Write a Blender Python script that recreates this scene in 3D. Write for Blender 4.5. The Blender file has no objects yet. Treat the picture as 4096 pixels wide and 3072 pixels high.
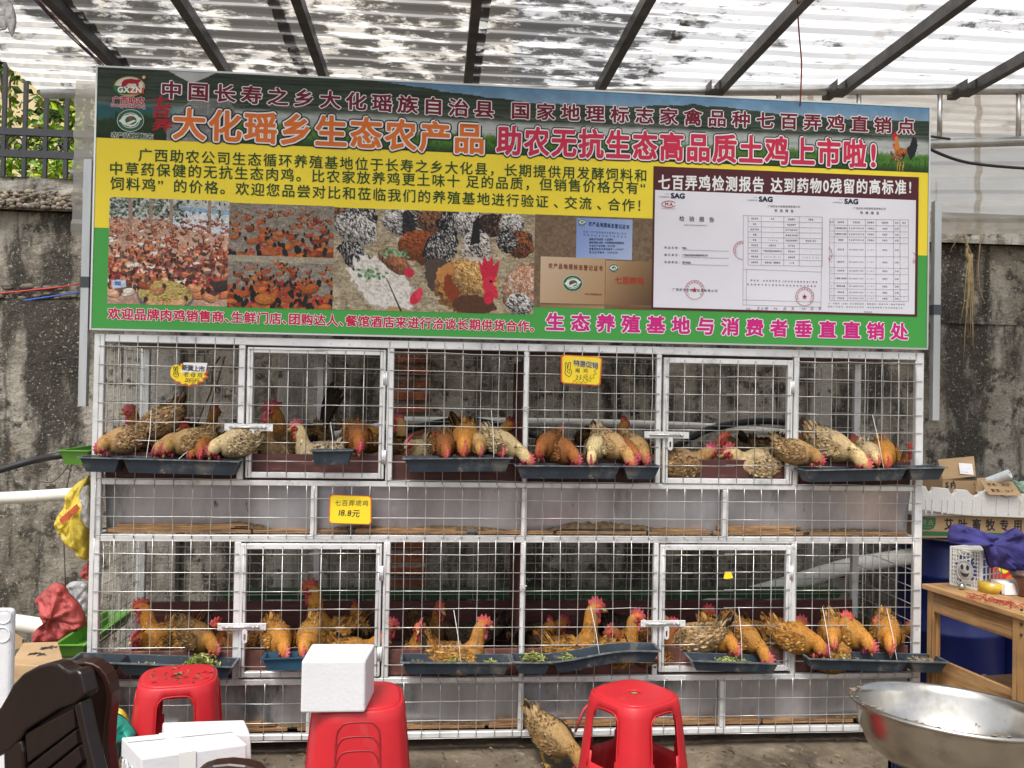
import bpy, bmesh, math, random
import numpy as np
from mathutils import Vector, Matrix
random.seed(7)
rng = np.random.default_rng(7)
S = bpy.context.scene
C = S.collection
rad = math.radians
PI = math.pi

# ------------------------------------------------------------------ camera
YAW, PITCH, ROLL, DIST, FPX, EYE = rad(5.083), rad(0.751), rad(1.033), 3.7, 3500.0, 1.5
def cam_axes():
    cy, sy, cp, sp = math.cos(YAW), math.sin(YAW), math.cos(PITCH), math.sin(PITCH)
    f = Vector((sy*cp, cy*cp, sp)); r = Vector((cy, -sy, 0)); u = r.cross(f)
    cr, sr = math.cos(ROLL), math.sin(ROLL)
    return r*cr+u*sr, u*cr-r*sr, f
CR, CU, CF = cam_axes()
CAM = Vector((0, -DIST, EYE))
cam = bpy.data.objects.new('camera', bpy.data.cameras.new('camera'))
C.objects.link(cam)
M3 = Matrix((CR, CU, -CF)).transposed()
cam.matrix_world = Matrix.Translation(CAM) @ M3.to_4x4()
cam.data.sensor_width = 36
cam.data.lens = 36*FPX/4096
cam.data.clip_start = 0.05
cam.data.clip_end = 400
S.camera = cam
# ------------------------------------------------------------------ sky, sun, exposure
W = bpy.data.worlds.new('World'); S.world = W; W.use_nodes = True
wn = W.node_tree.nodes; wl = W.node_tree.links
sky = wn.new('ShaderNodeTexSky'); sky.sky_type = 'NISHITA'; sky.sun_disc = False
SUN_EL, SUN_AZ = rad(58), rad(205)      # azimuth clockwise from +Y
sky.sun_elevation = SUN_EL; sky.sun_rotation = SUN_AZ
sky.air_density = 1.0; sky.dust_density = 4.0; sky.ozone_density = 1.0
hs = wn.new('ShaderNodeHueSaturation'); hs.inputs['Saturation'].default_value = 0.35
wl.new(sky.outputs[0], hs.inputs['Color']); wl.new(hs.outputs[0], wn['Background'].inputs['Color'])
wn['Background'].inputs['Strength'].default_value = 0.125
sl = bpy.data.lights.new('sun', 'SUN'); sl.energy = 1.5; sl.angle = rad(16); sl.color = (1, .96, .9)
so = bpy.data.objects.new('sun', sl); C.objects.link(so)
sdir = Vector((math.sin(SUN_AZ)*math.cos(SUN_EL), math.cos(SUN_AZ)*math.cos(SUN_EL), math.sin(SUN_EL)))
so.rotation_euler = sdir.to_track_quat('Z', 'Y').to_euler(); so.location = sdir*30
S.view_settings.view_transform = 'Standard'; S.view_settings.look = 'None'
S.view_settings.exposure = 0.85; S.view_settings.gamma = 1
S.cycles.max_bounces = 7; S.cycles.transparent_max_bounces = 12
S.cycles.caustics_reflective = False; S.cycles.caustics_refractive = False

# ------------------------------------------------------------------ helpers
def P(px, py, Y=0.0):
    "point of the plane y=Y seen at a pixel of the 4096x3072 photograph"
    d = CF*FPX + CR*(px-2048) - CU*(py-1536)
    return CAM + d*((Y+DIST)/d.y)
def PZ(px, py, Z):
    d = CF*FPX + CR*(px-2048) - CU*(py-1536)
    return CAM + d*((Z-EYE)/d.z)
def lin(c):
    return tuple(x/12.92 if x <= .04045 else ((x+.055)/1.055)**2.4 for x in c)
def hx(s):
    return lin(tuple(int(s[i:i+2], 16)/255 for i in (0, 2, 4)))
MATS = {}
def mat(name, col, rough=.6, metal=0., spec=.5, noise=None, bump=None, attr=None, objcol=False, coat=0., trans=0., stretch=None, mix2=None, alpha=None):
    """procedural Principled material. noise=(scale, amount): colour mottling; mix2=(colour, scale, lo, hi): blotches of a second colour;
    bump=(scale, strength); attr: colour attribute multiplied in; objcol: object colour multiplied in"""
    if name in MATS: return MATS[name]
    m = bpy.data.materials.new(name); m.use_nodes = True
    n, l = m.node_tree.nodes, m.node_tree.links
    b = n['Principled BSDF']
    b.inputs['Roughness'].default_value = rough; b.inputs['Metallic'].default_value = metal
    b.inputs['Specular IOR Level'].default_value = spec
    if coat: b.inputs['Coat Weight'].default_value = coat; b.inputs['Coat Roughness'].default_value = .15
    tc = n.new('ShaderNodeTexCoord'); co = tc.outputs['Object']
    if stretch:
        mp = n.new('ShaderNodeMapping'); mp.inputs['Scale'].default_value = stretch
        l.new(co, mp.inputs['Vector']); co = mp.outputs[0]
    rgb = n.new('ShaderNodeRGB'); rgb.outputs[0].default_value = (*col, 1); cur = rgb.outputs[0]
    def mul(a, b_, blend='MULTIPLY', fac=1.):
        x = n.new('ShaderNodeMix'); x.data_type = 'RGBA'; x.blend_type = blend
        if isinstance(fac, float): x.inputs['Factor'].default_value = fac
        else: l.new(fac, x.inputs['Factor'])
        l.new(a, x.inputs['A']); l.new(b_, x.inputs['B']); return x.outputs['Result']
    def tex(scale, detail=5., rough_=.6):
        nonlocal co
        t = n.new('ShaderNodeTexNoise'); t.inputs['Scale'].default_value = scale; t.inputs['Detail'].default_value = detail
        t.inputs['Roughness'].default_value = rough_
        l.new(co, t.inputs['Vector']); return t.outputs['Fac']
    def ramp(f, lo, hi, a, b_):
        r = n.new('ShaderNodeMapRange'); r.inputs['From Min'].default_value = lo; r.inputs['From Max'].default_value = hi
        r.inputs['To Min'].default_value = a; r.inputs['To Max'].default_value = b_; l.new(f, r.inputs['Value']); return r.outputs[0]
    if attr:
        a = n.new('ShaderNodeAttribute'); a.attribute_name = attr; cur = mul(cur, a.outputs['Color'])
    if objcol:
        oi = n.new('ShaderNodeObjectInfo'); cur = mul(cur, oi.outputs['Color'])
    if mix2:
        for (c2, sc, lo, hi, *st_) in (mix2 if isinstance(mix2, list) else [mix2]):
            r2 = n.new('ShaderNodeRGB'); r2.outputs[0].default_value = (*c2, 1); keep = co
            if st_:
                mp = n.new('ShaderNodeMapping'); mp.inputs['Scale'].default_value = st_[0]; l.new(tc.outputs['Object'], mp.inputs['Vector']); co = mp.outputs[0]
            cur = mul(cur, r2.outputs[0], 'MIX', ramp(tex(sc, 8., .65), lo, hi, 0, 1)); co = keep
    if noise:
        g = n.new('ShaderNodeCombineColor'); v = ramp(tex(noise[0]), .3, .7, 1-noise[1], 1+noise[1])
        for k in range(3): l.new(v, g.inputs[k])
        cur = mul(cur, g.outputs[0])
    l.new(cur, b.inputs['Base Color'])
    if bump:
        bp = n.new('ShaderNodeBump'); bp.inputs['Strength'].default_value = bump[1]; bp.inputs['Distance'].default_value = .01
        l.new(tex(bump[0], 6.), bp.inputs['Height']); l.new(bp.outputs[0], b.inputs['Normal'])
    if trans: b.inputs['Transmission Weight'].default_value = trans
    if alpha is not None: b.inputs['Alpha'].default_value = alpha
    MATS[name] = m; return m

def root_of(o):
    v = Vector((0, 0, 0))
    while o: v += o.location; o = o.parent
    return v
class MB:
    def __init__(s): s.v = []; s.f = []; s.mi = []; s.c = []; s.col = None; s.m = 0; s.smooth = []; s.sm = False
    def add(s, vs, fs):
        o = len(s.v); s.v += [tuple(x) for x in vs]
        for f in fs:
            s.f.append([o+i for i in f]); s.mi.append(s.m); s.smooth.append(s.sm)
            s.c.append(s.col or (1, 1, 1))
    def box(s, a, b):
        (x0, y0, z0), (x1, y1, z1) = a, b
        s.add([(x0,y0,z0),(x1,y0,z0),(x1,y1,z0),(x0,y1,z0),(x0,y0,z1),(x1,y0,z1),(x1,y1,z1),(x0,y1,z1)],
              [(0,3,2,1),(4,5,6,7),(0,1,5,4),(1,2,6,5),(2,3,7,6),(3,0,4,7)])
    def obox(s, c, ax, ay, az):
        "box with centre c and half-axes"
        c, ax, ay, az = map(Vector, (c, ax, ay, az))
        vs = [c+ax*i+ay*j+az*k for k in (-1, 1) for (i, j) in ((-1,-1),(1,-1),(1,1),(-1,1))]
        s.add(vs, [(0,3,2,1),(4,5,6,7),(0,1,5,4),(1,2,6,5),(2,3,7,6),(3,0,4,7)])
    def bar(s, p, q, w, h, up=(0, 0, 1)):
        p, q = Vector(p), Vector(q); d = (q-p); L = d.length; d = d/L; up = Vector(up)
        x = d.cross(up)
        if x.length < 1e-5: x = d.cross(Vector((0, 1, 0)))
        x.normalize(); z = x.cross(d)
        s.obox((p+q)/2, d*L/2, x*w/2, z*h/2)
    def tube(s, pts, r, n=8, caps=True, closed=False):
        pts = [Vector(p) for p in pts]; N = len(pts); rs = r if isinstance(r, (list, tuple)) else [r]*N
        vs = []; prev = None
        for i, p in enumerate(pts):
            if closed: d = pts[(i+1) % N]-pts[i-1]
            else: d = pts[min(i+1, N-1)]-pts[max(i-1, 0)]
            d.normalize()
            if prev is None:
                a = Vector((0, 0, 1)) if abs(d.z) < .9 else Vector((1, 0, 0))
                x = d.cross(a).normalized()
            else:
                x = (prev - d*prev.dot(d)).normalized()
            prev = x; y = d.cross(x)
            vs += [p+(x*math.cos(2*PI*k/n)+y*math.sin(2*PI*k/n))*rs[i] for k in range(n)]
        fs = []
        for i in range(N if closed else N-1):
            j = (i+1) % N
            for k in range(n): fs.append((i*n+k, i*n+(k+1) % n, j*n+(k+1) % n, j*n+k))
        if caps and not closed: fs += [tuple(range(n))[::-1], tuple((N-1)*n+k for k in range(n))]
        s.add(vs, fs)
    def wire(s, p, q, r):
        s.tube([p, q], r, 5, True)
    def lathe(s, prof, c=(0, 0, 0), n=32, sx=1., sy=1.):
        c = Vector(c); vs = []; fs = []
        for (r, z) in prof: vs += [c+Vector((r*math.cos(2*PI*k/n)*sx, r*math.sin(2*PI*k/n)*sy, z)) for k in range(n)]
        for i in range(len(prof)-1):
            for k in range(n): fs.append((i*n+k, i*n+(k+1) % n, (i+1)*n+(k+1) % n, (i+1)*n+k))
        s.add(vs, fs)
    def poly(s, pts): s.add(pts, [tuple(range(len(pts)))])
    def prism(s, pts, off):
        "polygon pts (3d) extruded by vector off"
        pts = [Vector(p) for p in pts]; n = len(pts); off = Vector(off)
        s.add(pts+[p+off for p in pts], [tuple(range(n))[::-1], tuple(range(n, 2*n))]+[(i, (i+1) % n, n+(i+1) % n, n+i) for i in range(n)])
    def ball(s, c, r, n=8, m=6, sc=(1, 1, 1)):
        c = Vector(c); vs = []; fs = []
        for i in range(m+1):
            t = PI*i/m
            for k in range(n):
                a = 2*PI*k/n
                vs.append(c+Vector((math.sin(t)*math.cos(a)*sc[0], math.sin(t)*math.sin(a)*sc[1], math.cos(t)*sc[2]))*r)
        for i in range(m):
            for k in range(n): fs.append((i*n+k, (i+1)*n+k, (i+1)*n+(k+1) % n, i*n+(k+1) % n))
        s.add(vs, fs)
    def grid(s, fn, nu, nv):
        vs = [fn(i/(nu-1), j/(nv-1)) for j in range(nv) for i in range(nu)]
        s.add(vs, [(j*nu+i, j*nu+i+1, (j+1)*nu+i+1, (j+1)*nu+i) for j in range(nv-1) for i in range(nu-1)])
    def build(s, name, m, parent=None, bevel=0, seg=2, smooth=None, local=False, color=None, thick=0, recalc=False):
        me = bpy.data.meshes.new(name)
        v = np.array(s.v, dtype=float).reshape(-1, 3)
        o = bpy.data.objects.new(name, me)
        if parent is not None:
            if not local: v = v - np.array(root_of(parent))
        elif not local:
            base = np.array([(v[:, 0].min()+v[:, 0].max())/2, (v[:, 1].min()+v[:, 1].max())/2, v[:, 2].min()])
            v = v - base; o.location = base
        me.from_pydata(v.tolist(), [], s.f)
        for mm in (m if isinstance(m, (list, tuple)) else [m]): me.materials.append(mm)
        me.polygons.foreach_set('material_index', s.mi)
        me.polygons.foreach_set('use_smooth', [True]*len(s.f) if smooth else s.smooth)
        if any(c != (1, 1, 1) for c in s.c):
            at = me.color_attributes.new('Col', 'FLOAT_COLOR', 'CORNER'); d = []
            for f, c in zip(s.f, s.c): d += [c[0], c[1], c[2], 1.]*len(f)
            at.data.foreach_set('color', d)
        if bevel or recalc:
            bm = bmesh.new(); bm.from_mesh(me)
            if recalc: bmesh.ops.recalc_face_normals(bm, faces=bm.faces[:])
            if bevel:
                ed = [e for e in bm.edges if len(e.link_faces) == 2 and e.calc_face_angle(0) > .5]
                bmesh.ops.bevel(bm, geom=ed, offset=bevel, segments=seg, profile=.5, affect='EDGES', clamp_overlap=True)
            bm.to_mesh(me); bm.free()
        me.update()
        if thick:
            md = o.modifiers.new('thickness', 'SOLIDIFY'); md.thickness = thick; md.offset = 0
        if parent is not None: o.parent = parent
        if color: o.color = (*color, 1)
        C.objects.link(o); return o
def tag(o, label=None, cat=None, group=None, kind=None):
    if label: o['label'] = label
    if cat: o['category'] = cat
    if group: o['group'] = group
    if kind: o['kind'] = kind
    return o
def thing(name, loc, label, cat, group=None, rz=0):
    o = bpy.data.objects.new(name, None); o.empty_display_size = .1
    o.location = loc; o.rotation_euler = (0, 0, rz); C.objects.link(o)
    return tag(o, label, cat, group)
def lerp(a, b, t): return a+(b-a)*t
def crom(pts, k):
    "Catmull-Rom resampling of tuples"
    pts = [np.array(p, float) for p in pts]; out = []
    e = [2*pts[0]-pts[1]]+pts+[2*pts[-1]-pts[-2]]
    for i in range(1, len(e)-2):
        for j in range(k):
            t = j/k; a, b, c, d = e[i-1:i+3]
            out.append(.5*((2*b)+(c-a)*t+(2*a-5*b+4*c-d)*t*t+(3*b-a-3*c+d)*t**3))
    out.append(pts[-1]); return out
def fbm(x, y, seed=0, oct=4):
    "cheap value noise for numpy arrays"
    r = np.zeros_like(x, dtype=float); a = .5
    for k in range(oct):
        xi, yi = np.floor(x).astype(int), np.floor(y).astype(int); fx, fy = x-xi, y-yi
        fx = fx*fx*(3-2*fx); fy = fy*fy*(3-2*fy)
        def h(i, j):
            n_ = (i*374761393+j*668265263+(seed+k)*982451653) & 0x7fffffff
            n_ = ((n_ ^ (n_ >> 13))*1274126177) & 0x7fffffff
            return ((n_ ^ (n_ >> 16)) & 0xffff)/65535.
        v = (h(xi, yi)*(1-fx)+h(xi+1, yi)*fx)*(1-fy)+(h(xi, yi+1)*(1-fx)+h(xi+1, yi+1)*fx)*fy
        r += a*v; a *= .5; x = x*2.03; y = y*2.03
    return r
# ------------------------------------------------------------------ glyphs: letters as flat meshes
GL = {}
def glyph(ch):
    if ch in GL: return GL[ch]
    cu = bpy.data.curves.new('g', 'FONT'); cu.body = ch; cu.resolution_u = 3
    o = bpy.data.objects.new('g', cu); C.objects.link(o)
    me = bpy.data.meshes.new_from_object(o.evaluated_get(bpy.context.evaluated_depsgraph_get()))
    v = np.array([x.co[:2] for x in me.vertices]).reshape(-1, 2)
    f = [list(p.vertices) for p in me.polygons]
    cnt = {}
    for q in f:
        for i in range(len(q)):
            k = (min(q[i], q[i-1]), max(q[i], q[i-1])); cnt[k] = cnt.get(k, 0)+1
    e = [k for k, n_ in cnt.items() if n_ == 1]
    if ord(ch) > 0x2000: w = 1.; v = v-np.array([.5, .38]) if len(v) else v
    else:
        w = (v[:, 0].max()-v[:, 0].min())+.12 if len(v) else .4
        if len(v): v = v-np.array([(v[:, 0].max()+v[:, 0].min())/2, .35])
    bpy.data.objects.remove(o); bpy.data.curves.remove(cu); bpy.data.meshes.remove(me)
    GL[ch] = (v, f, e, w); return GL[ch]
def letters(mb, ch, c, ex, ez, nrm, grow=0., slant=0.):
    """one character into mb, centred at c; ex, ez: vectors of one em; grow: stroke thickening in em"""
    v, f, e, w = glyph(ch)
    if not len(v): return
    c, ex, ez, nrm = Vector(c), Vector(ex), Vector(ez), Vector(nrm)
    def W_(x, y, d=0.): return c+ex*(x+slant*y)+ez*y+nrm*d
    mb.add([W_(*p) for p in v], f)
    if grow:
        vs = {}
        for k, (i, j) in enumerate(e):
            a, b = v[i], v[j]; d = b-a; L = math.hypot(*d)
            if L < 1e-6: continue
            nx, ny = -d[1]/L*grow, d[0]/L*grow
            dz = random.random()*2e-4
            mb.add([W_(a[0]+nx, a[1]+ny, dz), W_(a[0]-nx, a[1]-ny, dz), W_(b[0]-nx, b[1]-ny, dz), W_(b[0]+nx, b[1]+ny, dz)], [(0, 1, 2, 3)])
            vs[i] = 1
        for i in vs:
            dz = random.random()*2e-4
            mb.add([W_(v[i][0]+grow*math.cos(t*PI/4), v[i][1]+grow*math.sin(t*PI/4), dz) for t in range(8)], [tuple(range(8))])
def text_line(mb, s, A, B, h, nrm, grow=0., wt=None, sx=None, slant=0., up=None, lift=0.):
    """a line of characters: the first centred at A, the last at B (points), height h of an em in metres"""
    A, B = Vector(A), Vector(B); n = len(s)
    ws = [(wt or {}).get(ch, glyph(ch)[3] if ord(ch) < 0x2000 else 1.) for ch in s]
    pos = [0.]
    for i in range(1, n): pos.append(pos[-1]+(ws[i-1]+ws[i])/2)
    T = pos[-1] or 1.
    D = (B-A); dirn = D.normalized() if n > 1 else Vector((1, 0, 0))
    upv = Vector(up) if up else Vector(nrm).cross(dirn)
    for ch, t in zip(s, pos):
        letters(mb, ch, A+D*(t/T)+Vector(nrm)*lift, dirn*(h*(sx or 1.)), upv*h, nrm, grow, slant)
FRONT = Vector((0, -1, 0))
# ================================================================== SETTING
m_ground = mat('ground_dirt', (.17, .135, .095), .95, noise=(9, .35), bump=(30, .8), mix2=[((.07, .052, .035), 2.2, .5, .62), ((.27, .23, .17), 14, .58, .7)])
m_wall = mat('wall_concrete', (.34, .315, .265), .95, bump=(45, 1.),
             mix2=[((.17, .15, .118), 1.1, .46, .58), ((.045, .039, .031), 1.5, .52, .60, (1.7, 1, .55)), ((.03, .026, .021), 3., .53, .64, (2.6, 1, .35)), ((.05, .043, .034), 11, .52, .62), ((.36, .33, .27), 60, .585, .66), ((.55, .5, .42), 110, .63, .69), ((.02, .017, .014), 80, .59, .68)])
m_wall2 = mat('wall_concrete_pale', (.30, .285, .25), .95, bump=(40, .9), mix2=[((.12, .105, .085), 3, .5, .64, (2.5, 1, .4)), ((.06, .055, .045), 14, .56, .66), ((.45, .42, .37), 90, .6, .7)])
m_pebble = mat('pebble_stone', (.19, .165, .135), .85, noise=(25, .6), objcol=False, bump=(60, .6))
m_brick = mat('old_brick', (.26, .085, .04), .95, noise=(14, .5), bump=(50, 1.), mix2=((.09, .07, .06), 6, .52, .64))
m_iron = mat('black_iron', (.022, .023, .027), .45, noise=(20, .3))

mb = MB(); mb.box((-60, -60, -.3), (60, 60, 0)); mb.v = [tuple(x) for x in mb.v]
# one ground sheet, gently uneven near the cage
mb = MB()
def gfn(u, v):
    x, y = -6+12*u, -6+8*v
    return (x, y, .012*math.sin(x*3.1+y)*math.sin(y*2.7-x*.6)-.012)
mb.grid(gfn, 60, 40)
for (a, b) in (((-90, -90), (90, -6)), ((-90, 2), (90, 90)), ((-90, -6), (-6, 2)), ((6, -6), (90, 2))):
    mb.add([(a[0], a[1], -.012), (b[0], a[1], -.012), (b[0], b[1], -.012), (a[0], b[1], -.012)], [(0, 1, 2, 3)])
tag(mb.build('ground', m_ground, local=True), kind='structure')
# litter of straw, leaves and droppings on the ground: uncountable
mb = MB(); straw = [hx('75644a'), hx('57462f'), hx('857350'), hx('3c2f22')]
for i in range(1100):
    x, y = random.uniform(-1.2, 2.9), random.uniform(-.55, 1.0)
    L, w, a = random.uniform(.004, .026), random.uniform(.0015, .006), random.uniform(0, PI); dx, dy = math.cos(a), math.sin(a); z = random.uniform(.003, .014)
    mb.col = random.choice(straw)
    mb.add([(x-dx*L, y-dy*L, z), (x+dy*w, y-dx*w, z+.008), (x+dx*L, y+dy*L, z+.002), (x-dy*w, y+dx*w, z+.004)], [(0, 1, 2, 3)])
m_litter = mat('dry_litter', (.9, .9, .9), .9, attr='Col')
tag(mb.build('ground_litter', m_litter, local=True), kind='stuff', label='dry straw and leaf litter scattered on the ground under the cages')

# ---- retaining wall
YW = 1.55
rw = thing('retaining_wall', (0, YW, 0), 'old mottled concrete retaining wall with a pebbled top, behind the chicken cages', 'wall')
zTop, zSlab, zPeb, zCr1, zCr2 = P(170, 717, YW).z, P(170, 775, YW).z, P(170, 846, YW).z, P(170, 1145, YW).z, P(170, 1205, YW).z
def wall_face(x0, x1, z0, z1, y, nu, nv, amp, fr, seed):
    b = MB()
    us, vs = np.meshgrid(np.linspace(x0, x1, nu), np.linspace(z0, z1, nv))
    d = (fbm(us*fr, vs*fr, seed, 5)-.5)*amp
    pts = [(float(us[j, i]), y-float(d[j, i]), float(vs[j, i])) for j in range(nv) for i in range(nu)]
    b.add(pts, [(j*nu+i, j*nu+i+1, (j+1)*nu+i+1, (j+1)*nu+i) for j in range(nv-1) for i in range(nu-1)]); b.sm = True
    return b
b = wall_face(-4.2, 5.2, zCr2, zPeb, YW+.03, 300, 90, .05, 5, 3); b.box((-4.2, YW+.08, 0), (5.2, YW+.6, zTop-.02)); b.build('upper_face', m_wall, rw)
b = wall_face(-4.2, 5.2, 0, zCr2, YW-.11, 300, 120, .05, 4, 9)
b.add([(-4.2, YW-.12, zCr2), (5.2, YW-.12, zCr2), (5.2, YW+.06, zCr2+.015), (-4.2, YW+.06, zCr2+.015)], [(0, 1, 2, 3)])
b.build('lower_face', m_wall, rw)
b = wall_face(-4.2, 5.2, zPeb, zTop, YW-.03, 300, 24, .05, 9, 5)
nu = 300
for i in range(nu-1):
    x0, x1 = -4.2+9.4*i/(nu-1), -4.2+9.4*(i+1)/(nu-1)
    b.add([(x0, YW-.04, zTop), (x1, YW-.04, zTop), (x1, YW+.6, zTop), (x0, YW+.6, zTop)], [(0, 1, 2, 3)])
b.build('coping', m_wall2, rw)
b = MB(); b.sm = True
for i in range(520):
    x, z = random.uniform(-3.0, -1.8), random.uniform(zPeb+.01, zSlab+.004); r = random.uniform(.007, .019)
    g = random.uniform(.5, 1.7); b.col = (g, g*random.uniform(.88, 1), g*random.uniform(.72, 1))
    b.ball((x, YW-.045, z), r, 6, 4, (random.uniform(.8, 1.4), .8, random.uniform(.7, 1)))
for i in range(60):
    x, z = random.uniform(-3.0, -1.8), random.uniform(zCr2+.01, zCr1); r = random.uniform(.008, .03); b.col = (.7, .65, .6)
    b.ball((x, YW-.01, z), r, 6, 4, (1.6, .8, .7))
b.build('pebble_band', mat('pebbles', (.17, .15, .125), .85, attr='Col', noise=(40, .3)), rw)
# brick pier and concrete pillars standing proud of the wall behind the cages
b = MB(); x0, x1 = P(1575, 1500, YW-.17).x, P(1722, 1500, YW-.17).x
z = .02; row = 0
while z < 1.74:
    h = .06; off = 0 if row % 2 else .1; x = x0
    cuts = [x0]+[c for c in (x0+off+.02+k*.205 for k in range(1, 3)) if x0+.05 < c < x1-.03]+[x1]
    for a, c in zip(cuts[:-1], cuts[1:]):
        j = random.uniform(-.012, .012); b.box((a+.004, YW-.165+j, z), (c-.004, YW-.05, z+h-.002-random.random()*.008))
    z += h+.012; row += 1
b.build('brick_pier', m_brick, rw, bevel=.004, seg=1)
b = MB(); b.box((x0+.006, YW-.15, 0), (x1-.006, YW-.05, 1.74)); b.build('brick_mortar', m_wall2, rw)
b = MB()
for (a, c, yy) in ((490, 720, YW-.18), (1110, 1330, YW-.15), (3240, 3330, YW-.17)):
    xa, xb = P(a, 1500, yy).x, P(c, 1500, yy).x; b.box((xa, yy, 0), (xb, YW-.02, 2.3))
b.build('concrete_pier', m_wall2, rw, bevel=.012)
# ---- iron fence on the wall
fe = thing('iron_fence', (-2.5, YW+.15, zTop), 'black iron fence with ringed band on top of the concrete wall', 'fence')
Yf = YW+.15; xs = [P(p, 580, Yf).x for p in (-68, 15, 99, 182, 265, 348, 431)]
zr = [P(170, y, Yf).z for y in (532, 620)]
for x in xs:
    b = MB(); b.box((x-.011, Yf-.011, zTop-.02), (x+.011, Yf+.011, 4.8)); b.build('bar', m_iron, fe)
for z in zr:
    b = MB(); b.box((xs[0]-.5, Yf-.014, z-.021), (xs[-1]+.1, Yf-.0115, z+.021)); b.box((xs[0]-.5, Yf+.0115, z-.021), (xs[-1]+.1, Yf+.014, z+.021)); b.build('rail', m_iron, fe)
for x in xs[:-1]:
    xc, zc = x+.06, sum(zr)/2
    b = MB(); b.sm = True
    b.tube([(xc+.045*math.cos(t*PI/9), Yf, zc+.045*math.sin(t*PI/9)) for t in range(18)], .005, 6, closed=True)
    b.tube([(xc+.02+.02*math.cos(t*PI/6), Yf, zc-.02+.02*math.sin(t*PI/6)) for t in range(12)], .004, 6, closed=True)
    b.build('ring', m_iron, fe)
# ---- plants and the building behind the fence
def leaf_mass(n, x, y, z, size, cols, seed, dens=None):
    rr = random.Random(seed); b = MB()
    cl = [(rr.uniform(*x), rr.uniform(*y), rr.uniform(*z)) for _ in range(max(6, n//70))]
    for i in range(n):
        c = rr.choice(cl); p = Vector((rr.gauss(c[0], .13), rr.gauss(c[1], .12), rr.gauss(c[2], .12)))
        if not (z[0]-.1 < p.z < z[1]+.2): continue
        L = rr.uniform(*size); d = Vector((rr.gauss(0, 1), rr.gauss(0, 1), rr.gauss(-.2, .7))).normalized()
        s_ = d.cross(Vector((rr.gauss(0, 1), rr.gauss(0, 1), rr.gauss(0, 1)))).normalized()*L*.32; nn = d.cross(s_).normalized()*L*.12
        b.col = rr.choice(cols)
        b.add([p, p+d*L*.45+s_-nn, p+d*L, p+d*L*.45-s_-nn, p+d*L*.5], [(0, 1, 4), (1, 2, 4), (2, 3, 4), (3, 0, 4)])
    return b
m_leaf = mat('leaf', (1, 1, 1), .5, attr='Col', spec=.4)
m_stem = mat('woody_stem', (.12, .085, .055), .9, noise=(20, .4))
def plant(name, label, n, x, y, z, size, cols, seed, z0):
    t = thing(name, ((x[0]+x[1])/2, (y[0]+y[1])/2, z0), label, 'shrub')
    leaf_mass(n, x, y, z, size, cols, seed).build('foliage', m_leaf, t)
    b = MB(); b.sm = True
    rr = random.Random(seed)
    for k in range(9):
        xx, yy = rr.uniform(*x), rr.uniform(*y); q = [(xx, yy, z0)]
        for j in range(4): q.append((q[-1][0]+rr.uniform(-.1, .1), q[-1][1]+rr.uniform(-.06, .06), q[-1][2]+(z[1]-z0)/4.6))
        b.tube(q, [.014, .012, .009, .006, .003], 5)
    b.build('stem', m_stem, t)
soil = MB(); soil.box((-6, YW+.601, 0), (6, 7.8, zTop-.05)); tag(soil.build('upper_terrace', m_ground, local=True), kind='structure')
plant('hedge', 'bright yellow green hedge growing right behind the fence rails', 4200, (-3.9, -1.8), (1.95, 2.4), (zTop, zTop+.45), (.035, .075), [hx('9fc02a'), hx('c5d63c'), hx('6f9a22'), hx('b3cc30'), hx('4d7a1e')], 4, zTop-.05)
plant('tall_shrub', 'taller dark green leafy shrub in front of the cream house wall', 4200, (-4.6, -2.0), (2.8, 3.5), (3.0, 5.3), (.05, .1), [hx('3d5a22'), hx('567a2c'), hx('2b4119'), hx('7a8f3c'), hx('9a9a4a')], 11, zTop-.05)
hb = thing('house', (-7, 8.5, zTop-.05), 'cream painted house wall seen through the leaves beyond the fence', 'house')
b = MB(); b.box((-16, 8, zTop-.05), (1, 12, 9)); b.build('wall', mat('cream_render', (.62, .5, .28), .9, noise=(3, .12)), hb)
for k in range(3):
    b = MB(); b.box((-10.5+k*3.2, 7.94, 4.0), (-9.2+k*3.2, 7.99, 5.7)); w_ = b.build('window', mat('window_frame', (.5, .5, .48), .5), hb)
    b = MB(); b.box((-10.4+k*3.2, 7.92, 4.1), (-9.3+k*3.2, 7.935, 5.6)); b.build('pane', mat('dark_glass', (.05, .06, .065), .08, spec=.8), w_)

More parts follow.
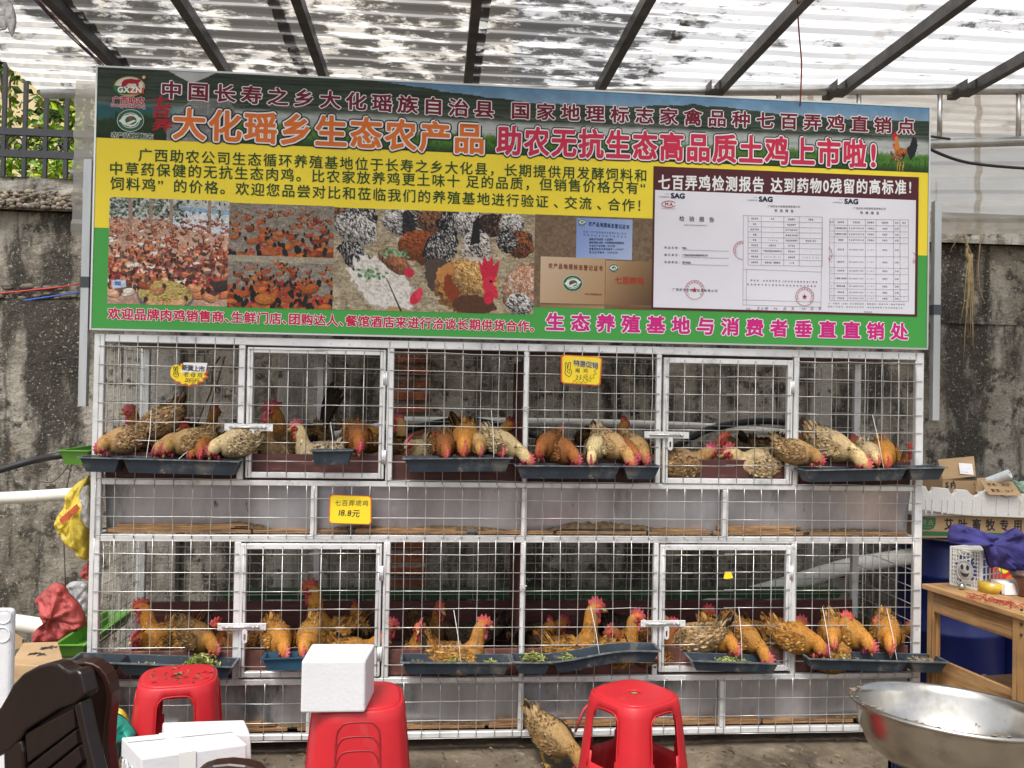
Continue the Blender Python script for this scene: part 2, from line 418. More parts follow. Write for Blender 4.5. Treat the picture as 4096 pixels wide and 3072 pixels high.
# ================================================================== CANOPY
m_steel_dark = mat('dark_steel', (.075, .072, .07), .5, metal=.5, noise=(12, .45), bump=(60, .2))
m_galv = mat('galvanised_pipe', (.55, .55, .54), .32, metal=.85, noise=(8, .25), bump=(30, .1))
def sheet_mat(name, dirt_shade, tcol, clear, dcol=(.045, .036, .027)):
    m = bpy.data.materials.new(name); m.use_nodes = True; n, l = m.node_tree.nodes, m.node_tree.links
    out = n['Material Output']; n.remove(n['Principled BSDF'])
    tc = n.new('ShaderNodeTexCoord'); ge = n.new('ShaderNodeSeparateXYZ'); l.new(tc.outputs['Object'], ge.inputs[0])
    def noise(scale, sc, det=8., ro=.62, dist=0.):
        mp = n.new('ShaderNodeMapping'); mp.inputs['Scale'].default_value = sc; l.new(tc.outputs['Object'], mp.inputs[0])
        t = n.new('ShaderNodeTexNoise'); t.inputs['Scale'].default_value = scale; t.inputs['Detail'].default_value = det
        t.inputs['Roughness'].default_value = ro; t.inputs['Distortion'].default_value = dist; l.new(mp.outputs[0], t.inputs['Vector']); return t.outputs['Fac']
    def ma(op, a, b_):
        x = n.new('ShaderNodeMath'); x.operation = op
        for k, q in enumerate((a, b_)):
            if isinstance(q, (int, float)): x.inputs[k].default_value = q
            else: l.new(q, x.inputs[k])
        return x.outputs[0]
    def mr(v, a, b_, c, d):
        x = n.new('ShaderNodeMapRange'); x.interpolation_type = 'SMOOTHSTEP'; l.new(v, x.inputs[0])
        for k, q in zip((1, 2, 3, 4), (a, b_, c, d)): x.inputs[k].default_value = q
        return x.outputs[0]
    if dirt_shade:
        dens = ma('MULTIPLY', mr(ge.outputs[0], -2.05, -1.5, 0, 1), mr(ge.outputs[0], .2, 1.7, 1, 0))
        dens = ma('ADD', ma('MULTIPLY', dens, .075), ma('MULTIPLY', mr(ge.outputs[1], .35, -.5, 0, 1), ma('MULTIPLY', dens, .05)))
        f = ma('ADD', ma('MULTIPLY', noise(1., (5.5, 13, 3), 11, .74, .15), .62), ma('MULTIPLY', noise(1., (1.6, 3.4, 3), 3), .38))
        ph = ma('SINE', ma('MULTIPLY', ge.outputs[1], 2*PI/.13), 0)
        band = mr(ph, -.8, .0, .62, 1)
        dirt_shade_f = ma('MULTIPLY', mr(ma('ADD', f, dens), .57, .635, 0, .93), mr(ge.outputs[1], -.1, .12, 1, .0)) if False else ma('MULTIPLY', mr(ma('ADD', f, dens), .55, .615, 0, .86), band)  # dirt with leaf-litter shadows seen through the sheet, painted into the colour
    else:
        dirt_shade_f = mr(noise(1., (1.5, 3, 9), 6), .55, .8, 0, .45)
    stain = mr(noise(1., (.8, 7, 7), 6), .3, .7, .72, 1.05)
    cm = n.new('ShaderNodeMix'); cm.data_type = 'RGBA'; cm.blend_type = 'MULTIPLY'; cm.inputs['Factor'].default_value = 1
    cm.inputs['A'].default_value = (*tcol, 1); cc = n.new('ShaderNodeCombineColor')
    for k in range(3): l.new(stain, cc.inputs[k])
    l.new(cc.outputs[0], cm.inputs['B'])
    tr = n.new('ShaderNodeBsdfTranslucent'); l.new(cm.outputs['Result'], tr.inputs[0])
    df = n.new('ShaderNodeBsdfDiffuse'); df.inputs[0].default_value = (.6, .58, .54, 1)
    gl = n.new('ShaderNodeBsdfGlossy'); gl.inputs[0].default_value = (.9, .9, .9, 1); gl.inputs['Roughness'].default_value = .22
    tp = n.new('ShaderNodeBsdfTransparent'); tp.inputs[0].default_value = (*[min(1, c*1.1) for c in tcol], 1)
    def mx(fac, a, b_):
        x = n.new('ShaderNodeMixShader')
        if isinstance(fac, float): x.inputs[0].default_value = fac
        else: l.new(fac, x.inputs[0])
        l.new(a, x.inputs[1]); l.new(b_, x.inputs[2]); return x.outputs[0]
    base = mx(clear, mx(.1, tr.outputs[0], df.outputs[0]), tp.outputs[0])
    base = mx(.07, base, gl.outputs[0])
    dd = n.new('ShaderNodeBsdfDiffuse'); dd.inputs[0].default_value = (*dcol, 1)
    l.new(mx(dirt_shade_f, base, dd.outputs[0]), out.inputs['Surface']); return m
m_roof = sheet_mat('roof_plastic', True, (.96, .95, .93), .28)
m_side = sheet_mat('side_plastic', False, (.80, .75, .68), .42, (.25, .2, .14))
ZR = 3.085
can = thing('canopy', (0, .8, ZR), 'lean-to canopy of stained translucent corrugated sheets on dark steel rafters', 'canopy')
def corrug(n_, per, lo, hi, h):
    "trapezoid profile: list of (s, height)"
    out = []
    for k in range(n_):
        s0 = k*per
        out += [(s0, 0), (s0+per*.45, 0), (s0+per*.62, h), (s0+per*.84, h)]
    out.append((n_*per, 0)); return out
prof = corrug(17, .13, 0, 0, .015)
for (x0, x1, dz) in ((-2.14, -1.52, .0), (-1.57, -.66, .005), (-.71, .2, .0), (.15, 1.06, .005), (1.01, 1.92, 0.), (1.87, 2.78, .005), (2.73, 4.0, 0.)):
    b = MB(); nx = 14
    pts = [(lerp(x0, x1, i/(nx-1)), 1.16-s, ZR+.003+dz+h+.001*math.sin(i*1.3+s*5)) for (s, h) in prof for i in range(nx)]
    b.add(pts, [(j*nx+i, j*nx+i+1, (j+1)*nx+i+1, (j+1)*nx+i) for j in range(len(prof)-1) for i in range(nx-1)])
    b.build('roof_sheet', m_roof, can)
pa, pb = P(1700, 368, .83), P(3900, 358, .42)
pd = (pb-pa)/(pb.x-pa.x)
def on_pipe(x, dz=0): q = pa+pd*(x-pa.x); return Vector((q.x, q.y, q.z+dz))
for k, x in enumerate((-1.562, -1.045, -.57, .138, .805, 1.403, 2.007, 2.62, 3.25)):
    ye = on_pipe(x).y if x > .1 else 1.12
    b = MB(); b.box((x-.02, -1.05, ZR-.052), (x+.02, ye+.02, ZR-.001))
    b.build('rafter', m_steel_dark, can)
    if k >= 5:
        b = MB(); y0 = ye-.1
        for (a, c) in (((x-.066, y0, ZR-.052), (x-.0215, ye+.07, ZR-.049)), ((x-.066, y0, ZR-.0485), (x-.063, ye+.07, ZR-.004)), ((x-.0245, y0, ZR-.0485), (x-.0215, ye+.07, ZR-.004))): b.box(a, c)
        b.build('rafter_end', m_steel_dark, can)
b = MB(); b.sm = True; b.tube([on_pipe(-2.1), on_pipe(4.2)], .026, 14); b.build('beam_pipe', m_galv, can)
pl0 = P(3730, 576, on_pipe(2.42).y); pl1 = P(4080, 564, on_pipe(2.85).y); ld = (pl1-pl0)/(pl1.x-pl0.x)
b = MB(); b.sm = True; b.tube([pl0+ld*(-4.4), pl0+ld*1.7], .024, 14); b.build('lower_pipe', m_galv, can)
for px in (1500, 1820, 2140, 2465, 2791, 3114, 3435, 3759, 4074):
    y = .5
    for _ in range(4): q = P(px, 420, y); y = on_pipe(q.x).y
    a_ = on_pipe(q.x); c_ = pl0+ld*(q.x-pl0.x)
    b = MB(); b.sm = True; b.tube([a_-Vector((0, 0, .02)), Vector((a_.x+.004, c_.y, c_.z+.02))], .0125, 8); b.build('strut', m_galv, can)
# vertical translucent sheets hanging behind the pipes
sp = corrug(5, .13, 0, 0, .018)
for (x0, x1) in ((-1.86, -.9), (-.93, 0.), (-.03, .95), (.92, 1.9), (1.87, 2.72), (2.69, 3.6)):
    b = MB(); nx = 8; L = (.72 if x0 > -1.5 else .80)
    pts = []
    for (s, h) in sp:
        for i in range(nx):
            x = lerp(x0, x1, i/(nx-1)); y = (on_pipe(x).y+.06) if x > .1 else .95
            pts.append((x, y-h+.003*math.sin(i+s*9), ZR-.01-s*L/.65))
    b.add(pts, [(j*nx+i, j*nx+i+1, (j+1)*nx+i+1, (j+1)*nx+i) for j in range(len(sp)-1) for i in range(nx-1)])
    b.build('side_sheet', m_side, can)
# ---- cables near the canopy
def cable(name, pts, r, m, label, cat='cable', k=6, group=None):
    b = MB(); b.sm = True; b.tube([tuple(p) for p in crom([tuple(q) for q in pts], k)], r, 7)
    return tag(b.build(name, m), label, cat, group)
m_black = mat('black_rubber', (.018, .018, .02), .45)
m_redw = mat('red_wire', (.32, .035, .03), .5)
m_bluew = mat('blue_wire', (.03, .09, .4), .5)
cable('electric_wire', [PZ(3185, -60, ZR-.03), P(3196, 130, -.2), P(3206, 260, -.1), P(3200, 425, -.03)], .0032, m_redw, 'thin dark red wire hanging from the canopy to the banner top', 'wire')
cable('power_cable', [P(3640, 540, .3), P(3712, 592, .3), P(3830, 640, .33), P(3960, 662, .36), P(4200, 680, .4)], .0075, m_black, 'thick black cable sagging out to the right of the banner', 'cable')
cable('power_cable', [P(3690, 540, .38), P(3740, 548, .38), P(3800, 556, .38)], .006, m_black, 'short black cable tied along the lower steel pipe', 'cable')
for k, (m_, nm) in enumerate(((m_redw, 'red'), (m_bluew, 'blue'), (m_black, 'black'))):
    cable('electric_wire', [(-1.59-.006*k, -1.0+.4*j, ZR-.055-.008*((j+k) % 2)) for j in range(6)], .0035, m_, nm+' wire clipped along the leftmost rafter', 'wire')
cable('cord', [P(-30, 1176, 1.0), P(110, 1162, 1.0), P(240, 1148, .9), P(345, 1130, .5)], .004, mat('red_cord', (.55, .05, .04), .7), 'red cord stretched across the wall left of the banner', 'cord')
cable('cord', [P(95, 1202, 1.0), P(230, 1182, .9), P(348, 1164, .5)], .004, mat('blue_cord', (.05, .14, .5), .7), 'blue cord stretched across the wall left of the banner', 'cord')
# ================================================================== BANNER
class Ras:
    "small painter on a colour raster (sRGB floats); becomes a mesh grid with a colour attribute"
    def __init__(s, w, h, aspect, c=(1, 1, 1)):
        s.w, s.h, s.asp = w, h, aspect; s.a = np.zeros((h, w, 3)); s.a[:] = c
        s.X, s.Y = np.meshgrid((np.arange(w)+.5)/w*aspect, (np.arange(h)+.5)/h)   # y: 0 top .. 1 bottom, x: 0..aspect
    def blend(s, m, c, sl=None): 
        if sl is None: s.a = s.a*(1-m[..., None])+np.array(c)*m[..., None]
        else: s.a[sl] = s.a[sl]*(1-m[..., None])+np.array(c)*m[..., None]
    def bb(s, x0, x1, y0, y1):
        i0, i1 = max(0, int(x0/s.asp*s.w)-1), min(s.w, int(x1/s.asp*s.w)+2); j0, j1 = max(0, int(y0*s.h)-1), min(s.h, int(y1*s.h)+2)
        return None if i0 >= i1 or j0 >= j1 else (slice(j0, j1), slice(i0, i1))
    def ell(s, cx, cy, rx, ry, ang, c, op=1., rag=0., seed=0):
        R_ = max(rx, ry)*1.2; sl = s.bb(cx-R_, cx+R_, cy-R_, cy+R_)
        if sl is None: return
        x, y = s.X[sl]-cx, s.Y[sl]-cy; ca, sa = math.cos(ang), math.sin(ang)
        d = np.sqrt(((x*ca+y*sa)/rx)**2+((-x*sa+y*ca)/ry)**2)
        if rag: d = d+(fbm(s.X[sl]/rag, s.Y[sl]/rag, seed, 2)-.5)*.6
        s.blend(np.clip((1-d)*min(rx, ry)*s.h*1.2+.5, 0, 1)*op, c, sl)
    def poly(s, pts, c, op=1.):
        xs, ys = [p[0] for p in pts], [p[1] for p in pts]; sl = s.bb(min(xs), max(xs), min(ys), max(ys))
        if sl is None: return
        x, y = s.X[sl], s.Y[sl]; ins = np.zeros(x.shape, bool)
        for i in range(len(pts)):
            (x1, y1), (x2, y2) = pts[i-1], pts[i]
            if y1 == y2: continue
            ins ^= ((y1 > y) != (y2 > y)) & (x < (x2-x1)*(y-y1)/(y2-y1)+x1)
        s.blend(ins*op, c, sl)
    def noise(s, sc, amt, seed=1, stretch=1.):
        n_ = fbm(s.X*sc, s.Y*sc*stretch, seed, 4); s.a = np.clip(s.a*(1+(n_-.47)[..., None]*amt), 0, 1)
    def speck(s, cx, cy, rx, ry, ang, c, sc, th, seed):
        R_ = max(rx, ry); sl = s.bb(cx-R_, cx+R_, cy-R_, cy+R_)
        if sl is None: return
        x, y = s.X[sl]-cx, s.Y[sl]-cy; ca, sa = math.cos(ang), math.sin(ang); u, v = x*ca+y*sa, -x*sa+y*ca
        m = ((u/rx)**2+(v/ry)**2 < 1) & (fbm(u*sc, v*sc*1.6, seed, 3) > th); s.blend(m*.85, c, sl)
    def mesh(s, name, parent, x0, x1, z1, z0, y, m):
        w, h = s.w, s.h; me = bpy.data.meshes.new(name); L = np.array(root_of(parent))
        gx, gz = np.meshgrid(np.linspace(x0, x1, w+1), np.linspace(z1, z0, h+1))
        v = np.stack([gx, np.full_like(gx, y), gz], -1).reshape(-1, 3)-L
        idx = (np.arange(h)[:, None]*(w+1)+np.arange(w)[None, :]).reshape(-1)
        f = np.stack([idx+w+1, idx+w+2, idx+1, idx], -1)
        me.vertices.add(len(v)); me.vertices.foreach_set('co', v.ravel().astype(np.float32))
        n_ = len(f); me.loops.add(n_*4); me.polygons.add(n_)
        me.loops.foreach_set('vertex_index', f.ravel().astype(np.int32)); me.polygons.foreach_set('loop_start', np.arange(0, n_*4, 4, dtype=np.int32))
        me.update(calc_edges=True)
        a = np.clip(s.a, 0, 1); a = np.where(a <= .04045, a/12.92, ((a+.055)/1.055)**2.4)
        at = me.color_attributes.new('Col', 'FLOAT_COLOR', 'CORNER')
        col = np.ones((n_, 4, 4), np.float32); col[:, :, :3] = a.reshape(-1, 1, 3); at.data.foreach_set('color', col.ravel())
        me.materials.append(m); me.validate()
        o = bpy.data.objects.new(name, me); o.parent = parent; C.objects.link(o); return o
def sr(s): return tuple(int(s[i:i+2], 16)/255 for i in (0, 2, 4))
def hen2d(R, x, y, s, d, body, dark=(.1, .07, .06), ang=0., head=True, comb=(.8, .13, .2), speck=None, seed=0, white=None):
    "a printed hen: (x, y) body centre, s half length, d +1 faces right"
    def T(px, py): ca, sa = math.cos(ang), math.sin(ang); return (x+d*s*(px*ca-py*sa), y+s*(px*sa+py*ca))
    R.poly([T(-.7, -.1), T(-1.0, -.75), T(-1.3, -.8), T(-1.45, -.45), T(-1.25, .05), T(-.8, .25)], dark)
    b = np.array(body)
    R.ell(*T(-.05, .12), s*.98, s*.56, d*ang, b*.62)
    R.ell(*T(-.05, .02), s*.95, s*.52, d*ang, b)
    R.ell(*T(-.15, -.12), s*.6, s*.3, d*(ang+.15), np.clip(b*1.18, 0, 1))
    if head:
        R.poly([T(.45, -.3), T(.85, -.85), T(1.12, -.8), T(1.0, -.1), T(.7, .3)], np.clip(b*1.1, 0, 1))
        R.ell(*T(1.05, -.82), s*.2, s*.17, 0, np.clip(b*1.05, 0, 1)); R.ell(*T(1.1, -1.0), s*.18, s*.12, 0, comb); R.ell(*T(1.15, -.68), s*.09, s*.13, 0, comb)
    if speck: R.speck(*T(-.1, 0), s*.95, s*.5, d*ang, speck, 16/s, .52, seed)
rr = random.Random(21)
YB = -.02
_v = glyph('、'); GL['、'] = (_v[0]+np.array([.26, .0]), *_v[1:])
BX0, BX1, BZ0, BZ1 = -1.39, 2.162, 1.739, 2.808
ban = thing('banner', ((BX0+BX1)/2, 0, BZ0), 'big printed poultry shop banner in yellow and green above the cages', 'banner')
m_print = mat('banner_print', (.86, .86, .86), .5, attr='Col', spec=.25)
b = MB(); b.box((BX0, YB+.001, BZ0), (BX1, YB+.022, BZ1)); b.build('board', mat('banner_board', (.35, .36, .35), .5), ban)
def pzx(px, py): q = P(px, py, YB); return q.x, q.z
zH = (P(392, 549, YB).z+P(3705, 692, YB).z)/2
zG = (P(385, 909, YB).z+P(3700, 1023, YB).z)/2
def flat(name, x0, x1, z0, z1, lay, c, rough=.5):
    b = MB(); y = YB-.0006*lay; b.add([(x0, y, z0), (x1, y, z0), (x1, y, z1), (x0, y, z1)], [(0, 1, 2, 3)])
    return b.build(name, mat('print_'+name, c, rough, spec=.25, noise=(3, .03)), ban)
flat('yellow_field', BX0+.004, BX1-.004, zG, zH, 1, hx('f7e040'))
flat('green_field', BX0+.004, BX1-.004, BZ0+.004, zG, 1, hx('4aa34c'))
m_al = mat('aluminium_edge', (.62, .64, .63), .35, metal=.7)
b = MB()
for (a, c) in (((BX0-.004, YB-.003, BZ0-.004), (BX0+.003, YB+.022, BZ1+.004)), ((BX1-.003, YB-.003, BZ0-.004), (BX1+.004, YB+.022, BZ1+.004)), ((BX0+.004, YB-.003, BZ0-.004), (BX1-.004, YB+.022, BZ0+.003)), ((BX0+.004, YB-.003, BZ1-.003), (BX1-.004, YB+.022, BZ1+.004))): b.box(a, c)
b.build('edge_trim', m_al, ban)
# ---- landscape header
asp = (BX1-BX0)/(BZ1-zH)
R = Ras(1000, 84, asp); U, V = R.X/asp, R.Y
n1 = fbm(U*60, V*14, 3); n2 = fbm(U*22, V*60, 8); n3 = fbm(U*500, V*30, 5)
R.a[:] = sr('7fb2de'); R.blend(np.clip((V-.05)*4, 0, 1)*.6, sr('dfeaf4'))
hill = np.interp(U, [0, .085, .125, .2, .3, .42, .52, .62, .7, .76, .83, .9, 1.], [-.1, .0, -.1, -.1, -.02, .14, .22, .2, .12, .16, .22, .24, .2])+.05*(n1-.5)
notch = (np.abs(U-.105)*22+V*3.6) < .6
hm = (V > hill) & ~notch; R.blend(hm*1., sr('3c4a3f')); R.blend(hm*np.clip((n2-.4)*3, 0, 1)*.6, sr('5d6f58')); R.blend(hm*np.clip((.45-n2)*4, 0, 1)*.6, sr('222c2b'))
R.blend(notch*1., sr('e6ecf0'))
wat = np.clip((V-.47-.05*(n1-.5))*12, 0, 1); R.blend(wat, sr('e4e8e6')); R.blend(wat*np.clip((n2-.45)*4, 0, 1)*.6, sr('a9c7bf')); R.blend(wat*np.clip(.11-U, 0, .05)*20, sr('2f6f78'))
R.blend(np.exp(-((V-.44)/.035)**2)*.6*(n2 > .42), sr('7d8271'))
gr = np.clip((V-.70-.16*(n3-.5)+.10*np.clip(.3-U, 0, .3)/.3*(U > .02))*14, 0, 1); R.blend(gr, sr('5f9a35')); R.blend(gr*np.clip((n3-.42)*4, 0, 1)*.7, sr('2f5a23')); R.blend(gr*np.clip((V-.86)*7, 0, 1)*.85, sr('1d3a1e'))
R.blend(gr*(U < .14)*.75, sr('16281c'))
rx = (U-.117)*asp/1.0
rock = ((U > .075+.07*np.clip(.8-V, 0, 1)+.006*n1) & (U < .150-.03*np.clip(.6-V, 0, 1)+.01*n1) & (V > .36+.18*np.abs(U-.12)*20*.3)); R.blend(rock*1., sr('9a9c9c')); R.blend(rock*np.clip((n1-.45)*4, 0, 1)*.7, sr('6c6f70')); R.blend(rock*(n3 > .62)*.6, sr('c9cac9'))
R.noise(9, .2, 4); R.a *= .86
# the printed rooster and hen at the right end
hx0 = .962*asp
_p, _e, _s, K = R.poly, R.ell, R.speck, .62
sx_ = lambda x: hx0+(x-hx0)*K
sy_ = lambda y: 1.0+(y-1.0)*K
R.poly = lambda pts, c, op=1.: _p([(sx_(x), sy_(y)) for x, y in pts], c, op)
R.ell = lambda cx, cy, rx, ry, *a, **k: _e(sx_(cx), sy_(cy), rx*K, ry*K, *a, **k)
R.speck = lambda cx, cy, rx, ry, ang, c_, sc, th, seed: _s(sx_(cx), sy_(cy), rx*K, ry*K, ang, c_, sc/K, th, seed)
for (dx, dy, s_, d, bc, sp, tl) in ((.045, .50, .17, -1, sr('b5642c'), sr('5a2d1a'), sr('1b1d22')), (-.06, .66, .14, -1, sr('6b3c28'), sr('d2a983'), sr('231a17'))):
    hen2d(R, hx0+dx, dy, s_, d, bc, tl, 0, True, sr('d5203a'), sp, 4)
R.poly([(hx0+.02, .42), (hx0-.06, .1), (hx0-.16, .12), (hx0-.12, .3), (hx0-.1, .5)], sr('d88a3c')); R.ell(hx0-.11, .08, .06, .06, 0, sr('d5203a')); R.ell(hx0-.15, .17, .03, .07, 0, sr('d5203a'))
R.poly([(hx0+.2, .5), (hx0+.34, .12), (hx0+.43, .15), (hx0+.47, .33), (hx0+.4, .58), (hx0+.28, .72)], sr('22262c'))
for q in (-.04, .02, .1): R.poly([(hx0+q, .75), (hx0+q+.015, .75), (hx0+q+.005, .98), (hx0+q-.03, .98)], sr('c9a24a'))
R.mesh('landscape_print', ban, BX0+.004, BX1-.004, BZ1-.004, zH, YB-.0012, m_print)
# ---- the four photographs on the banner
def prect(tl, tr, br, bl):
    q = [pzx(*c) for c in (tl, tr, br, bl)]; return (q[0][0]+q[3][0])/2, (q[1][0]+q[2][0])/2, (q[0][1]+q[1][1])/2, (q[2][1]+q[3][1])/2
x0, x1, z1, z0 = prect((438, 785), (915, 808), (912, 1228), (431, 1213)); xa = x1
R = Ras(210, 186, (x1-x0)/(z1-z0), sr('c9a48e')); A_ = R.asp
R.noise(14, .35, 2)
R.blend((R.Y < .2)*1., sr('c8cbc8')); R.poly([(.5*A_, .07), (A_, .1), (A_, .33), (.5*A_, .24)], sr('d9dde2')); R.poly([(.5*A_, .06), (A_, .09), (A_, .13), (.5*A_, .1)], sr('8fb1cb'))
for i in range(420):
    x, y = rr.random()*A_*(.62 if i % 3 else 1.), rr.gauss(.09, .06)
    R.ell(x, y, rr.uniform(.008, .024), .008, rr.random()*3, sr(rr.choice(['3d4a3a', '586650', '7d8b76', '2c352b', '9fa79c'])))
for xx in (.16, .33, .5, .82): R.poly([(xx*A_, 0), (xx*A_+.03, 0), (xx*A_+.035, .3), (xx*A_-.005, .3)], sr('a08a7c'))
pal = ['b06a4a', 'c98a68', 'a4553a', 'd5a585', '8a4a38', '6d5a52', 'e6d3c6', 'c2764f', '4a3630']
ys = sorted([.19+.72*rr.random()**1.25 for _ in range(560)])
for y in ys:
    s_ = .012+.062*((y-.19)/.75)**1.3
    if y > .78 and rr.random() < .35: continue
    hen2d(R, rr.uniform(-.05, 1.05)*A_, y, s_*rr.uniform(.8, 1.2), rr.choice((-1, 1)), sr(rr.choice(pal)), sr(rr.choice(['3a2622', '5d4034', '7a5040'])), rr.uniform(-.3, .5), rr.random() < .6, seed=int(y*900))
R.ell(.48*A_, .92, .26, .15, .05, sr('6f7073')); R.ell(.48*A_, .9, .245, .13, .05, sr('c9b26a')); R.speck(.48*A_, .9, .24, .12, 0, sr('8a7a40'), 60, .5, 3)
for (x, y, s_, d, c) in ((.42, .87, .06, -1, 'b07a52'), (.72, .83, .065, 1, 'c98f66'), (.85, .92, .07, 1, 'b8805a'), (.6, .98, .065, -1, 'd1a17c'), (.3, .82, .06, 1, '8c4c36'), (.38, 1.0, .07, 1, 'c79a78'), (.95, .8, .09, -1, '3b3130'), (.08, .97, .0, 1, 'ffffff')): 
    if s_: hen2d(R, x*A_, y, s_, d, sr(c), sr('4a3028'), rr.uniform(.1, .4), True, seed=5)
R.poly([(.03, .78), (.16, .77), (.17, .84), (.05, .86)], sr('c8d2e6')); R.poly([(.06, .79), (.12, .79), (.12, .83), (.07, .83)], sr('5f78b8'))
R.noise(55, .55, 3, 1.6); R.mesh('flock_photo', ban, x0, x1, z1, z0, YB-.0018, m_print)
x0, x1, z1, z0 = prect((915, 808), (1336, 828), (1332, 1240), (912, 1228)); x0 = xa; zm = lerp(z1, z0, .5)
for part in (0, 1):
    R = Ras(186, 92, (x1-x0)/(z1-zm), sr('8d8478')); A_ = R.asp; R.noise(9, .5, 5+part, 4); R.noise(40, .4, 9)
    if part == 1: R.blend((R.Y < .12)*.6, sr('c0b59a'))
    ys = sorted([.1+1.0*rr.random()**(.9 if part == 0 else .8) for _ in range(150 if part == 0 else 110)])
    for y in ys:
        s_ = .03+.13*y**1.6 if part == 0 else .045+.13*y**1.5
        if part == 0 and y > .3 and rr.random() < .45: continue
        hen2d(R, rr.uniform(0, 1)*A_, y, s_*rr.uniform(.8, 1.1), rr.choice((-1, 1)), sr(rr.choice(['a0522a', '8a4424', 'b4642e', '6d3420', '9c5a34'])), sr(rr.choice(['1a1614', '2b1d18', '16242a'])), rr.uniform(-.1, .5), rr.random() < .7, seed=int(y*900))
    if part == 1:
        hen2d(R, .36*A_, .82, .2, 1, sr('a8602c'), sr('12161a'), .0, True, seed=8, speck=sr('c98a48')); hen2d(R, .78*A_, .6, .17, -1, sr('9c5226'), sr('1a1a1c'), .25, True, seed=3)
    R.noise(45, .6, 7, 1.8); R.mesh('brown_flock_photo', ban, x0, x1, (z1, zm)[part], (zm, z0)[part], YB-.0018, m_print)
xa = x1
x0, x1, z1, z0 = prect((1336, 828), (2141, 860), (2133, 1257), (1332, 1240)); x0 = xa
R = Ras(350, 180, (x1-x0)/(z1-z0), sr('b0a287')); A_ = R.asp
R.noise(18, .55, 3, 2.5); R.noise(70, .45, 6); R.blend((fbm(R.X*30, R.Y*60, 4) > .6)*.5, sr('6d6046'))
BK, WH = sr('1d1c1e'), sr('e4dfd8')
def barred(x, y, rx, ry, a, base, spk, sc=22, th=.48, seed=1):
    "a feathered patch: soft base, shaded belly and many small strokes of the base and spot colours"
    R.ell(x, y, rx, ry, a, tuple(q*.6 for q in base), 1., .05, seed); R.ell(x, y-ry*.12, rx*.95, ry*.86, a, base, 1., .05, seed)
    q_ = random.Random(seed*31+int(x*997))
    for i in range(int(900*rx*ry/.02)):
        t, r = q_.uniform(0, 2*PI), math.sqrt(q_.random())*1.02; u, v = r*rx*math.cos(t), r*ry*math.sin(t); px_, py_ = x+u*math.cos(a)-v*math.sin(a), y+u*math.sin(a)+v*math.cos(a)
        k = q_.random(); sh = (1.12 if v < -.2*ry else .72 if v > .45*ry else .95)*q_.uniform(.75, 1.2); c = spk if k < .38 else base
        R.ell(px_, py_, q_.uniform(.007, .017), q_.uniform(.003, .006), a+.5+q_.gauss(0, .4), tuple(min(1, z*sh) for z in c), .85)
def barred_old(x, y, rx, ry, a, base, spk, sc=22, th=.48, seed=1): R.ell(x, y, rx, ry, a, base, 1., .05, seed); R.speck(x, y, rx*1.0, ry*1.0, a, spk, sc*2.4, th+.03, seed); R.ell(x-.03, y+ry*.6, rx*.8, ry*.45, a, tuple(q*.45 for q in base), .5, .06, seed+1)
for (x, y, rx_, ry_, a, c, s2) in ((.05, .05, .1, .09, 0, sr('a87450'), BK), (.25, .06, .15, .1, .3, BK, WH), (.2, .2, .2, .14, .4, WH, BK), (.62, .12, .16, .13, .2, WH, BK), (.8, .06, .12, .1, 0, BK, WH), (.95, .1, .14, .14, .4, sr('a06a48'), BK), (1.12, .1, .1, .13, 1.2, BK, WH), (1.3, .12, .15, .14, .2, WH, BK), (1.5, .13, .1, .16, 1.4, BK, sr('8a5a3c')), (1.7, .12, .12, .13, .3, WH, BK), (1.78, .3, .13, .13, .3, sr('9c5a34'), BK), (1.66, .28, .1, .1, 0, BK, WH)):
    barred(x*A_/1.93, y, rx_, ry_, a, c, s2, 30, .5, int(x*77))
barred(.72*A_/1.93, .22, .06, .2, -.2, BK, sr('3a3a40')); barred(.82*A_/1.93, .36, .2, .15, .2, sr('a4562c'), sr('5d2f1c'), 26, .52, 9)
barred(1.02*A_/1.93, .38, .14, .2, .5, BK, WH, 30, .55, 2); R.ell(1.0*A_/1.93, .62, .13, .16, 0, sr('54453c'), 1, .05, 4)
barred(1.36*A_/1.93, .4, .13, .22, .1, sr('d8d0c6'), BK, 34, .55, 5); R.ell(1.33*A_/1.93, .54, .12, .1, 0, sr('d9cbb8'), 1, .04, 4); R.poly([(1.33*A_/1.93, .1), (1.38*A_/1.93, .02), (1.4*A_/1.93, .3), (1.3*A_/1.93, .33)], BK)
# white hen pecking, left
barred(.2*A_/1.93, .47, .17, .1, .75, BK, WH, 40, .5, 8)
R.ell(.48*A_/1.93, .76, .34, .2, .6, sr('b9b0a4'), 1, .04, 3); R.ell(.46*A_/1.93, .73, .32, .19, .6, sr('e6e1da'), 1, .04, 3); R.speck(.46*A_/1.93, .72, .3, .17, .6, sr('c9c1b4'), 30, .52, 7)
R.ell(.79*A_/1.93, .86, .05, .08, .6, sr('d32f48')); R.ell(.82*A_/1.93, .82, .035, .06, .2, sr('e0455c')); R.poly([(.55, .95), (.7, .97), (.78, 1.), (.5, 1.)], sr('b89a6a'))
barred(.58*A_/1.93, .52, .16, .08, .6, sr('b07450'), sr('6d4630'), 30, .5, 12); R.ell(.72*A_/1.93, .62, .05, .05, 0, sr('c9304a'))
for i in range(60): R.ell(rr.gauss(.36, .06)*A_/1.93 if i % 2 else rr.gauss(.56, .07)*A_/1.93, rr.gauss(.64, .03) if i % 2 else rr.gauss(.44, .02), .02, .012, rr.random()*3, sr(rr.choice(['6f9a6c', '4c7a50', '9cc09a'])))
R.poly([(.5*A_/1.93, .68), (.51*A_/1.93, .68), (.66*A_/1.93, 1.), (.64*A_/1.93, 1.)], sr('3e3a30'))
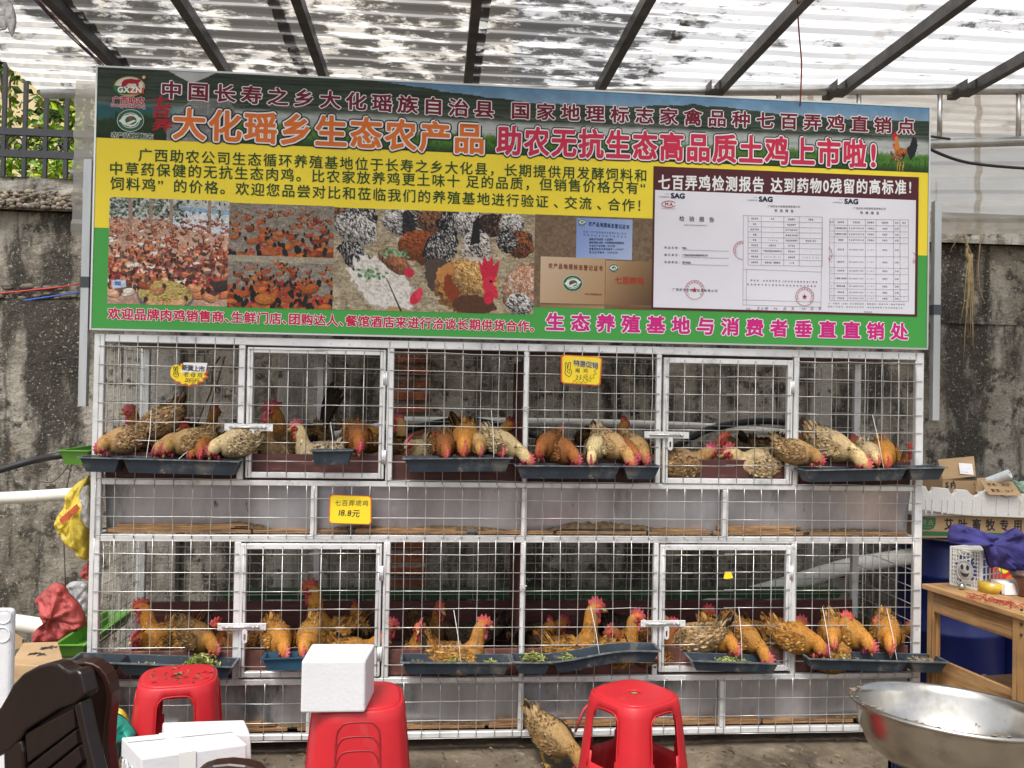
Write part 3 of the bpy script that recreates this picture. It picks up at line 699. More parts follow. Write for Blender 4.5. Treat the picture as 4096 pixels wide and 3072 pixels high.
# rooster, front right
barred(1.27*A_/1.93, .74, .29, .25, .25, sr('cf9a58'), sr('7a4322'), 30, .5, 21); R.ell(1.12*A_/1.93, .63, .12, .1, .3, sr('c98a4c'), 1, .03, 2); R.ell(1.13*A_/1.93, .76, .07, .14, -.25, sr('8a3f20'), 1, .03, 3)
barred(1.33*A_/1.93, .67, .2, .16, .5, sr('e2b878'), sr('95602e'), 44, .5, 13); R.ell(1.35*A_/1.93, .92, .2, .09, .1, sr('5a3a28'), 1, .05, 5)
R.poly([(1.43*A_/1.93, .68), (1.38*A_/1.93, .46), (1.42*A_/1.93, .52), (1.44*A_/1.93, .42), (1.48*A_/1.93, .5), (1.52*A_/1.93, .42), (1.53*A_/1.93, .52), (1.59*A_/1.93, .46), (1.57*A_/1.93, .62), (1.52*A_/1.93, .7)], sr('d02844'))
R.ell(1.5*A_/1.93, .72, .07, .09, 0, sr('d8324c')); R.ell(1.49*A_/1.93, .84, .05, .07, 0, sr('cf2a46')); R.ell(1.55*A_/1.93, .79, .03, .06, -.3, sr('d8324c')); R.ell(1.56*A_/1.93, .71, .03, .018, .5, sr('c9a860')); R.ell(1.51*A_/1.93, .68, .014, .014, 0, BK)
barred(1.83*A_/1.93, .75, .19, .24, .4, sr('b0764e'), WH, 26, .5, 31); barred(1.8*A_/1.93, .9, .12, .1, .2, WH, BK, 26, .5, 32)
R.noise(60, .3, 9)
R.mesh('rooster_photo', ban, x0, x1, z1, z0, YB-.0018, m_print); xa = x1
x0, x1, z1, z0 = prect((2141, 860), (2610, 872), (2612, 1240), (2133, 1228)); x0 = xa
R = Ras(190, 150, (x1-x0)/(z1-z0), sr('7d6852')); A_ = R.asp; R.noise(40, .5, 3)
def grad(x_0, x_1, y_0, y_1, c0, c1):
    m = (R.X > x_0*A_) & (R.X < x_1*A_) & (R.Y > y_0) & (R.Y < y_1); t = np.clip((R.X/A_-x_0)/(x_1-x_0)*.6+(R.Y-y_0)/(y_1-y_0)*.4, 0, 1)[..., None]
    R.a = np.where(m[..., None], np.array(c0)*(1-t)+np.array(c1)*t, R.a)
grad(.345, .82, 0.02, .46, sr('7f9ad6'), sr('b9c9ea')); grad(.055, .595, .455, .955, sr('dcc3a8'), sr('b08f66')); grad(.6, 1., .47, .955, sr('c9a47a'), sr('5d4630')); grad(.055, .595, .965, 1., sr('8a6d4c'), sr('b99a70')); grad(.6, 1., .965, 1.2, sr('8a6a45'), sr('5a452e'))
R.mesh('plaque_photo', ban, x0, x1, z1, z0, YB-.0018, m_print); plq = (x0, x1, z1, z0)
# ---- maroon report board
x0, x1, z1, z0 = prect((2606, 668), (3675, 706), (3667, 1269), (2612, 1236)); flat('maroon_panel', x0, x1, z0, z1, 4, hx('54262c'))
rx0, rx1, rz1, rz0 = prect((2620, 765), (3661, 797), (3658, 1258), (2612, 1229)); flat('report_pages', rx0, rx1, rz0, rz1, 5, hx('e6e6ee'))
# ---- lettering
def ink(name, c): return mat('ink_'+name, c, .5, spec=.25)
def at(px, py): return P(px, py, YB)
def lettering(name, s, a, bpt, h, layers, sx=1., wt=None, y0=4, slant=0.):
    "layers: list of (colour, growth in em); each a flat sheet of letters a hair in front of the last"
    for k, (cn, c, g) in enumerate(layers):
        b = MB(); A_, B_ = at(*a), at(*bpt)
        text_line(b, s, A_, B_, h, FRONT, g, wt, sx, slant, up=(0, 0, 1), lift=.0006*y0+.0007*k)
        b.build(name if k == len(layers)-1 else name+'_outline', ink(cn, c), ban)
WHT = ('white', (.86, .86, .86)); BLK = ('black', (.02, .02, .025)); MAR = ('maroon', hx('731a33'))
L2 = lambda c, g0, g1: [(*WHT, g0), (*c, g1)]
lettering('headline', '中国长寿之乡大化瑶族自治县', (687, 361), (1936, 437), .077, L2(MAR, .075, .028), 1.15)
lettering('headline', '国家地理标志家禽品种七百弄鸡直销点', (2082, 443), (3623, 504), .075, L2(MAR, .075, .028), 1.12)
OR = ('orange', hx('dd7430')); CRI = ('crimson', hx('cc3052')); GRN = ('dark_green', hx('1f4a2c')); MAG = ('magenta', hx('d02a86'))
lettering('title', '大化瑶乡生态农产品', (758, 497), (1877, 554), .135, [(*BLK, .115), (*WHT, .072), (*OR, .03)], 1.0)
lettering('title', '助农无抗生态高品质土鸡上市啦', (2037, 563), (3417, 614), .128, [(*BLK, .12), (*WHT, .078), (*CRI, .034)], .86)
lettering('title', '!', (3492, 623), (3493, 623), .135, [(*BLK, .12), (*WHT, .078), (*CRI, .034)], .9)
lettering('paragraph', '广西助农公司生态循环养殖基地位于长寿之乡大化县，长期提供用发酵饲料和', (582, 620), (2563, 702), .057, [(*GRN, .012)])
lettering('paragraph', '中草药保健的无抗生态肉鸡。比农家放养鸡更土味十 足的品质，但销售价格只有“', (465, 674), (2586, 753), .057, [(*GRN, .012)], wt={' ': .3})
lettering('paragraph', '饲料鸡”的价格。欢迎您品尝对比和莅临我们的养殖基地进行验证、交流、合作！', (470, 734), (2570, 823), .057, [(*GRN, .012)])
lettering('report_title', '七百弄鸡检测报告', (2656, 729), (3032, 738), .068, [(*WHT, .026)], .8, y0=6)
lettering('report_title', '达到药物0残留的高标准!', (3105, 741), (3639, 750), .068, [(*WHT, .026)], .8, wt={'0': .55, '!': .5}, y0=6)
lettering('slogan', '欢迎品牌肉鸡销售商、生鲜门店、团购达人、餐馆酒店来进行洽谈长期供货合作。', (457, 1254), (2142, 1306), .05, L2(('rose', hx('c92a4e')), .075, .03), 1.0, wt={'、': .5})
lettering('slogan', '生态养殖基地与消费者垂直直销处', (2220, 1287), (3596, 1326), .078, L2(MAG, .085, .036), 1.06)
for ch, q in zip('七百弄', ((650, 405), (646, 448), (652, 500))):
    lettering('rock_inscription', ch, q, (q[0]+1, q[1]), .052, [('brush_red', hx('a8202c'), .03)], 1.55, slant=.12)
lettering('logo_name', '广西助农', (465, 401), (563, 404), .033, L2(('logo_red', hx('b01c30')), .07, .03))
lettering('logo_name', 'GuangxiZhuNong', (450, 420), (577, 426), .020, L2(('logo_red', 0), .08, .02))
lettering('logo_caption', '农产品地理标志', (458, 541), (601, 547), .026, L2(GRN, .09, .03))
# emblems: rings, cow and band
def emb(name, shapes, lay=5):
    b = MB(); k = 0
    for (c, pts) in shapes:
        b.col = lin(sr(c)); k += 1; b.add([(p.x, YB-.0006*lay-.0003*k, p.z) for p in (at(*q) for q in pts)], [tuple(range(len(pts)))[::-1]])
    b.build(name, m_print, ban)
def circ(cx, cy, rx, ry=None, n=28, a0=0, a1=2*PI): ry = ry or rx; return [(cx+rx*math.cos(a0+(a1-a0)*t/n), cy+ry*math.sin(a0+(a1-a0)*t/n)) for t in range(n+(a1-a0 < 6.28))]
emb('cow_emblem', [('c9b98a', circ(519, 347, 62, 40)), ('e9e6da', circ(519, 345, 55, 34)), ('2f6b3a', circ(510, 347, 57, 33, a0=PI*.5, a1=PI*1.08)+[(455, 345), (470, 352), (515, 356)]),
    ('3a7a44', [(456, 343), (520, 350), (520, 380), (470, 374), (458, 360)]), ('d8622c', [(520, 350), (578, 352), (577, 376), (520, 380)]),
    ('b01c34', [(487, 347), (489, 330), (500, 320), (525, 316), (548, 320), (560, 318), (566, 326), (556, 330), (555, 348), (548, 348), (546, 336), (515, 335), (505, 346), (496, 347)]),
    ('c98a4a', circ(577, 311, 8, 8, 12)), ('e6d9c0', circ(577, 311, 5, 5, 12))])
lettering('emblem_letters', 'GXZN', (484, 361), (557, 362), .031, [(*WHT, .05)], 1.0, y0=12)
def geo_logo(cx, cy, r, name):
    q = r/50; emb(name, [('e8eee8', circ(cx, cy, r*1.04, r*.86)), ('2c6a48', circ(cx, cy, r, r*.82)), ('e8eee8', circ(cx, cy, r*.72, r*.6)), ('2c6a48', circ(cx, cy, r*.66, r*.54)),
        ('eef2ee', [(cx-r*.9, cy+2*q), (cx-r*.45, cy-18*q), (cx, cy-25*q), (cx+r*.45, cy-20*q), (cx+r*.9, cy-6*q), (cx+r*.6, cy+6*q), (cx+r*.35, cy+20*q), (cx, cy+25*q), (cx-r*.4, cy+18*q)]),
        ('2c6a48', circ(cx+2*q, cy, r*.44, r*.34)), ('c23a2c', circ(cx, cy-9*q, r*.13, r*.11, 12)), ('eef2ee', [(cx-16*q, cy+10*q), (cx+14*q, cy-2*q), (cx+22*q, cy+2*q), (cx-4*q, cy+16*q)])])
geo_logo(523, 483, 52, 'landmark_emblem')
# plaques: the lettering on the photographed metal plates
pq = lambda u, v: (lerp(2141, 2608, u), lerp(864, 1236, v))
BRN = ('plaque_red', hx('7a2a20')); NAV = ('plaque_navy', hx('232a55'))
lettering('plaque_text', '农产品地理标志登记证书', pq(.13, .535), pq(.56, .565), .024, [(*BRN, .02)], .75, y0=5)
lettering('plaque_text', '农产品地理标志登记证书', pq(.47, .085), pq(.79, .12), .02, [(*NAV, .02)], .72, y0=5)
lettering('plaque_text', '七百弄鸡', pq(.71, .69), pq(.9, .70), .032, [('plate_red', hx('b03a28'), .03)], 1., y0=5)
lettering('plaque_text', '中华人民共和国农业部', pq(.43, .84), pq(.56, .845), .009, [(*BRN, .01)], .8, y0=5)
lettering('plaque_text', '★★★', pq(.74, .985), pq(.86, .985), .02, [('plate_red', 0, .0)], 1., y0=5)
for k, (a_, c_) in enumerate((('依据《农产品地理标志管理办法》规定', .17), ('特颁发此证书准予使用标志', .205))): lettering('plaque_text', a_, pq(.42, c_), pq(.77, c_+.02), .009, [(*NAV, 0)], .8, y0=5)
for k, s_ in enumerate(('被登记产品名称：七百弄鸡', '登记申请人全称：大化瑶族自治县畜牧站', '产品生产总规模：100万羽', '质量控制技术规范编号：AGI2017', '登记证书编号：AGI02041')): lettering('plaque_text', s_, pq(.47, .25+.035*k), pq(.47+.012*len(s_)*1.3, .255+.035*k), .0105, [(*NAV, .01)], .85, y0=5)
c_ = pq(.32, .725); geo_logo(c_[0], c_[1], 38, 'plaque_emblem'); c_ = pq(.67, .56); geo_logo(c_[0], c_[1], 19, 'plaque_emblem'); c_ = pq(.40, .07); geo_logo(c_[0], c_[1], 15, 'plaque_emblem')
# reports
INK = ('report_ink', (.05, .05, .07)); RED = ('stamp_red', hx('b02030'))
def r6(x, y): return (x/1.7015+2500, y/1.7015+600)      # pixels of an enlarged view of the board
def rep(s, a, b_, h, c=INK, g=0., **k): lettering('report_text', s, r6(*a), r6(*b_), h, [(*c, g)], y0=7, **k)
for (x, y) in ((355, 312), (953, 335), (1535, 350)):
    rep('SAG', (x-33, y), (x+32, y+2), .030, ('navy', hx('20264a')), .05, sx=1.1); rep('中检联检测', (x-118, y+8), (x-62, y+9), .008); rep('SINO', (x-80, y-12), (x-60, y-12), .006)
rep('MA', (282, 370), (312, 371), .021, RED, .02); rep('202000340127', (250, 399), (342, 402), .007, RED)
b = MB(); A_ = [at(*r6(*q)) for q in circ(297, 370, 48, 22, 24, .5, 5.8)]; b.tube([(q.x, YB-.0048, q.z) for q in A_], .0012, 4); b.build('report_mark', ink(*RED), ban)
rep('检验报告', (385, 468), (588, 475), .024, g=.01); rep('№:BPSGF1005680602C', (408, 512), (552, 515), .009)
for k, s_ in enumerate(('样品名称：鸡肉', '委托单位：广西助农畜牧养殖有限公司', '检验类别：委托检验')):
    y = 665+49*k; rep(s_[:5], (275, y), (372, y+3), .011, g=.01); rep(s_[5:], (395, y+3), (395+14.5*(len(s_)-6), y+5), .0105, g=.01)
    b = MB(); q, w_ = at(*r6(388, y+16)), at(*r6(703, y+25)); b.bar((q.x, YB-.0048, q.z), (w_.x, YB-.0048, w_.z), .0004, .0009); b.build('report_rule', ink(*INK), ban)
rep('广西民生中检联检测有限公司', (330, 950), (618, 960), .013, g=.008)
for (x, y) in ((1080, 384), (1662, 398)): rep('广西民生中检联检测有限公司', (x-102, y), (x+102, y+4), .0105, g=.006); rep('检验报告', (x-55, y+29), (x+55, y+33), .0135, g=.012)
def table(xs_, ys_, skew, cells, h):
    b = MB(); sk = lambda x, y: r6(x, y+skew*(x-xs_[0]))
    def ln(a, c): q, w_ = at(*sk(*a)), at(*sk(*c)); b.bar((q.x, YB-.0046, q.z), (w_.x, YB-.0046, w_.z), .0005 if True else 0, .0008)
    for y in ys_: ln((xs_[0], y), (xs_[-1], y))
    for x in xs_: ln((x, ys_[0]), (x, ys_[-1]))
    b.build('report_table', ink(*INK), ban)
    for j, row in enumerate(cells):
        for i, s_ in enumerate(row):
            if not s_ or j >= len(ys_)-1 or i >= len(xs_)-1: continue
            cx, cy = (xs_[i]+xs_[i+1])/2, (ys_[j]+ys_[j+1])/2; W_ = min((xs_[i+1]-xs_[i])*.86, 11.5*len(s_)); a = sk(cx-W_/2+5, cy); c = sk(cx+W_/2-5, cy)
            b2 = 0; lettering('report_text', s_, a, c, h, [(*INK, .012)], y0=7, sx=.8)
table([835, 925, 1078, 1183, 1340], [448, 486, 523, 558, 595, 630, 666, 706, 745, 784], .018,
      [['样品名称', '鸡肉', '样品编号', '见报告'], ['商标', '/', '样品原编号', '/'], ['规格/等级', '/', '生产日期/批号', '/'], ['质量', '/', '保质期/限用期', '/'], ['数量', '1.26kg', '包装及包装情况', '塑料袋/完好'], ['样品状态', '新鲜冷冻', '生产单位', '/'], ['委托单位', '广西助农畜牧养殖有限公司', '联系电话', '/'], ['收样日期', '2025-10-25', '检验日期', '2025-11-03'], ['检验项目', '恩诺沙星、氯霉素等', '10项', '/']], .0085)
rep('经检验，所检项目符合《食品安全国家标准》要求', (858, 888), (1300, 900), .0085, g=.01); rep('食品动物中禁止使用的药品及其他化合物清单', (835, 915), (1290, 928), .0085, g=.01)
for s_, x in (('批准：', 830), ('审核：', 1015), ('主检：', 1205)): rep(s_, (x, 1080), (x+28, 1082), .009)
for s_, x in (('王小明', 905), ('刘文', 1085), ('马东', 1270)): rep(s_, (x, 1080), (x+55, 1080), .016, sx=.9, slant=.3)
b = MB()
for (a, c) in (((803, 445), (800, 1055)), ((800, 1055), (1330, 1070)), ((803, 445), (835, 446)), ((1340, 460), (1330, 1070)), ((824, 815), (822, 1055)), ((800, 812), (1334, 832)), ((800, 1020), (1330, 1036))):
    q, w_ = at(*r6(*a)), at(*r6(*c)); b.bar((q.x, YB-.0044, q.z), (w_.x, YB-.0044, w_.z), .0005, .0008)
b.build('report_table', ink(*INK), ban)
rows = [['序号', '检验项目', '检验依据', '标准要求', '检验结果', '结论', '备注']]+[[str(k+1), nm, 'GB 31658.17-2021' if k > 2 else '农业部781号公告', '不得检出' if k < 3 else '≤100', '未检出', '合格', '/'] for k, nm in enumerate(('呋喃唑酮代谢物', '呋喃西林代谢物', '氯霉素', '恩诺沙星', '氟苯尼考', '多西环素', '土霉素/金霉素', '磺胺类总量', '甲氧苄啶', '环丙沙星'))]
table([1390, 1420, 1512, 1632, 1705, 1825, 1868, 1925], [470, 512, 552, 592, 632, 722, 800, 842, 905, 945, 990, 1025], .012, rows, .0085)
rep('注：磺胺类（总量）包含磺胺嘧啶、磺胺噻唑、磺胺吡啶、磺胺甲基嘧啶', (1385, 1045), (1895, 1052), .008); rep('磺胺二甲嘧啶、磺胺间甲氧嘧啶、磺胺喹噁啉等十种药物残留之和', (1385, 1066), (1880, 1076), .008); rep('报告结束', (1630, 1103), (1672, 1104), .008)
def stamp(cx, cy, r, a0=0., a1=2*PI):
    b = MB(); n_ = 32; pts = [at(*r6(cx+r*math.cos(a0+(a1-a0)*t/n_), cy+r*math.sin(a0+(a1-a0)*t/n_))) for t in range(n_+1)]
    b.tube([(q.x, YB-.0056, q.z) for q in pts], .0009, 4)
    if a1-a0 > 6:
        c = at(*r6(cx, cy)); letters(b, '★', (c.x, YB-.0056, c.z), (.03, 0, 0), (0, 0, .03), FRONT)
    for k, ch in enumerate('广西民生中检联检测有限公司'):
        a = PI*.8+(PI*1.4)*k/12
        if a0 <= a % (2*PI) <= a1 or a1-a0 > 6:
            q = at(*r6(cx+r*.8*math.cos(a), cy+r*.8*math.sin(a))); t = a+PI/2; ex = Vector((math.cos(t), 0, -math.sin(t)))*.0085; letters(b, ch, (q.x, YB-.0056, q.z), ex, Vector((-ex.z, 0, ex.x)), FRONT, .01)
    b.build('report_stamp', ink(*RED), ban)
stamp(472, 952, 64); stamp(1220, 998, 62); stamp(798, 683, 62, PI*.5, PI*1.5); stamp(1345, 712, 60, -.9, .9); stamp(1925, 735, 50, -.9, .9)
# ---- steel posts that carry the banner
m_post = mat('zinc_post', (.5, .52, .52), .4, metal=.6, noise=(9, .2), stretch=(1, 1, .15))
for (px, y0_, y1_) in ((345, 640, 1625), (3741, 806, 1681)):
    a, c = P(px, y0_, .02), P(px, y1_, .02)
    b = MB(); x = (a.x+c.x)/2; b.box((x-.0155, .004, c.z), (x+.0155, .034, a.z)); b.build('support_post', m_post, ban)
    for zc in (lerp(c.z, a.z, .55), ):
        b = MB(); zz = P(px, 1130 if px < 999 else 1240, .02).z; b.box((x-.018, .0015, zz-.022), (x+.018, .036, zz+.022)); b.build('clamp', mat('dark_clamp', (.06, .065, .08), .6), ban)
# ================================================================== CAGES
m_frame = mat('galvanised_tube', (.80, .81, .81), .34, metal=.35, noise=(5, .2), bump=(25, .08), mix2=[((.46, .47, .48), 6, .54, .7), ((.16, .13, .10), 24, .655, .74), ((.30, .24, .17), 9, .66, .78)])
m_wire = mat('galvanised_wire', (.62, .61, .58), .35, metal=.7, noise=(15, .2))
m_sheet = mat('zinc_sheet', (.44, .44, .47), .3, metal=.55, noise=(4, .28), stretch=(1.4, 1, .5), bump=(6, .12), mix2=[((.17, .19, .2), 3, .55, .66), ((.55, .52, .5), 5, .58, .75), ((.06, .055, .05), 14, .66, .72)])
m_ply = mat('brown_plywood', (.085, .026, .021), .55, noise=(12, .3), stretch=(1, 1, 6), mix2=[((.17, .075, .06), 6, .58, .75)])
m_plyf = mat('faded_plywood', (.13, .045, .035), .7, noise=(10, .4), mix2=[((.22, .12, .1), 12, .5, .7), ((.05, .03, .025), 25, .55, .7)])
m_pedge = mat('plywood_edge', (.36, .2, .09), .85, noise=(14, .45), stretch=(1, 1, 14), mix2=((.12, .07, .035), 8, .5, .65))
CD = .6
ca = thing('poultry_cage', (.39, CD/2, .056), 'two tier galvanised wire poultry cage with four latched doors', 'cage')
FY0, FY1 = 0., .028
def fbar(x0, x1, z0, z1, y0=FY0, y1=FY1, name='frame_bar', m=None):
    b = MB(); b.box((x0, y0, z0), (x1, y1, z1)); return b.build(name, m or m_frame, ca, bevel=.0025, seg=1)
HZ = [(1.689, 1.722), (1.108, 1.131), (.876, .904), (.285, .310), (.057, .081)]
XL, XR = -1.383, 2.162
for (y0, y1) in ((FY0, FY1), (CD-.028, CD)):
    for (x0, x1) in ((XL, XL+.041), (XR-.035, XR)): fbar(x0, x1, .057, 1.722, y0, y1, 'corner_post')
    for (z0, z1) in HZ: fbar(XL+.042, XR-.036, z0, z1, y0+.001, y1-.001, 'rail')
for (z0, z1) in HZ:
    for (x0, x1) in ((XL+.004, XL+.032), (XR-.032, XR-.004)): fbar(x0, x1, z0, z1, FY1+.001, CD-.029, 'side_rail')
VX = [(-.806, -.780), (-.197, -.169), (.380, .402), (.955, .977), (1.567, 1.591)]
for (x0, x1) in VX:
    fbar(x0, x1, 1.1315, 1.6885); fbar(x0, x1, .3105, .8755)
for (x0, x1) in ((-.502, -.476), (.380, .402), (1.256, 1.281)):
    fbar(x0, x1, .9045, 1.1075); fbar(x0, x1, .0815, .2845)
for (x0, x1) in ((-.56, -.53), (1.135, 1.165)):
    fbar(x0, x1, .09, 1.68, CD-.027, CD-.001, 'back_post')
# wire mesh
ZW = [1.672-.0768*k for k in range(22)]
WR = .0018
def panel(name, xs_, zs_, x0, x1, z0, z1, parent=None, y=-.004, skip=None):
    b = MB(); b.sm = True
    u = random.uniform
    def bent(p, q):
        p, q = Vector(p), Vector(q); k = random.choice((.0007, .0012, .0028)); b.tube([p]+[lerp(p, q, t)+Vector((u(-k, k), u(-k, k)*.4, u(-k, k))) for t in (.2, .4, .6, .8)]+[q], WR, 5)
    for z in zs_: bent((x0, y, z+u(-.0015, .0015)), (x1, y, z+u(-.0015, .0015)))
    for x in xs_: xx = x+u(-.0015, .0015); bent((xx, y+.0035, z0), (xx+u(-.0015, .0015), y+.0035, z1))
    return b.build(name, m_wire, parent or ca)
def xr(a, c, st=.0766): return [a+st*k for k in range(int((c-a)/st+1.001))]
zt = [z for z in ZW if z > 1.12]; zm_ = [z for z in ZW if .89 < z < 1.12]; zl = [z for z in ZW if .28 < z < .85]; zb = [z for z in ZW if z < .28]
for (xa_, xb_) in ((-1.362, -.785), (-.187, .385), (.397, .968), (1.585, 2.152)):
    panel('mesh_panel', xr(xa_, xb_), zt, xa_, xb_, 1.118, 1.716); panel('mesh_panel', xr(xa_, xb_), zl, xa_, xb_, .296, .9)
for (xa_, xb_) in ((-1.362, -.489), (-.486, .388), (.394, 1.267), (1.272, 2.152)):
    panel('mesh_panel', xr(xa_, xb_), [z-.001 for z in zm_], xa_, xb_, .892, 1.116, y=-.0085); panel('mesh_panel', xr(xa_, xb_), [z-.001 for z in zb], xa_, xb_, .057, .294, y=-.0085)
# back and side meshes
for (z0, z1, zs_) in ((1.135, 1.69, zt), (.315, .87, zl)):
    panel('mesh_panel', xr(XL+.06, XR-.05), zs_, XL+.03, XR-.03, z0, z1, y=CD+.004)
    for x in (XL+.012, XR-.012):
        b = MB(); b.sm = True
        for z in zs_: b.wire((x, .03, z), (x, CD-.03, z), WR)
        for k in range(8): b.wire((x+.003, .045+.0735*k, z0), (x+.003, .045+.0735*k, z1), WR)
        b.build('mesh_panel', m_wire, ca)
# small weld hooks along the rails
b = MB(); b.sm = True
for z in (1.7, .89, .297, .293):
    for x in xr(-.74, 2.1, .0766):
        if random.random() < .8: b.ball((x, -.003, z+random.uniform(-.004, .004)), .0032, 5, 4)
tag(b.build('weld_spots', m_frame, ca), kind='stuff')
# doors
def door(x0, x1, z0, z1):
    f = MB(); w_ = .0235
    for (a, c) in (((x0, -.006, z0), (x0+w_, .02, z1)), ((x1-w_, -.006, z0), (x1, .02, z1)), ((x0+w_+.0003, -.0055, z1-w_), (x1-w_-.0003, .0195, z1)), ((x0+w_+.0003, -.0055, z0), (x1-w_-.0003, .0195, z0+w_))): f.box(a, c)
    d = f.build('door', m_frame, ca, bevel=.0025, seg=1)
    b = MB(); b.sm = True; zs_ = [z for z in ZW if z0+.005 < z < z1-.004]; xm = (x0+x1)/2
    for z in zs_:
        b.wire((x0+.008, -.0105, z), (xm+.03, -.0105, z), WR); b.wire((xm-.01, -.0102, z+.0042), (x1-.008, -.0102, z+.0042), WR)
    n_ = 8
    for k in range(n_):
        x = x0+.012+(x1-x0-.024)*k/(n_-1); b.wire((x, -.0075, z0+.006), (x, -.0075, z1-.006), WR)
    for z in (z0+.012, z1-.012):
        for k in range(n_): b.ball((x0+.012+(x1-x0-.024)*k/(n_-1), -.008, z), .003, 5, 4)
    b.build('door_mesh', m_wire, d)
    for z in (lerp(z0, z1, .17), lerp(z0, z1, .78)):
        b = MB(); b.sm = True; b.tube([(x1+.004, -.006, z-.03), (x1+.004, -.006, z+.03)], .0045, 8); b.box((x1-.012, -.0085, z-.028), (x1+.002, -.0065, z+.028)); b.build('hinge', m_frame, d)
    zc = lerp(z0, z1, .385); xc = x0-.009
    b = MB(); b.box((xc-.075, -.0165, zc-.0145), (xc+.012, -.0135, zc+.0145)); b.box((xc+.014, -.0165, zc-.0145), (xc+.12, -.0135, zc+.0145)); b.build('latch_plate', m_frame, d, bevel=.001, seg=1)
    b = MB(); b.sm = True; b.tube([(xc-.055, -.023, zc+.001), (xc+.085, -.023, zc+.001)], .0048, 8); b.ball((xc+.087, -.023, zc+.001), .008, 8, 6)
    for dx in (-.035, -.005, .03, .07): b.tube([(xc+dx+.008*math.cos(t), -.0165-.011*math.sin(t), zc+.001+.0*t) for t in (0, .8, 1.57, 2.4, 3.14)], .003, 6)
    for dx in (-.068, .108):
        for dz in (-.009, .009): b.ball((xc+dx, -.0165, zc+dz), .0028, 6, 4)
    b.build('latch_bolt', m_wire, d)
    b = MB(); q = xc+.036; pts = [(q+.011*math.cos(t)*(1), zc-.018-.018+(.011*math.sin(t)+(-.018 if math.sin(t) < 0 else .018))) for t in np.linspace(0, 2*PI, 16, endpoint=False)]
    inn = [(q+.0042*math.cos(t), zc-.04+(.004*math.sin(t)+(-.009 if math.sin(t) < 0 else .009))) for t in np.linspace(0, 2*PI, 16, endpoint=False)]
    for yy, fl in ((-.026, 0), (-.0225, 1)):
        vs = [(p[0], yy, p[1]) for p in pts]+[(p[0], yy, p[1]) for p in inn]
        b.add(vs, [((k, (k+1) % 16, 16+(k+1) % 16, 16+k) if fl else (16+k, 16+(k+1) % 16, (k+1) % 16, k)) for k in range(16)])
    for ring in (pts, inn):
        b.add([(p[0], -.026, p[1]) for p in ring]+[(p[0], -.0225, p[1]) for p in ring], [(k, (k+1) % 16, 16+(k+1) % 16, 16+k) for k in range(16)])
    b.build('hasp', m_frame, d, recalc=True)
door(-.770, -.203, 1.141, 1.681); door(.985, 1.560, 1.133, 1.676); door(-.780, -.204, .319, .870); door(.982, 1.565, .325, .870)
# boards
def board(name, a, c, m, bev=.002): b = MB(); b.box(a, c); return b.build(name, m, ca, bevel=bev, seg=1)
board('kick_board', (XL+.045, .032, 1.132), (.378, .044, 1.238), m_ply); board('kick_board', (.404, .032, 1.132), (XR-.04, .044, 1.236), m_ply)
board('kick_board', (XL+.045, .032, .311), (.378, .044, .42), m_plyf); board('kick_board', (.404, .032, .311), (XR-.04, .044, .42), m_plyf)
board('kick_board', (XL+.045, CD-.045, .311), (XR-.04, CD-.033, .50), m_ply)
board('partition', (.384, .046, 1.134), (.397, CD-.05, 1.655), m_ply); board('partition', (.384, .046, .3115), (.397, CD-.05, .865), m_ply)
board('floor_board', (XL+.045, .046, 1.118), (XR-.04, CD-.035, 1.1295), m_plyf); board('floor_board', (XL+.045, .046, .297), (XR-.04, CD-.05, .3085), m_plyf)
board('light_block_board', (XL+.045, .066, .0825), (XR-.04, CD-.03, .0885), m_plyf); board('top_board', (XL+.045, .032, 1.699), (XR-.04, CD-.03, 1.711), m_ply)  # lowest board: unseen, added to block light and darken the gap beneath
for (zt_, zb_) in ((1.106, .9065), (.283, .0835)):
    b = MB(); nx = 40
    pts = []
    for j in range(5):
        for i in range(nx):
            x = lerp(XL+.044, XR-.038, i/(nx-1)); t = j/4; pts.append((x, .034+.03*t+.006*math.sin(x*9+t*3)*t, lerp(zt_, zb_, t)))
    b.add(pts, [(j*nx+i, (j+1)*nx+i, (j+1)*nx+i+1, j*nx+i+1) for j in range(4) for i in range(nx-1)]); b.sm = True
    b.build('dropping_sheet', m_sheet, ca, smooth=True)
    rb = random.Random(int(zt_*100))
    x = XL+.06
    while x < XR-.2:
        L = rb.uniform(.22, .6); L = min(L, XR-.05-x); nl = rb.choice((2, 2, 3, 5))
        b = MB()
        for k in range(nl):
            e0, e1 = rb.uniform(0, .05) if k > 1 else 0, rb.uniform(0, .12) if k > 1 else 0
            b.box((x+e0, .0302+rb.uniform(0, .002), zb_+.002+k*.0072), (x+L-e1, .06, zb_+.002+k*.0072+.0062))
        b.build('dropping_board', m_pedge, ca)
        x += L+rb.uniform(.005, .05)
m_dung = mat('dried_droppings', (.17, .115, .06), .95, noise=(50, .6), bump=(80, 1.))
for (zb_, hs_) in ((.921, ((-1.13, .25, .02), (-.85, .2, .035), (-.3, .2, .02), (.1, .25, .025), (.75, .28, .045), (1.0, .2, .02), (1.8, .3, .018))), (.099, ((-.45, .2, .02), (.2, .3, .018), (1.2, .2, .015), (1.9, .2, .02)))):
    for (xc, w_, h_) in hs_:
        b = MB(); b.sm = True
        def hf(u, v):
            x = xc+w_*(u*2-1); e = max(0, 1-(u*2-1)**2)**.8
            n_ = .5+.9*float(fbm(np.array([x*40.]), np.array([v*4.]), 3)[0])
            return (x, .033+.03*v, zb_-.005+h_*e*n_*(.4+.6*math.sin(v*PI*.5)))
        b.grid(hf, 50, 6); b.build('dropping_heap', m_dung, ca)
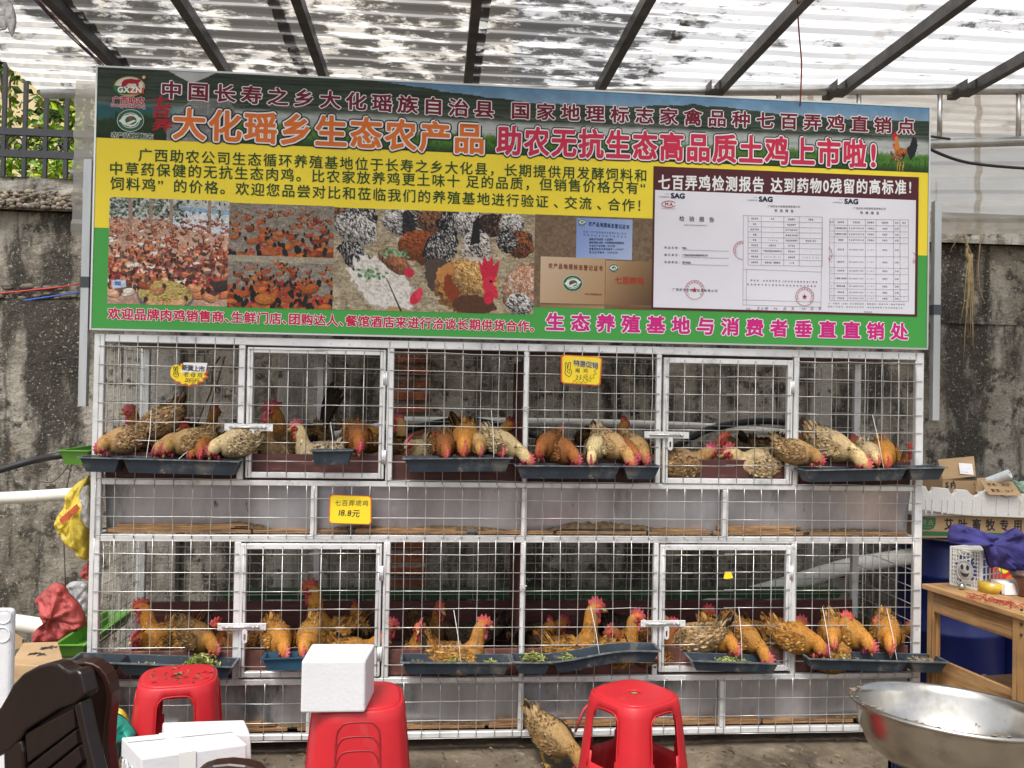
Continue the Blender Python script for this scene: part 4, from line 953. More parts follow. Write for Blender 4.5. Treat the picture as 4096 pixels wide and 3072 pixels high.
# ================================================================== FEEDERS
m_tr = mat('slate_plastic', (.02, .031, .044), .45, noise=(14, .3), bump=(40, .1), mix2=[((.13, .12, .10), 8, .57, .74), ((.24, .22, .18), 60, .64, .72)])
m_trg = mat('green_plastic', (.13, .34, .05), .42, noise=(8, .15), mix2=[((.3, .36, .2), 14, .64, .8)])
def trough(A, B, dep, hgt, label, m=None, comps=((0., 1.),), rise=None, dirn=None, group='dark feed troughs hooked on the cage front', inner=.7):
    """A, B: ends of the front rim line; the trough reaches back by dep; comps: compartments as fractions; rise(t): bend of the rim"""
    A, B = Vector(A), Vector(B); d = (B-A); L = d.length; d = d/L; back = Vector(dirn or (0, 1, 0)); m = m or m_tr
    t = thing('feed_trough', (A+B)/2+back*dep/2-Vector((0, 0, hgt)), label, 'feed trough', group)
    rs = rise or (lambda s_: 0.)
    def pt(s_, v, z): return A+d*(L*s_)+back*(dep*v)+Vector((0, 0, z+rs(s_)))
    for (c0, c1) in comps:
        b = MB(); n_ = 10; th = .0035; tp = .02/L*min(1, L/.3)
        prof_ = [(-.0, 0), (.10, -hgt), (.90, -hgt), (1., 0)]; inn = [(.04, 0), (.135, -hgt+.004), (.865, -hgt+.004), (.96, 0)]
        def sec(s_, top, bot, pr): return [pt(lerp(c0+top, c1-top, s_) if z == 0 else lerp(c0+bot, c1-bot, s_), v, z) for (v, z) in pr]
        out = [sec(i/(n_-1), 0, tp*1.1, prof_) for i in range(n_)]; ins = [sec(i/(n_-1), th/L, tp*1.1+th/L, inn) for i in range(n_)]
        vs = [p for s_ in out for p in s_]+[p for s_ in ins for p in s_]; O = n_*4; fs = []
        for i in range(n_-1):
            for k in range(3): fs += [(i*4+k, (i+1)*4+k, (i+1)*4+k+1, i*4+k+1), (O+i*4+k, O+i*4+k+1, O+(i+1)*4+k+1, O+(i+1)*4+k)]
            fs += [(i*4, O+i*4, O+(i+1)*4, (i+1)*4), (i*4+3, (i+1)*4+3, O+(i+1)*4+3, O+i*4+3)]
        e = (n_-1)*4
        fs += [(0, 1, 2, 3), (O, O+3, O+2, O+1), (e, e+3, e+2, e+1), (O+e, O+e+1, O+e+2, O+e+3), (0, 3, O+3, O), (e, O+e, O+e+3, e+3)]
        b.add(vs, fs); b.build('trough_body', m, t, recalc=True)
    b = MB(); n_ = 14
    lip = [pt(i/(n_-1), 0, 0) for i in range(n_)]+[pt(1-i/(n_-1), 1, 0) for i in range(n_)]
    vs = []
    for k, p in enumerate(lip):
        c = pt(.5, .5, 0); o_ = Vector(((p-c).dot(d), (p-c).dot(back), 0)); 
        ex = d*(math.copysign(.008, o_.x) if (k % n_ in (0, n_-1)) else 0)+back*(-.008 if k < n_ else .008)
        vs += [p+Vector((0, 0, .001)), p+ex+Vector((0, 0, .001)), p+ex+Vector((0, 0, -.004)), p+Vector((0, 0, -.004))]
    N = len(lip); fs = [(i*4+k, ((i+1) % N)*4+k, ((i+1) % N)*4+(k+1) % 4, i*4+(k+1) % 4) for i in range(N) for k in range(4)]
    b.add(vs, fs); b.build('rim', mat('trough_rim', (.10, .115, .125), .55, noise=(40, .5), mix2=[((.3, .29, .27), 30, .55, .75)]) if m is m_tr else m, t, recalc=True)
    for (c0, c1) in zip(comps[:-1], comps[1:]):
        if c1[0]-c0[1] > .001:
            b = MB(); p, q = pt(c0[1], 0, 0), pt(c1[0], 1, 0); b.add([pt(c0[1], 0, -.001), pt(c1[0], 0, -.001), pt(c1[0], 1, -.001), pt(c0[1], 1, -.001)], [(0, 1, 2, 3)]); b.build('divider', m, t)
    return t
YT = -.122      # front of the troughs
def tp(px, py): return P(px, py, YT)
D_ = .108
TR = {}
TR['a'] = trough(tp(318, 1828), tp(950, 1845), D_, .058, 'dark trough at the far left of the upper tier, jutting past the cage corner', comps=((0, .25), (.27, 1)))
TR['b'] = trough(tp(1247, 1802), tp(1404, 1800), .07, .06, 'small dark trough tied on the upper left cage door')
TR['c'] = trough(tp(1617, 1833), tp(2045, 1831), D_, .057, 'dark trough right of the upper left door, single long compartment')
TR['d'] = trough(tp(2066, 1861), tp(2640, 1865), D_, .055, 'dark trough in the middle of the upper tier with a short right compartment', comps=((0, .72), (.745, 1)))
TR['e'] = trough(tp(3226, 1880), tp(3782, 1869), D_, .053, 'dark trough at the right end of the upper tier sticking out past the cage', comps=((0, .72), (.735, 1)))
TR['f'] = trough(tp(283, 2644), tp(926, 2666), D_, .05, 'dirty dark trough at the left end of the lower tier holding chopped greens', comps=((0, .28), (.29, 1)))
TR['g'] = trough(tp(1052, 2634), tp(1270, 2627), .08, .052, 'short blue trough on the lower left door half hidden by the foam box', mat('blue_plastic', (.02, .07, .12), .45, noise=(10, .2)))
TR['h'] = trough(tp(1608, 2648), tp(2040, 2650), D_, .052, 'dark trough right of the lower left door with feed and a sprig of greens')
TR['i'] = trough(tp(2056, 2646), tp(2638, 2604), D_, .052, 'bent dark trough in the middle of the lower tier, rising to the right', comps=((0, .25), (.27, 1)), rise=lambda s_: -.012*math.sin(s_*2*PI))
TR['j'] = trough(tp(2769, 2641), tp(3115, 2653), D_, .045, 'dark round cornered trough hung on the lower right door')
TR['k'] = trough(tp(3239, 2633), tp(3790, 2648), D_, .05, 'dark trough at the right end of the lower tier with a crusted right compartment', comps=((0, .71), (.73, 1)))
GX = 'green feed troughs on the cage sides'
trough((-1.506, .0, P(300, 1801, 0).z), (-1.506, .56, P(300, 1801, 0).z), .108, .06, 'green trough hung on the left side of the upper tier', m_trg, dirn=(1, 0, 0), group=GX)
trough((-1.506, .0, P(290, 2578, 0).z), (-1.506, .56, P(290, 2578, 0).z), .112, .055, 'green trough hung on the left side of the lower tier', m_trg, dirn=(1, 0, 0), group=GX)
trough((-1.0, CD+.012, .53), (2.1, CD+.012, .53), .1, .035, 'long green trough running along the back of the lower tier', mat('dull_green_plastic', (.04, .10, .035), .6, noise=(6, .3)), group=GX)
# strings that hold the troughs
m_str = mat('white_string', (.7, .68, .62), .8)
def string(key, a, c):
    b = MB(); b.sm = True; p, q = P(*a, -.008), P(*c, YT); b.tube([p, lerp(p, q, .5)+Vector((.004, 0, -.006)), q], .0014, 5); b.build('string', m_str, TR[key])
string('h', (1815, 2440), (1843, 2645)); string('i', (2363, 2428), (2398, 2620)); string('k', (3290, 2428), (3322, 2632)); string('k', (3547, 2432), (3588, 2640)); string('j', (2955, 2428), (2968, 2645)); string('a', (605, 1640), (585, 1832)); string('a', (780, 1760), (715, 1836)); string('e', (3490, 1660), (3535, 1872)); string('c', (1965, 1640), (1975, 1830)); string('b', (1322, 1690), (1330, 1801))
# chopped greens and mash in the troughs: uncountable
m_chop = mat('chopped_greens', (1, 1, 1), .6, attr='Col')
def heap(key, px0, px1, py, n, cols, name, label, hgt=.02, size=.012):
    A, B = P(px0, py, YT+.03), P(px1, py, YT+.03); b = MB(); zc = root_of(TR[key]).z+.02
    for i in range(n):
        t = random.gauss(.5, .22); t = min(1, max(0, t)); q = lerp(A, B, t); y = random.uniform(YT+.018, YT+.09)
        z = zc+random.random()*hgt*(1-(2*t-1)**2)+.003; a, L = random.uniform(0, 2*PI), random.uniform(.4, 1)*size
        dx, dy, dz = math.cos(a)*L, math.sin(a)*L*.8, random.uniform(-.3, .6)*L
        b.col = random.choice(cols); w_ = L*.25
        b.add([(q.x-dx, y-dy, z-dz), (q.x+w_, y, z+w_), (q.x+dx, y+dy, z+dz), (q.x-w_, y, z)], [(0, 1, 2, 3)])
    tag(b.build(name, m_chop), label, kind='stuff')
G_ = [hx(c) for c in ('7d8f3a', '566b2a', 'a9b05a', '9a8f4a', '3f5222', 'b8b878')]; F_ = [hx(c) for c in ('8a7a5a', 'a39170', '6d5f45', 'b8a888')]
heap('f', 720, 870, 2655, 500, G_, 'chopped_greens', 'chopped greens heaped in the lower left trough', .045, .016)
heap('f', 500, 640, 2660, 120, G_+F_, 'feed_scraps', 'feed scraps in the lower left trough', .008)
heap('h', 1620, 1720, 2650, 260, F_, 'feed_mash', 'pale mash in the trough right of the lower left door', .018, .008)
heap('h', 1725, 1900, 2650, 260, G_, 'chopped_greens', 'chopped greens in the trough right of the lower left door', .028)
heap('h', 1930, 2000, 2650, 140, G_, 'chopped_greens', 'small pile of greens at the right end of that trough', .02)
heap('i', 2075, 2195, 2648, 420, G_, 'chopped_greens', 'chopped greens in the left compartment of the bent trough', .03)
heap('i', 2235, 2310, 2640, 140, G_, 'chopped_greens', 'few greens in the long compartment of the bent trough', .02)
heap('j', 2840, 3010, 2648, 340, G_, 'chopped_greens', 'chopped greens in the trough on the lower right door', .022)
heap('k', 3625, 3770, 2645, 340, F_, 'feed_mash', 'crusted mash in the right compartment of the lower right trough', .02, .008)
heap('k', 3310, 3480, 2640, 80, F_+G_, 'feed_scraps', 'straw scraps on the rim of the lower right trough', .03)
# ================================================================== PRICE SIGNS
m_sy = mat('sign_yellow', hx('f6d92c'), .45); m_so = mat('sign_orange', hx('d9642a'), .45); m_sw = mat('sign_white', (.85, .85, .84), .45); m_ink = mat('marker_ink', (.02, .02, .025), .6)
def sgn(name, label, outline, cx, cy, y, inset=.9):
    q = P(cx, cy, y); t = thing('price_sign', (q.x, y, P(cx, max(p[1] for p in outline), y).z), label, 'price sign', 'handwritten price signs on the cage')
    pts = [P(*p, y) for p in outline]; b = MB(); b.prism([(p.x, y, p.z) for p in pts], (0, .004, 0)); b.build('card', m_so, t)
    b = MB(); b.poly([(q.x+(p.x-q.x)*inset, y-.001, q.z+(p.z-q.z)*inset) for p in pts]); b.build('face', m_sy, t)
    return t
def stext(t, s, a, c, h, y, g=0., m=None, slant=0., sx=1., lift=.002):
    b = MB(); text_line(b, s, P(*a, y), P(*c, y), h, FRONT, g, None, sx, slant, up=(0, 0, 1), lift=lift); b.build('writing', m or m_ink, t)
def line(t, pts, y, r=.0012, name='drawing', m=None):
    b = MB(); b.tube([(p.x, y-.002, p.z) for p in (P(*q, y) for q in pts)], r, 4); b.build(name, m or m_ink, t)
def hand(t, x, y, s, Y):
    q = lambda a, c: (x+a*s, y+c*s)
    line(t, [q(-.32, .1), q(-.42, -.75), q(-.3, -.9), q(-.18, -.75), q(-.08, -.05)], Y); line(t, [q(-.08, -.05), q(.05, -.8), q(.2, -.92), q(.3, -.75), q(.22, .05)], Y)
    line(t, [q(-.32, .1), q(-.45, .35), q(-.3, .7), q(.1, .95), q(.38, .6), q(.42, .2), q(.22, .05), q(-.08, .1), q(-.15, .35), q(.1, .5), q(.2, .3)], Y)
ol = []
for k in range(28):
    a = 2*PI*k/28; r = 1. if k % 2 else .84
    ol.append((757+78*r*math.cos(a), 1497+50*r*math.sin(a)))
t = sgn('', 'flame shaped yellow price card reading 20 yuan on the upper left cage', ol[::-1], 757, 1497, -.016, .88)
b = MB(); b.poly([(p.x, -.0175, p.z) for p in (P(*q, -.016) for q in ((722, 1490), (822, 1490), (830, 1452), (735, 1450)))]); b.build('title_panel', m_sw, t)
stext(t, '新貨上市', (740, 1470), (808, 1476), .026, -.016, .02, lift=.003); stext(t, '老母鸡', (745, 1497), (800, 1501), .022, -.016, 0, None, .15); stext(t, '20元/斤', (745, 1520), (790, 1523), .022, -.016, 0, None, .2); b = MB(); b.poly([(p.x, -.0165, p.z) for p in (P(705+24*math.cos(k*PI/8), 1492+(34 if k > 8 else 28)*math.sin(k*PI/8), -.016) for k in range(16))]); b.build('hand_print', m_sy, t); hand(t, 705, 1487, 24, -.016)
ol = [(2252, 1418), (2400, 1427), (2409, 1435), (2402, 1536), (2394, 1543), (2252, 1534), (2243, 1526), (2244, 1426)]
t = sgn('', 'square yellow price card with a sketched hand reading 25 on the upper middle cage', ol, 2326, 1480, -.016, .93)
hand(t, 2273, 1477, 32, -.016)
stext(t, '特惠促销', (2306, 1452), (2380, 1461), .030, -.016, .03, m_sw, lift=.0022); stext(t, '特惠促销', (2306, 1452), (2380, 1461), .029, -.016, .008, lift=.003); stext(t, '阉鸡', (2310, 1482), (2342, 1483), .021, -.016); stext(t, '25元/', (2307, 1510), (2360, 1508), .026, -.016, 0, None, .15)
line(t, [(2290, 1532), (2297, 1520), (2307, 1531), (2314, 1522), (2324, 1533), (2333, 1522), (2342, 1532), (2352, 1520), (2362, 1526), (2364, 1512), (2376, 1512), (2372, 1500), (2386, 1494), (2376, 1486), (2388, 1474), (2378, 1470)], -.016, .0009)
ol = [(1327, 1978), (1478, 1984), (1486, 1992), (1486, 2091), (1478, 2099), (1322, 2094), (1315, 2086), (1319, 1985)]
t = sgn('', 'yellow price card reading 18.8 yuan on the grey strip between the tiers', ol, 1401, 2038, -.016, .95)
stext(t, '七百弄项鸡', (1352, 2011), (1462, 2013), .026, -.016, 0, None, .1); stext(t, '18.8元', (1358, 2050), (1424, 2053), .034, -.016, .01, None, .15)
# scraps of yellow paper on the lower right door
b = MB(); b.poly([(p.x, -.013, p.z) for p in (P(*q, -.013) for q in ((2894, 2314), (2900, 2290), (2925, 2288), (2932, 2312), (2910, 2316)))]); tag(b.build('paper_scrap', m_sy, thick=.001), 'torn yellow paper scrap stuck on the lower right cage door', 'paper scrap')
# knotted wire on the middle post
for (cx, cy, nm) in ((2103, 1635, 'knotted white string round the middle post of the upper tier'), (2092, 2347, 'white string tied round the middle post of the lower tier')):
    q = P(cx, cy, -.014); b = MB(); b.sm = True; rk = random.Random(cx)
    b.tube([(q.x+.014*math.cos(k*1.9)+rk.uniform(-.003, .003), -.014+.006*math.sin(k*2.3), q.z+.011*math.sin(k*1.5)) for k in range(16)], .0017, 5); tag(b.build('tie_string', m_str), nm, 'string')
# ================================================================== CHICKENS
# every bird: body (one continuous surface with neck, head and contour feathers), tail, wings, comb, wattles, beak, eyes, legs
POSES = {   # spine: x forward, z up, radius;  tail: direction;  head: centre, forward pitch
 'stand': [(-.17, .255, .03), (-.13, .24, .068), (-.06, .215, .09), (.02, .205, .098), (.075, .225, .085), (.105, .275, .055), (.118, .325, .037), (.13, .365, .029), (.152, .388, .0265), (.172, .387, .021), (.187, .381, .012)],
 'tall': [(-.16, .245, .03), (-.12, .235, .068), (-.05, .215, .09), (.02, .21, .096), (.065, .24, .08), (.088, .30, .052), (.096, .36, .036), (.102, .415, .029), (.122, .44, .0265), (.142, .44, .021), (.157, .435, .012)],
 'walk': [(-.18, .285, .03), (-.14, .265, .068), (-.06, .23, .09), (.03, .205, .095), (.09, .205, .078), (.135, .23, .05), (.165, .262, .036), (.19, .285, .029), (.215, .293, .0265), (.236, .287, .021), (.25, .278, .012)],
 'peck': [(-.17, .26, .03), (-.13, .245, .068), (-.06, .21, .092), (.02, .18, .094), (.08, .165, .074), (.12, .158, .052), (.155, .142, .041), (.18, .115, .033), (.197, .085, .0275), (.205, .064, .021), (.209, .049, .012)],
 'deep': [(-.16, .30, .03), (-.125, .28, .068), (-.06, .232, .092), (.01, .19, .092), (.065, .16, .072), (.105, .135, .051), (.138, .10, .041), (.163, .058, .033), (.178, .024, .0275), (.187, .004, .021), (.193, -.011, .012)],
 'sit': [(-.17, .15, .03), (-.13, .135, .068), (-.06, .11, .092), (.02, .105, .097), (.08, .118, .08), (.115, .14, .053), (.14, .158, .040), (.162, .172, .031), (.184, .177, .0265), (.204, .172, .021), (.217, .164, .012)],
 'reach': [(-.17, .235, .035), (-.13, .222, .074), (-.06, .195, .100), (.02, .178, .106), (.078, .175, .090), (.112, .176, .066), (.140, .168, .048), (.160, .148, .036), (.174, .122, .0285), (.182, .101, .022), (.187, .087, .013)],
}
KINDS = {   # feather colours (sRGB): ground colours, tip colour, tip chance, neck colours, tail
 'golden': (['b07c3a', '9e6a2e', 'ba8a48', '865626', 'c0965a'], '4a341c', .3, ['bc813a', 'a8702e', 'c6924c'], '2a2019'),
 'tan': (['b39468', '9f8058', 'c2a884', '8c6e48', 'ab8d66'], '42341f', .46, ['ad8855', '9c7848', 'bc9d72'], '2b221b'),
 'cream': (['cdb68c', 'bda478', 'd8c6a2', 'b2966a', 'c6ad82'], '3a3024', .42, ['d9c08e', 'cdb07a', 'e2cfa6'], '3a3028'),
 'brown': (['6f5230', '5d4428', '82633c', '4d3823', '7a5c34'], '2a2018', .4, ['9a6a30', '8a5c28', 'a87838'], '17130f'),
 'rust': (['8a5a32', '7a4c28', '99683e', '6b4426', '96693a'], '3e2a1a', .35, ['9a6032', '8a5228', 'a8703c'], '1d1611'),
 'dark': (['3a2f26', '2e2620', '4a3c2e', '54442f'], '14110f', .4, ['4c3a26', '3c2e20', '6b4e2c'], '0e0d0d'),
}
m_plum = mat('plumage', (1, 1, 1), .75, attr='Col', objcol=True, noise=(60, .28), bump=(120, .35), spec=.2)
m_comb = mat('comb_red', (.42, .04, .045), .5, noise=(60, .35), bump=(150, .4), objcol=True)
m_beak = mat('beak_horn', (.45, .3, .12), .4, noise=(30, .2)); m_eye = mat('eye_amber', (.02, .012, .008), .12, spec=.7); m_leg = mat('leg_yellow', (.42, .29, .08), .6, noise=(60, .25))
HENS = {}
def hen_mesh(pose, kind, rooster=False):
    key = (pose, kind, rooster)
    if key in HENS: return HENS[key]
    r_ = random.Random(str(key)); gc, tipc, tpr, nc, tc = KINDS[kind]
    G = [hx(c) for c in gc]; N_ = [hx(c) for c in nc]; tip = hx(tipc); TC = hx(tc); RED = hx('b8413c'); 
    sp_ = crom(POSES[pose], 4); n_ = 14; b = MB(); b.sm = True
    rings = []; fr = []
    for i, p in enumerate(sp_):
        a, c = sp_[max(0, i-1)], sp_[min(len(sp_)-1, i+1)]; d = Vector((c[0]-a[0], 0, c[1]-a[1])).normalized()
        up = Vector((-d.z, 0, d.x)); fr.append((Vector((p[0], 0, p[1])), d, up, p[2]))
        t = i/(len(sp_)-1); wy = .9 if t < .55 else .86; p = np.array(p); p[2] *= 1+.48*min(1, max(0, (t-.55)/.2))
        rings.append([Vector((p[0], 0, p[1]))+Vector((0, 1, 0))*math.cos(2*PI*k/n_)*p[2]*wy+up*math.sin(2*PI*k/n_)*p[2]*(1.0 if t > .5 else 1.02) for k in range(n_)])
    L = len(rings)
    for i in range(L-1):
        t = i/(L-1)
        for k in range(n_):
            base = G[0] if t < .5 else N_[0]
            v = .8 if t < .62 else .95
            c = tuple(x*v for x in base)
            crown = math.sin(2*PI*(k+.5)/n_) > .62
            if t > .815 and not crown: c = tuple(x*r_.uniform(.8, 1.25) for x in RED)
            elif t > .79: c = tuple(.5*a+.5*q for a, q in zip(N_[0], RED))
            b.col = c; b.add([rings[i][k], rings[i][(k+1) % n_], rings[i+1][(k+1) % n_], rings[i+1][k]], [(0, 1, 2, 3)])
    b.col = G[0]; b.add(rings[0], [tuple(range(n_))[::-1]]); b.col = hx('9a7038'); b.add(rings[-1], [tuple(range(n_))])
    # merge doubles later: contour feathers
    def feather(p, d, nrm, ln, w, c, ct):
        s_ = d.cross(nrm).normalized(); 
        q = [p, p+d*ln*.4+s_*w+nrm*.001, p+d*ln*.8+s_*w*.75+nrm*.0028, p+d*ln+nrm*.0035, p+d*ln*.8-s_*w*.75+nrm*.0028, p+d*ln*.4-s_*w+nrm*.001, p+d*ln*.5+nrm*.003]
        b.col = c; b.add([q[0], q[1], q[6], q[5]], [(0, 1, 2, 3)]); b.col = ct; b.add([q[1], q[2], q[3], q[4], q[5], q[6]], [(0, 1, 2, 5), (5, 2, 3, 4)])
    def skin_at(u, a):
        x = u*(L-1); i = min(int(x), L-2); f_ = x-i; c0, d0, u0, r0 = fr[i]; c1, d1, u1, r1 = fr[i+1]
        c, d, up, r = c0.lerp(c1, f_), d0.lerp(d1, f_).normalized(), u0.lerp(u1, f_).normalized(), lerp(r0, r1, f_)
        o_ = Vector((0, 1, 0))*math.cos(a)*.9+up*math.sin(a); return c+o_*r*.97, -d, o_.normalized(), r
    for i in range(1900):
        u = r_.random()*.77; a = r_.random()*2*PI; p, d, nn, r = skin_at(u, a)
        neck = u > .5
        tang = (d-nn*d.dot(nn)).normalized(); tang = (tang+Vector((r_.gauss(0, .14), r_.gauss(0, .14), r_.gauss(0, .14)-.05))).normalized()
        c = r_.choice(N_ if neck else G); v = r_.uniform(.62, 1.28) if neck else r_.uniform(.7, 1.22)
        if not neck and math.sin(a) < -.3: c = tuple(lerp(x, y, .45) for x, y in zip(c, hx('d8c29a'))) if kind in ('tan', 'golden', 'cream') else c
        c = tuple(x*v for x in c)
        if math.sin(a) > .35 and not neck: c = tuple(x*.8 for x in c)
        q_ = r_.uniform(.35, .9); ct = tuple(lerp(x, y, q_) for x, y in zip(c, tip)) if r_.random() < (tpr*1.3+.08 if not neck else tpr*.9+.06) else tuple(x*.88 for x in c)
        ln = r_.uniform(.024, .038) if neck or u < .1 else r_.uniform(.02, .031); w = r_.uniform(.0032, .0055) if neck else r_.uniform(.006, .010)
        if u > .68: ln *= .55; w *= .7
        feather(p, tang, nn, ln, w, c, ct)
    parts = {'body': (b, m_plum)}
    # tail
    tb = MB(); tb.sm = True; base, d0 = fr[2][0], -fr[2][1]; up = fr[2][2]; tl = (d0*.8+up*.62).normalized() if not rooster else (d0*.28+up*.95).normalized()
    nT, LT = (24, .36) if rooster else (14, .125)
    for k in range(nT):
        f_ = (k/(nT-1)-.5)*2; spread = .55 if not rooster else .4
        d = (tl+Vector((0, 1, 0))*f_*.32*spread+up*(.55*(1-abs(f_))-.1)*(1 if rooster else .55)+d0*r_.uniform(-.05, .15)).normalized(); ln = LT*r_.uniform(.85, 1.)*(1-.25*abs(f_)); w = .015 if not rooster else .024
        s_ = (d.cross(Vector((0, 1, 0))).normalized()*.8+Vector((0, 1, 0))*.6*math.copysign(1, f_+.01)).normalized()*w
        v = r_.uniform(.7, 1.5)*(3. if rooster else 1.); tb.col = tuple(x*v for x in TC) if r_.random() < .75 else tuple(x*.6 for x in G[1])
        o_ = base+Vector((0, f_*.018, 0)); cv = (up*-.0 + d0*.05*(1 if rooster else .15)-Vector((0, 0, .02 if rooster else .0)))
        q = [o_-s_*.5, o_+s_*.5]; pts = []
        for j, t in enumerate((0, .3, .6, .85, 1.)):
            c = o_+d*ln*t+cv*t*t*2.2; ww = (.5, .9, 1., .8, .15)[j]; pts += [c-s_*ww, c+s_*ww]
        tb.add(pts, [(2*j, 2*j+1, 2*j+3, 2*j+2) for j in range(4)])
    for k in range(40):
        a = r_.uniform(.2, PI-.2); p, d, nn, r = skin_at(r_.uniform(0, .12), a); c = r_.choice(G); tb.col = tuple(x*.8 for x in c)
        tg = (tl+Vector((0, r_.gauss(0, .2), r_.gauss(0, .1)))).normalized(); s_ = tg.cross(nn).normalized()*.009; ln = r_.uniform(.04, .075); tb.add([p, p+tg*ln*.5+s_, p+tg*ln, p+tg*ln*.5-s_], [(0, 1, 2, 3)])
    parts['tail'] = (tb, m_plum)
    # wings
    for sgn_ in (-1, 1):
        w_ = MB(); w_.sm = True; i0 = int(.40*(L-1)); i1 = int(.06*(L-1)); nU, nV = 9, 6; P_ = []
        for i in range(nU):
            u = lerp(.44, .07, i/(nU-1)); 
            for j in range(nV):
                a = lerp(.62, -.50, j/(nV-1))*(.55+.45*math.sin(PI*min(1, .18+i/(nU-1)*.75))); aa = a if sgn_ > 0 else PI-a
                p, d, nn, r = skin_at(u, aa); P_.append(p+nn*(.011+.004*math.sin(PI*i/(nU-1))))
        w_.col = tuple(x*.75 for x in G[1]); w_.add(P_, [(i*nV+j, i*nV+j+1, (i+1)*nV+j+1, (i+1)*nV+j) for i in range(nU-1) for j in range(nV-1)])
        for k in range(170):
            i, j = r_.randrange(nU-1), r_.randrange(nV-1); p = P_[i*nV+j].lerp(P_[(i+1)*nV+j+1], r_.random()); d = (P_[(i+1)*nV+j]-P_[i*nV+j]).normalized(); d = (d+Vector((0, 0, r_.uniform(-.15, .1)))).normalized()
            nn = Vector((0, sgn_, .15)).normalized(); far = i/(nU-1); c = r_.choice(G); v = r_.uniform(.65, 1.1); c = tuple(x*v for x in c)
            q_ = r_.uniform(.5, 1); ct = tuple(lerp(x, y, q_) for x, y in zip(c, tip)) if r_.random() < tpr+.15 else c
            if far > .6 and j > 2: c = tuple(lerp(x, y, .5) for x, y in zip(c, TC))
            bb_ = b; s_ = d.cross(nn).normalized(); ln = lerp(.026, .07, far); ww = .0075
            q = [p, p+d*ln*.5+s_*ww+nn*.004, p+d*ln+nn*.005, p+d*ln*.5-s_*ww+nn*.004]; w_.col = c; w_.add(q[:2]+[p+d*ln*.5+nn*.006]+q[3:], [(0, 1, 2, 3)]); w_.col = ct; w_.add([q[1], q[2], q[3], p+d*ln*.5+nn*.006], [(0, 1, 2, 3)])
        parts['wing' + ('' if sgn_ < 0 else '_')] = (w_, m_plum)
    # head furniture
    hi = min(range(L), key=lambda i: (Vector(fr[i][0])-Vector((POSES[pose][-3][0], 0, POSES[pose][-3][1]))).length)
    hc = fr[hi][0]; d = (fr[L-1][0]-fr[hi][0]).normalized(); up = Vector((-d.z, 0, d.x)); Yv = Vector((0, 1, 0))
    if up.dot(Vector((0, 0, 1))) < 0 and pose not in ('peck', 'deep'): up = -up
    big = 1.8 if rooster else 1.35; d = d*1.18; up = up*1.18; Yv = Yv*1.2
    c_ = MB(); c_.sm = True; prof_ = [(-.026, .018), (-.03, .032), (-.018, .034), (-.014, .046), (-.005, .036), (.002, .049), (.010, .034), (.017, .044), (.022, .028), (.031, .027), (.033, .014)]
    ptsU = [(x*big, .018+(z-.018)*big) for x, z in prof_]; cen = (.003, .018)
    th = [.0045]*len(ptsU); th[0] = th[-1] = .006
    fl_ = lambda z: Yv*max(0, z-.022)*.45
    VL = [hc+d*x+up*z+fl_(z)+Yv*th[i] for i, (x, z) in enumerate(ptsU)]+[hc+d*cen[0]+up*cen[1]+Yv*.011]; VR_ = [hc+d*x+up*z+fl_(z)-Yv*th[i] for i, (x, z) in enumerate(ptsU)]+[hc+d*cen[0]+up*cen[1]-Yv*.011]; m_ = len(ptsU)
    c_.add(VL+VR_, [(i, i+1, m_) for i in range(m_-1)]+[(m_+1+i+1, m_+1+i, 2*m_+1) for i in range(m_-1)]+[(i+1, i, m_+1+i, m_+1+i+1) for i in range(m_-1)])
    parts['comb'] = (c_, m_comb)
    wt_ = MB(); wt_.sm = True
    for s_ in (-1, 1): 
        for (dz, r) in ((-.026, .0135), (-.036*big, .0125*big)): wt_.ball(hc+d*.020+up*dz+Yv*s_*.008, r, 7, 5, (.75, .42, 1.2))
        wt_.ball(hc+d*.004+up*-.004+Yv*s_*.028, .015, 7, 5, (1, .35, 1))
    parts['wattle'] = (wt_, m_comb)
    k_ = MB(); k_.sm = True; b0 = fr[L-1][0]-d*.004; k_.tube([b0+up*.002, b0+d*.018+up*.001, b0+d*.034-up*.007], [.0135, .009, .001], 7); k_.tube([b0-up*.005, b0+d*.014-up*.007, b0+d*.024-up*.009], [.008, .005, .001], 6); parts['beak'] = (k_, m_beak)
    for s_ in (-1, 1):
        e_ = MB(); e_.sm = True; e_.ball(hc+d*.010+up*.007+Yv*s_*.0275, .0075, 8, 6); parts['eye' + ('' if s_ < 0 else '_')] = (e_, m_eye)
    for s_ in (-1, 1):
        l_ = MB(); l_.sm = True; hz = POSES[pose][3][1]; x0 = -.05
        l_.tube([(x0, s_*.04, 0), (x0-.015, s_*.042, -.055), (x0+.002, s_*.042, -.12)], [.028, .013, .0075], 7)
        for a in (-.5, 0, .5, PI): l_.tube([(x0+.002, s_*.042, -.118), (x0+.002+math.cos(a)*.025, s_*.042+math.sin(a)*.025, -.125), (x0+.002+math.cos(a)*(.05 if a < 3 else .028), s_*.042+math.sin(a)*.05, -.128)], [.006, .005, .002], 5)
        parts['leg' + ('' if s_ < 0 else '_')] = (l_, m_leg)
    out = {}
    for nm, (q, m_) in parts.items():
        o = q.build(nm.rstrip('_'), m_, None, local=True); me = o.data; C.objects.unlink(o); bpy.data.objects.remove(o); out[nm] = me
    bm = bmesh.new(); bm.from_mesh(out['body']); bmesh.ops.remove_doubles(bm, verts=bm.verts[:], dist=1e-6); bm.to_mesh(out['body']); bm.free()
    HENS[key] = (out, hc, POSES[pose][3][1]); return HENS[key]
FZ = {'u': 1.1295, 'l': .3085, 'g': .003}
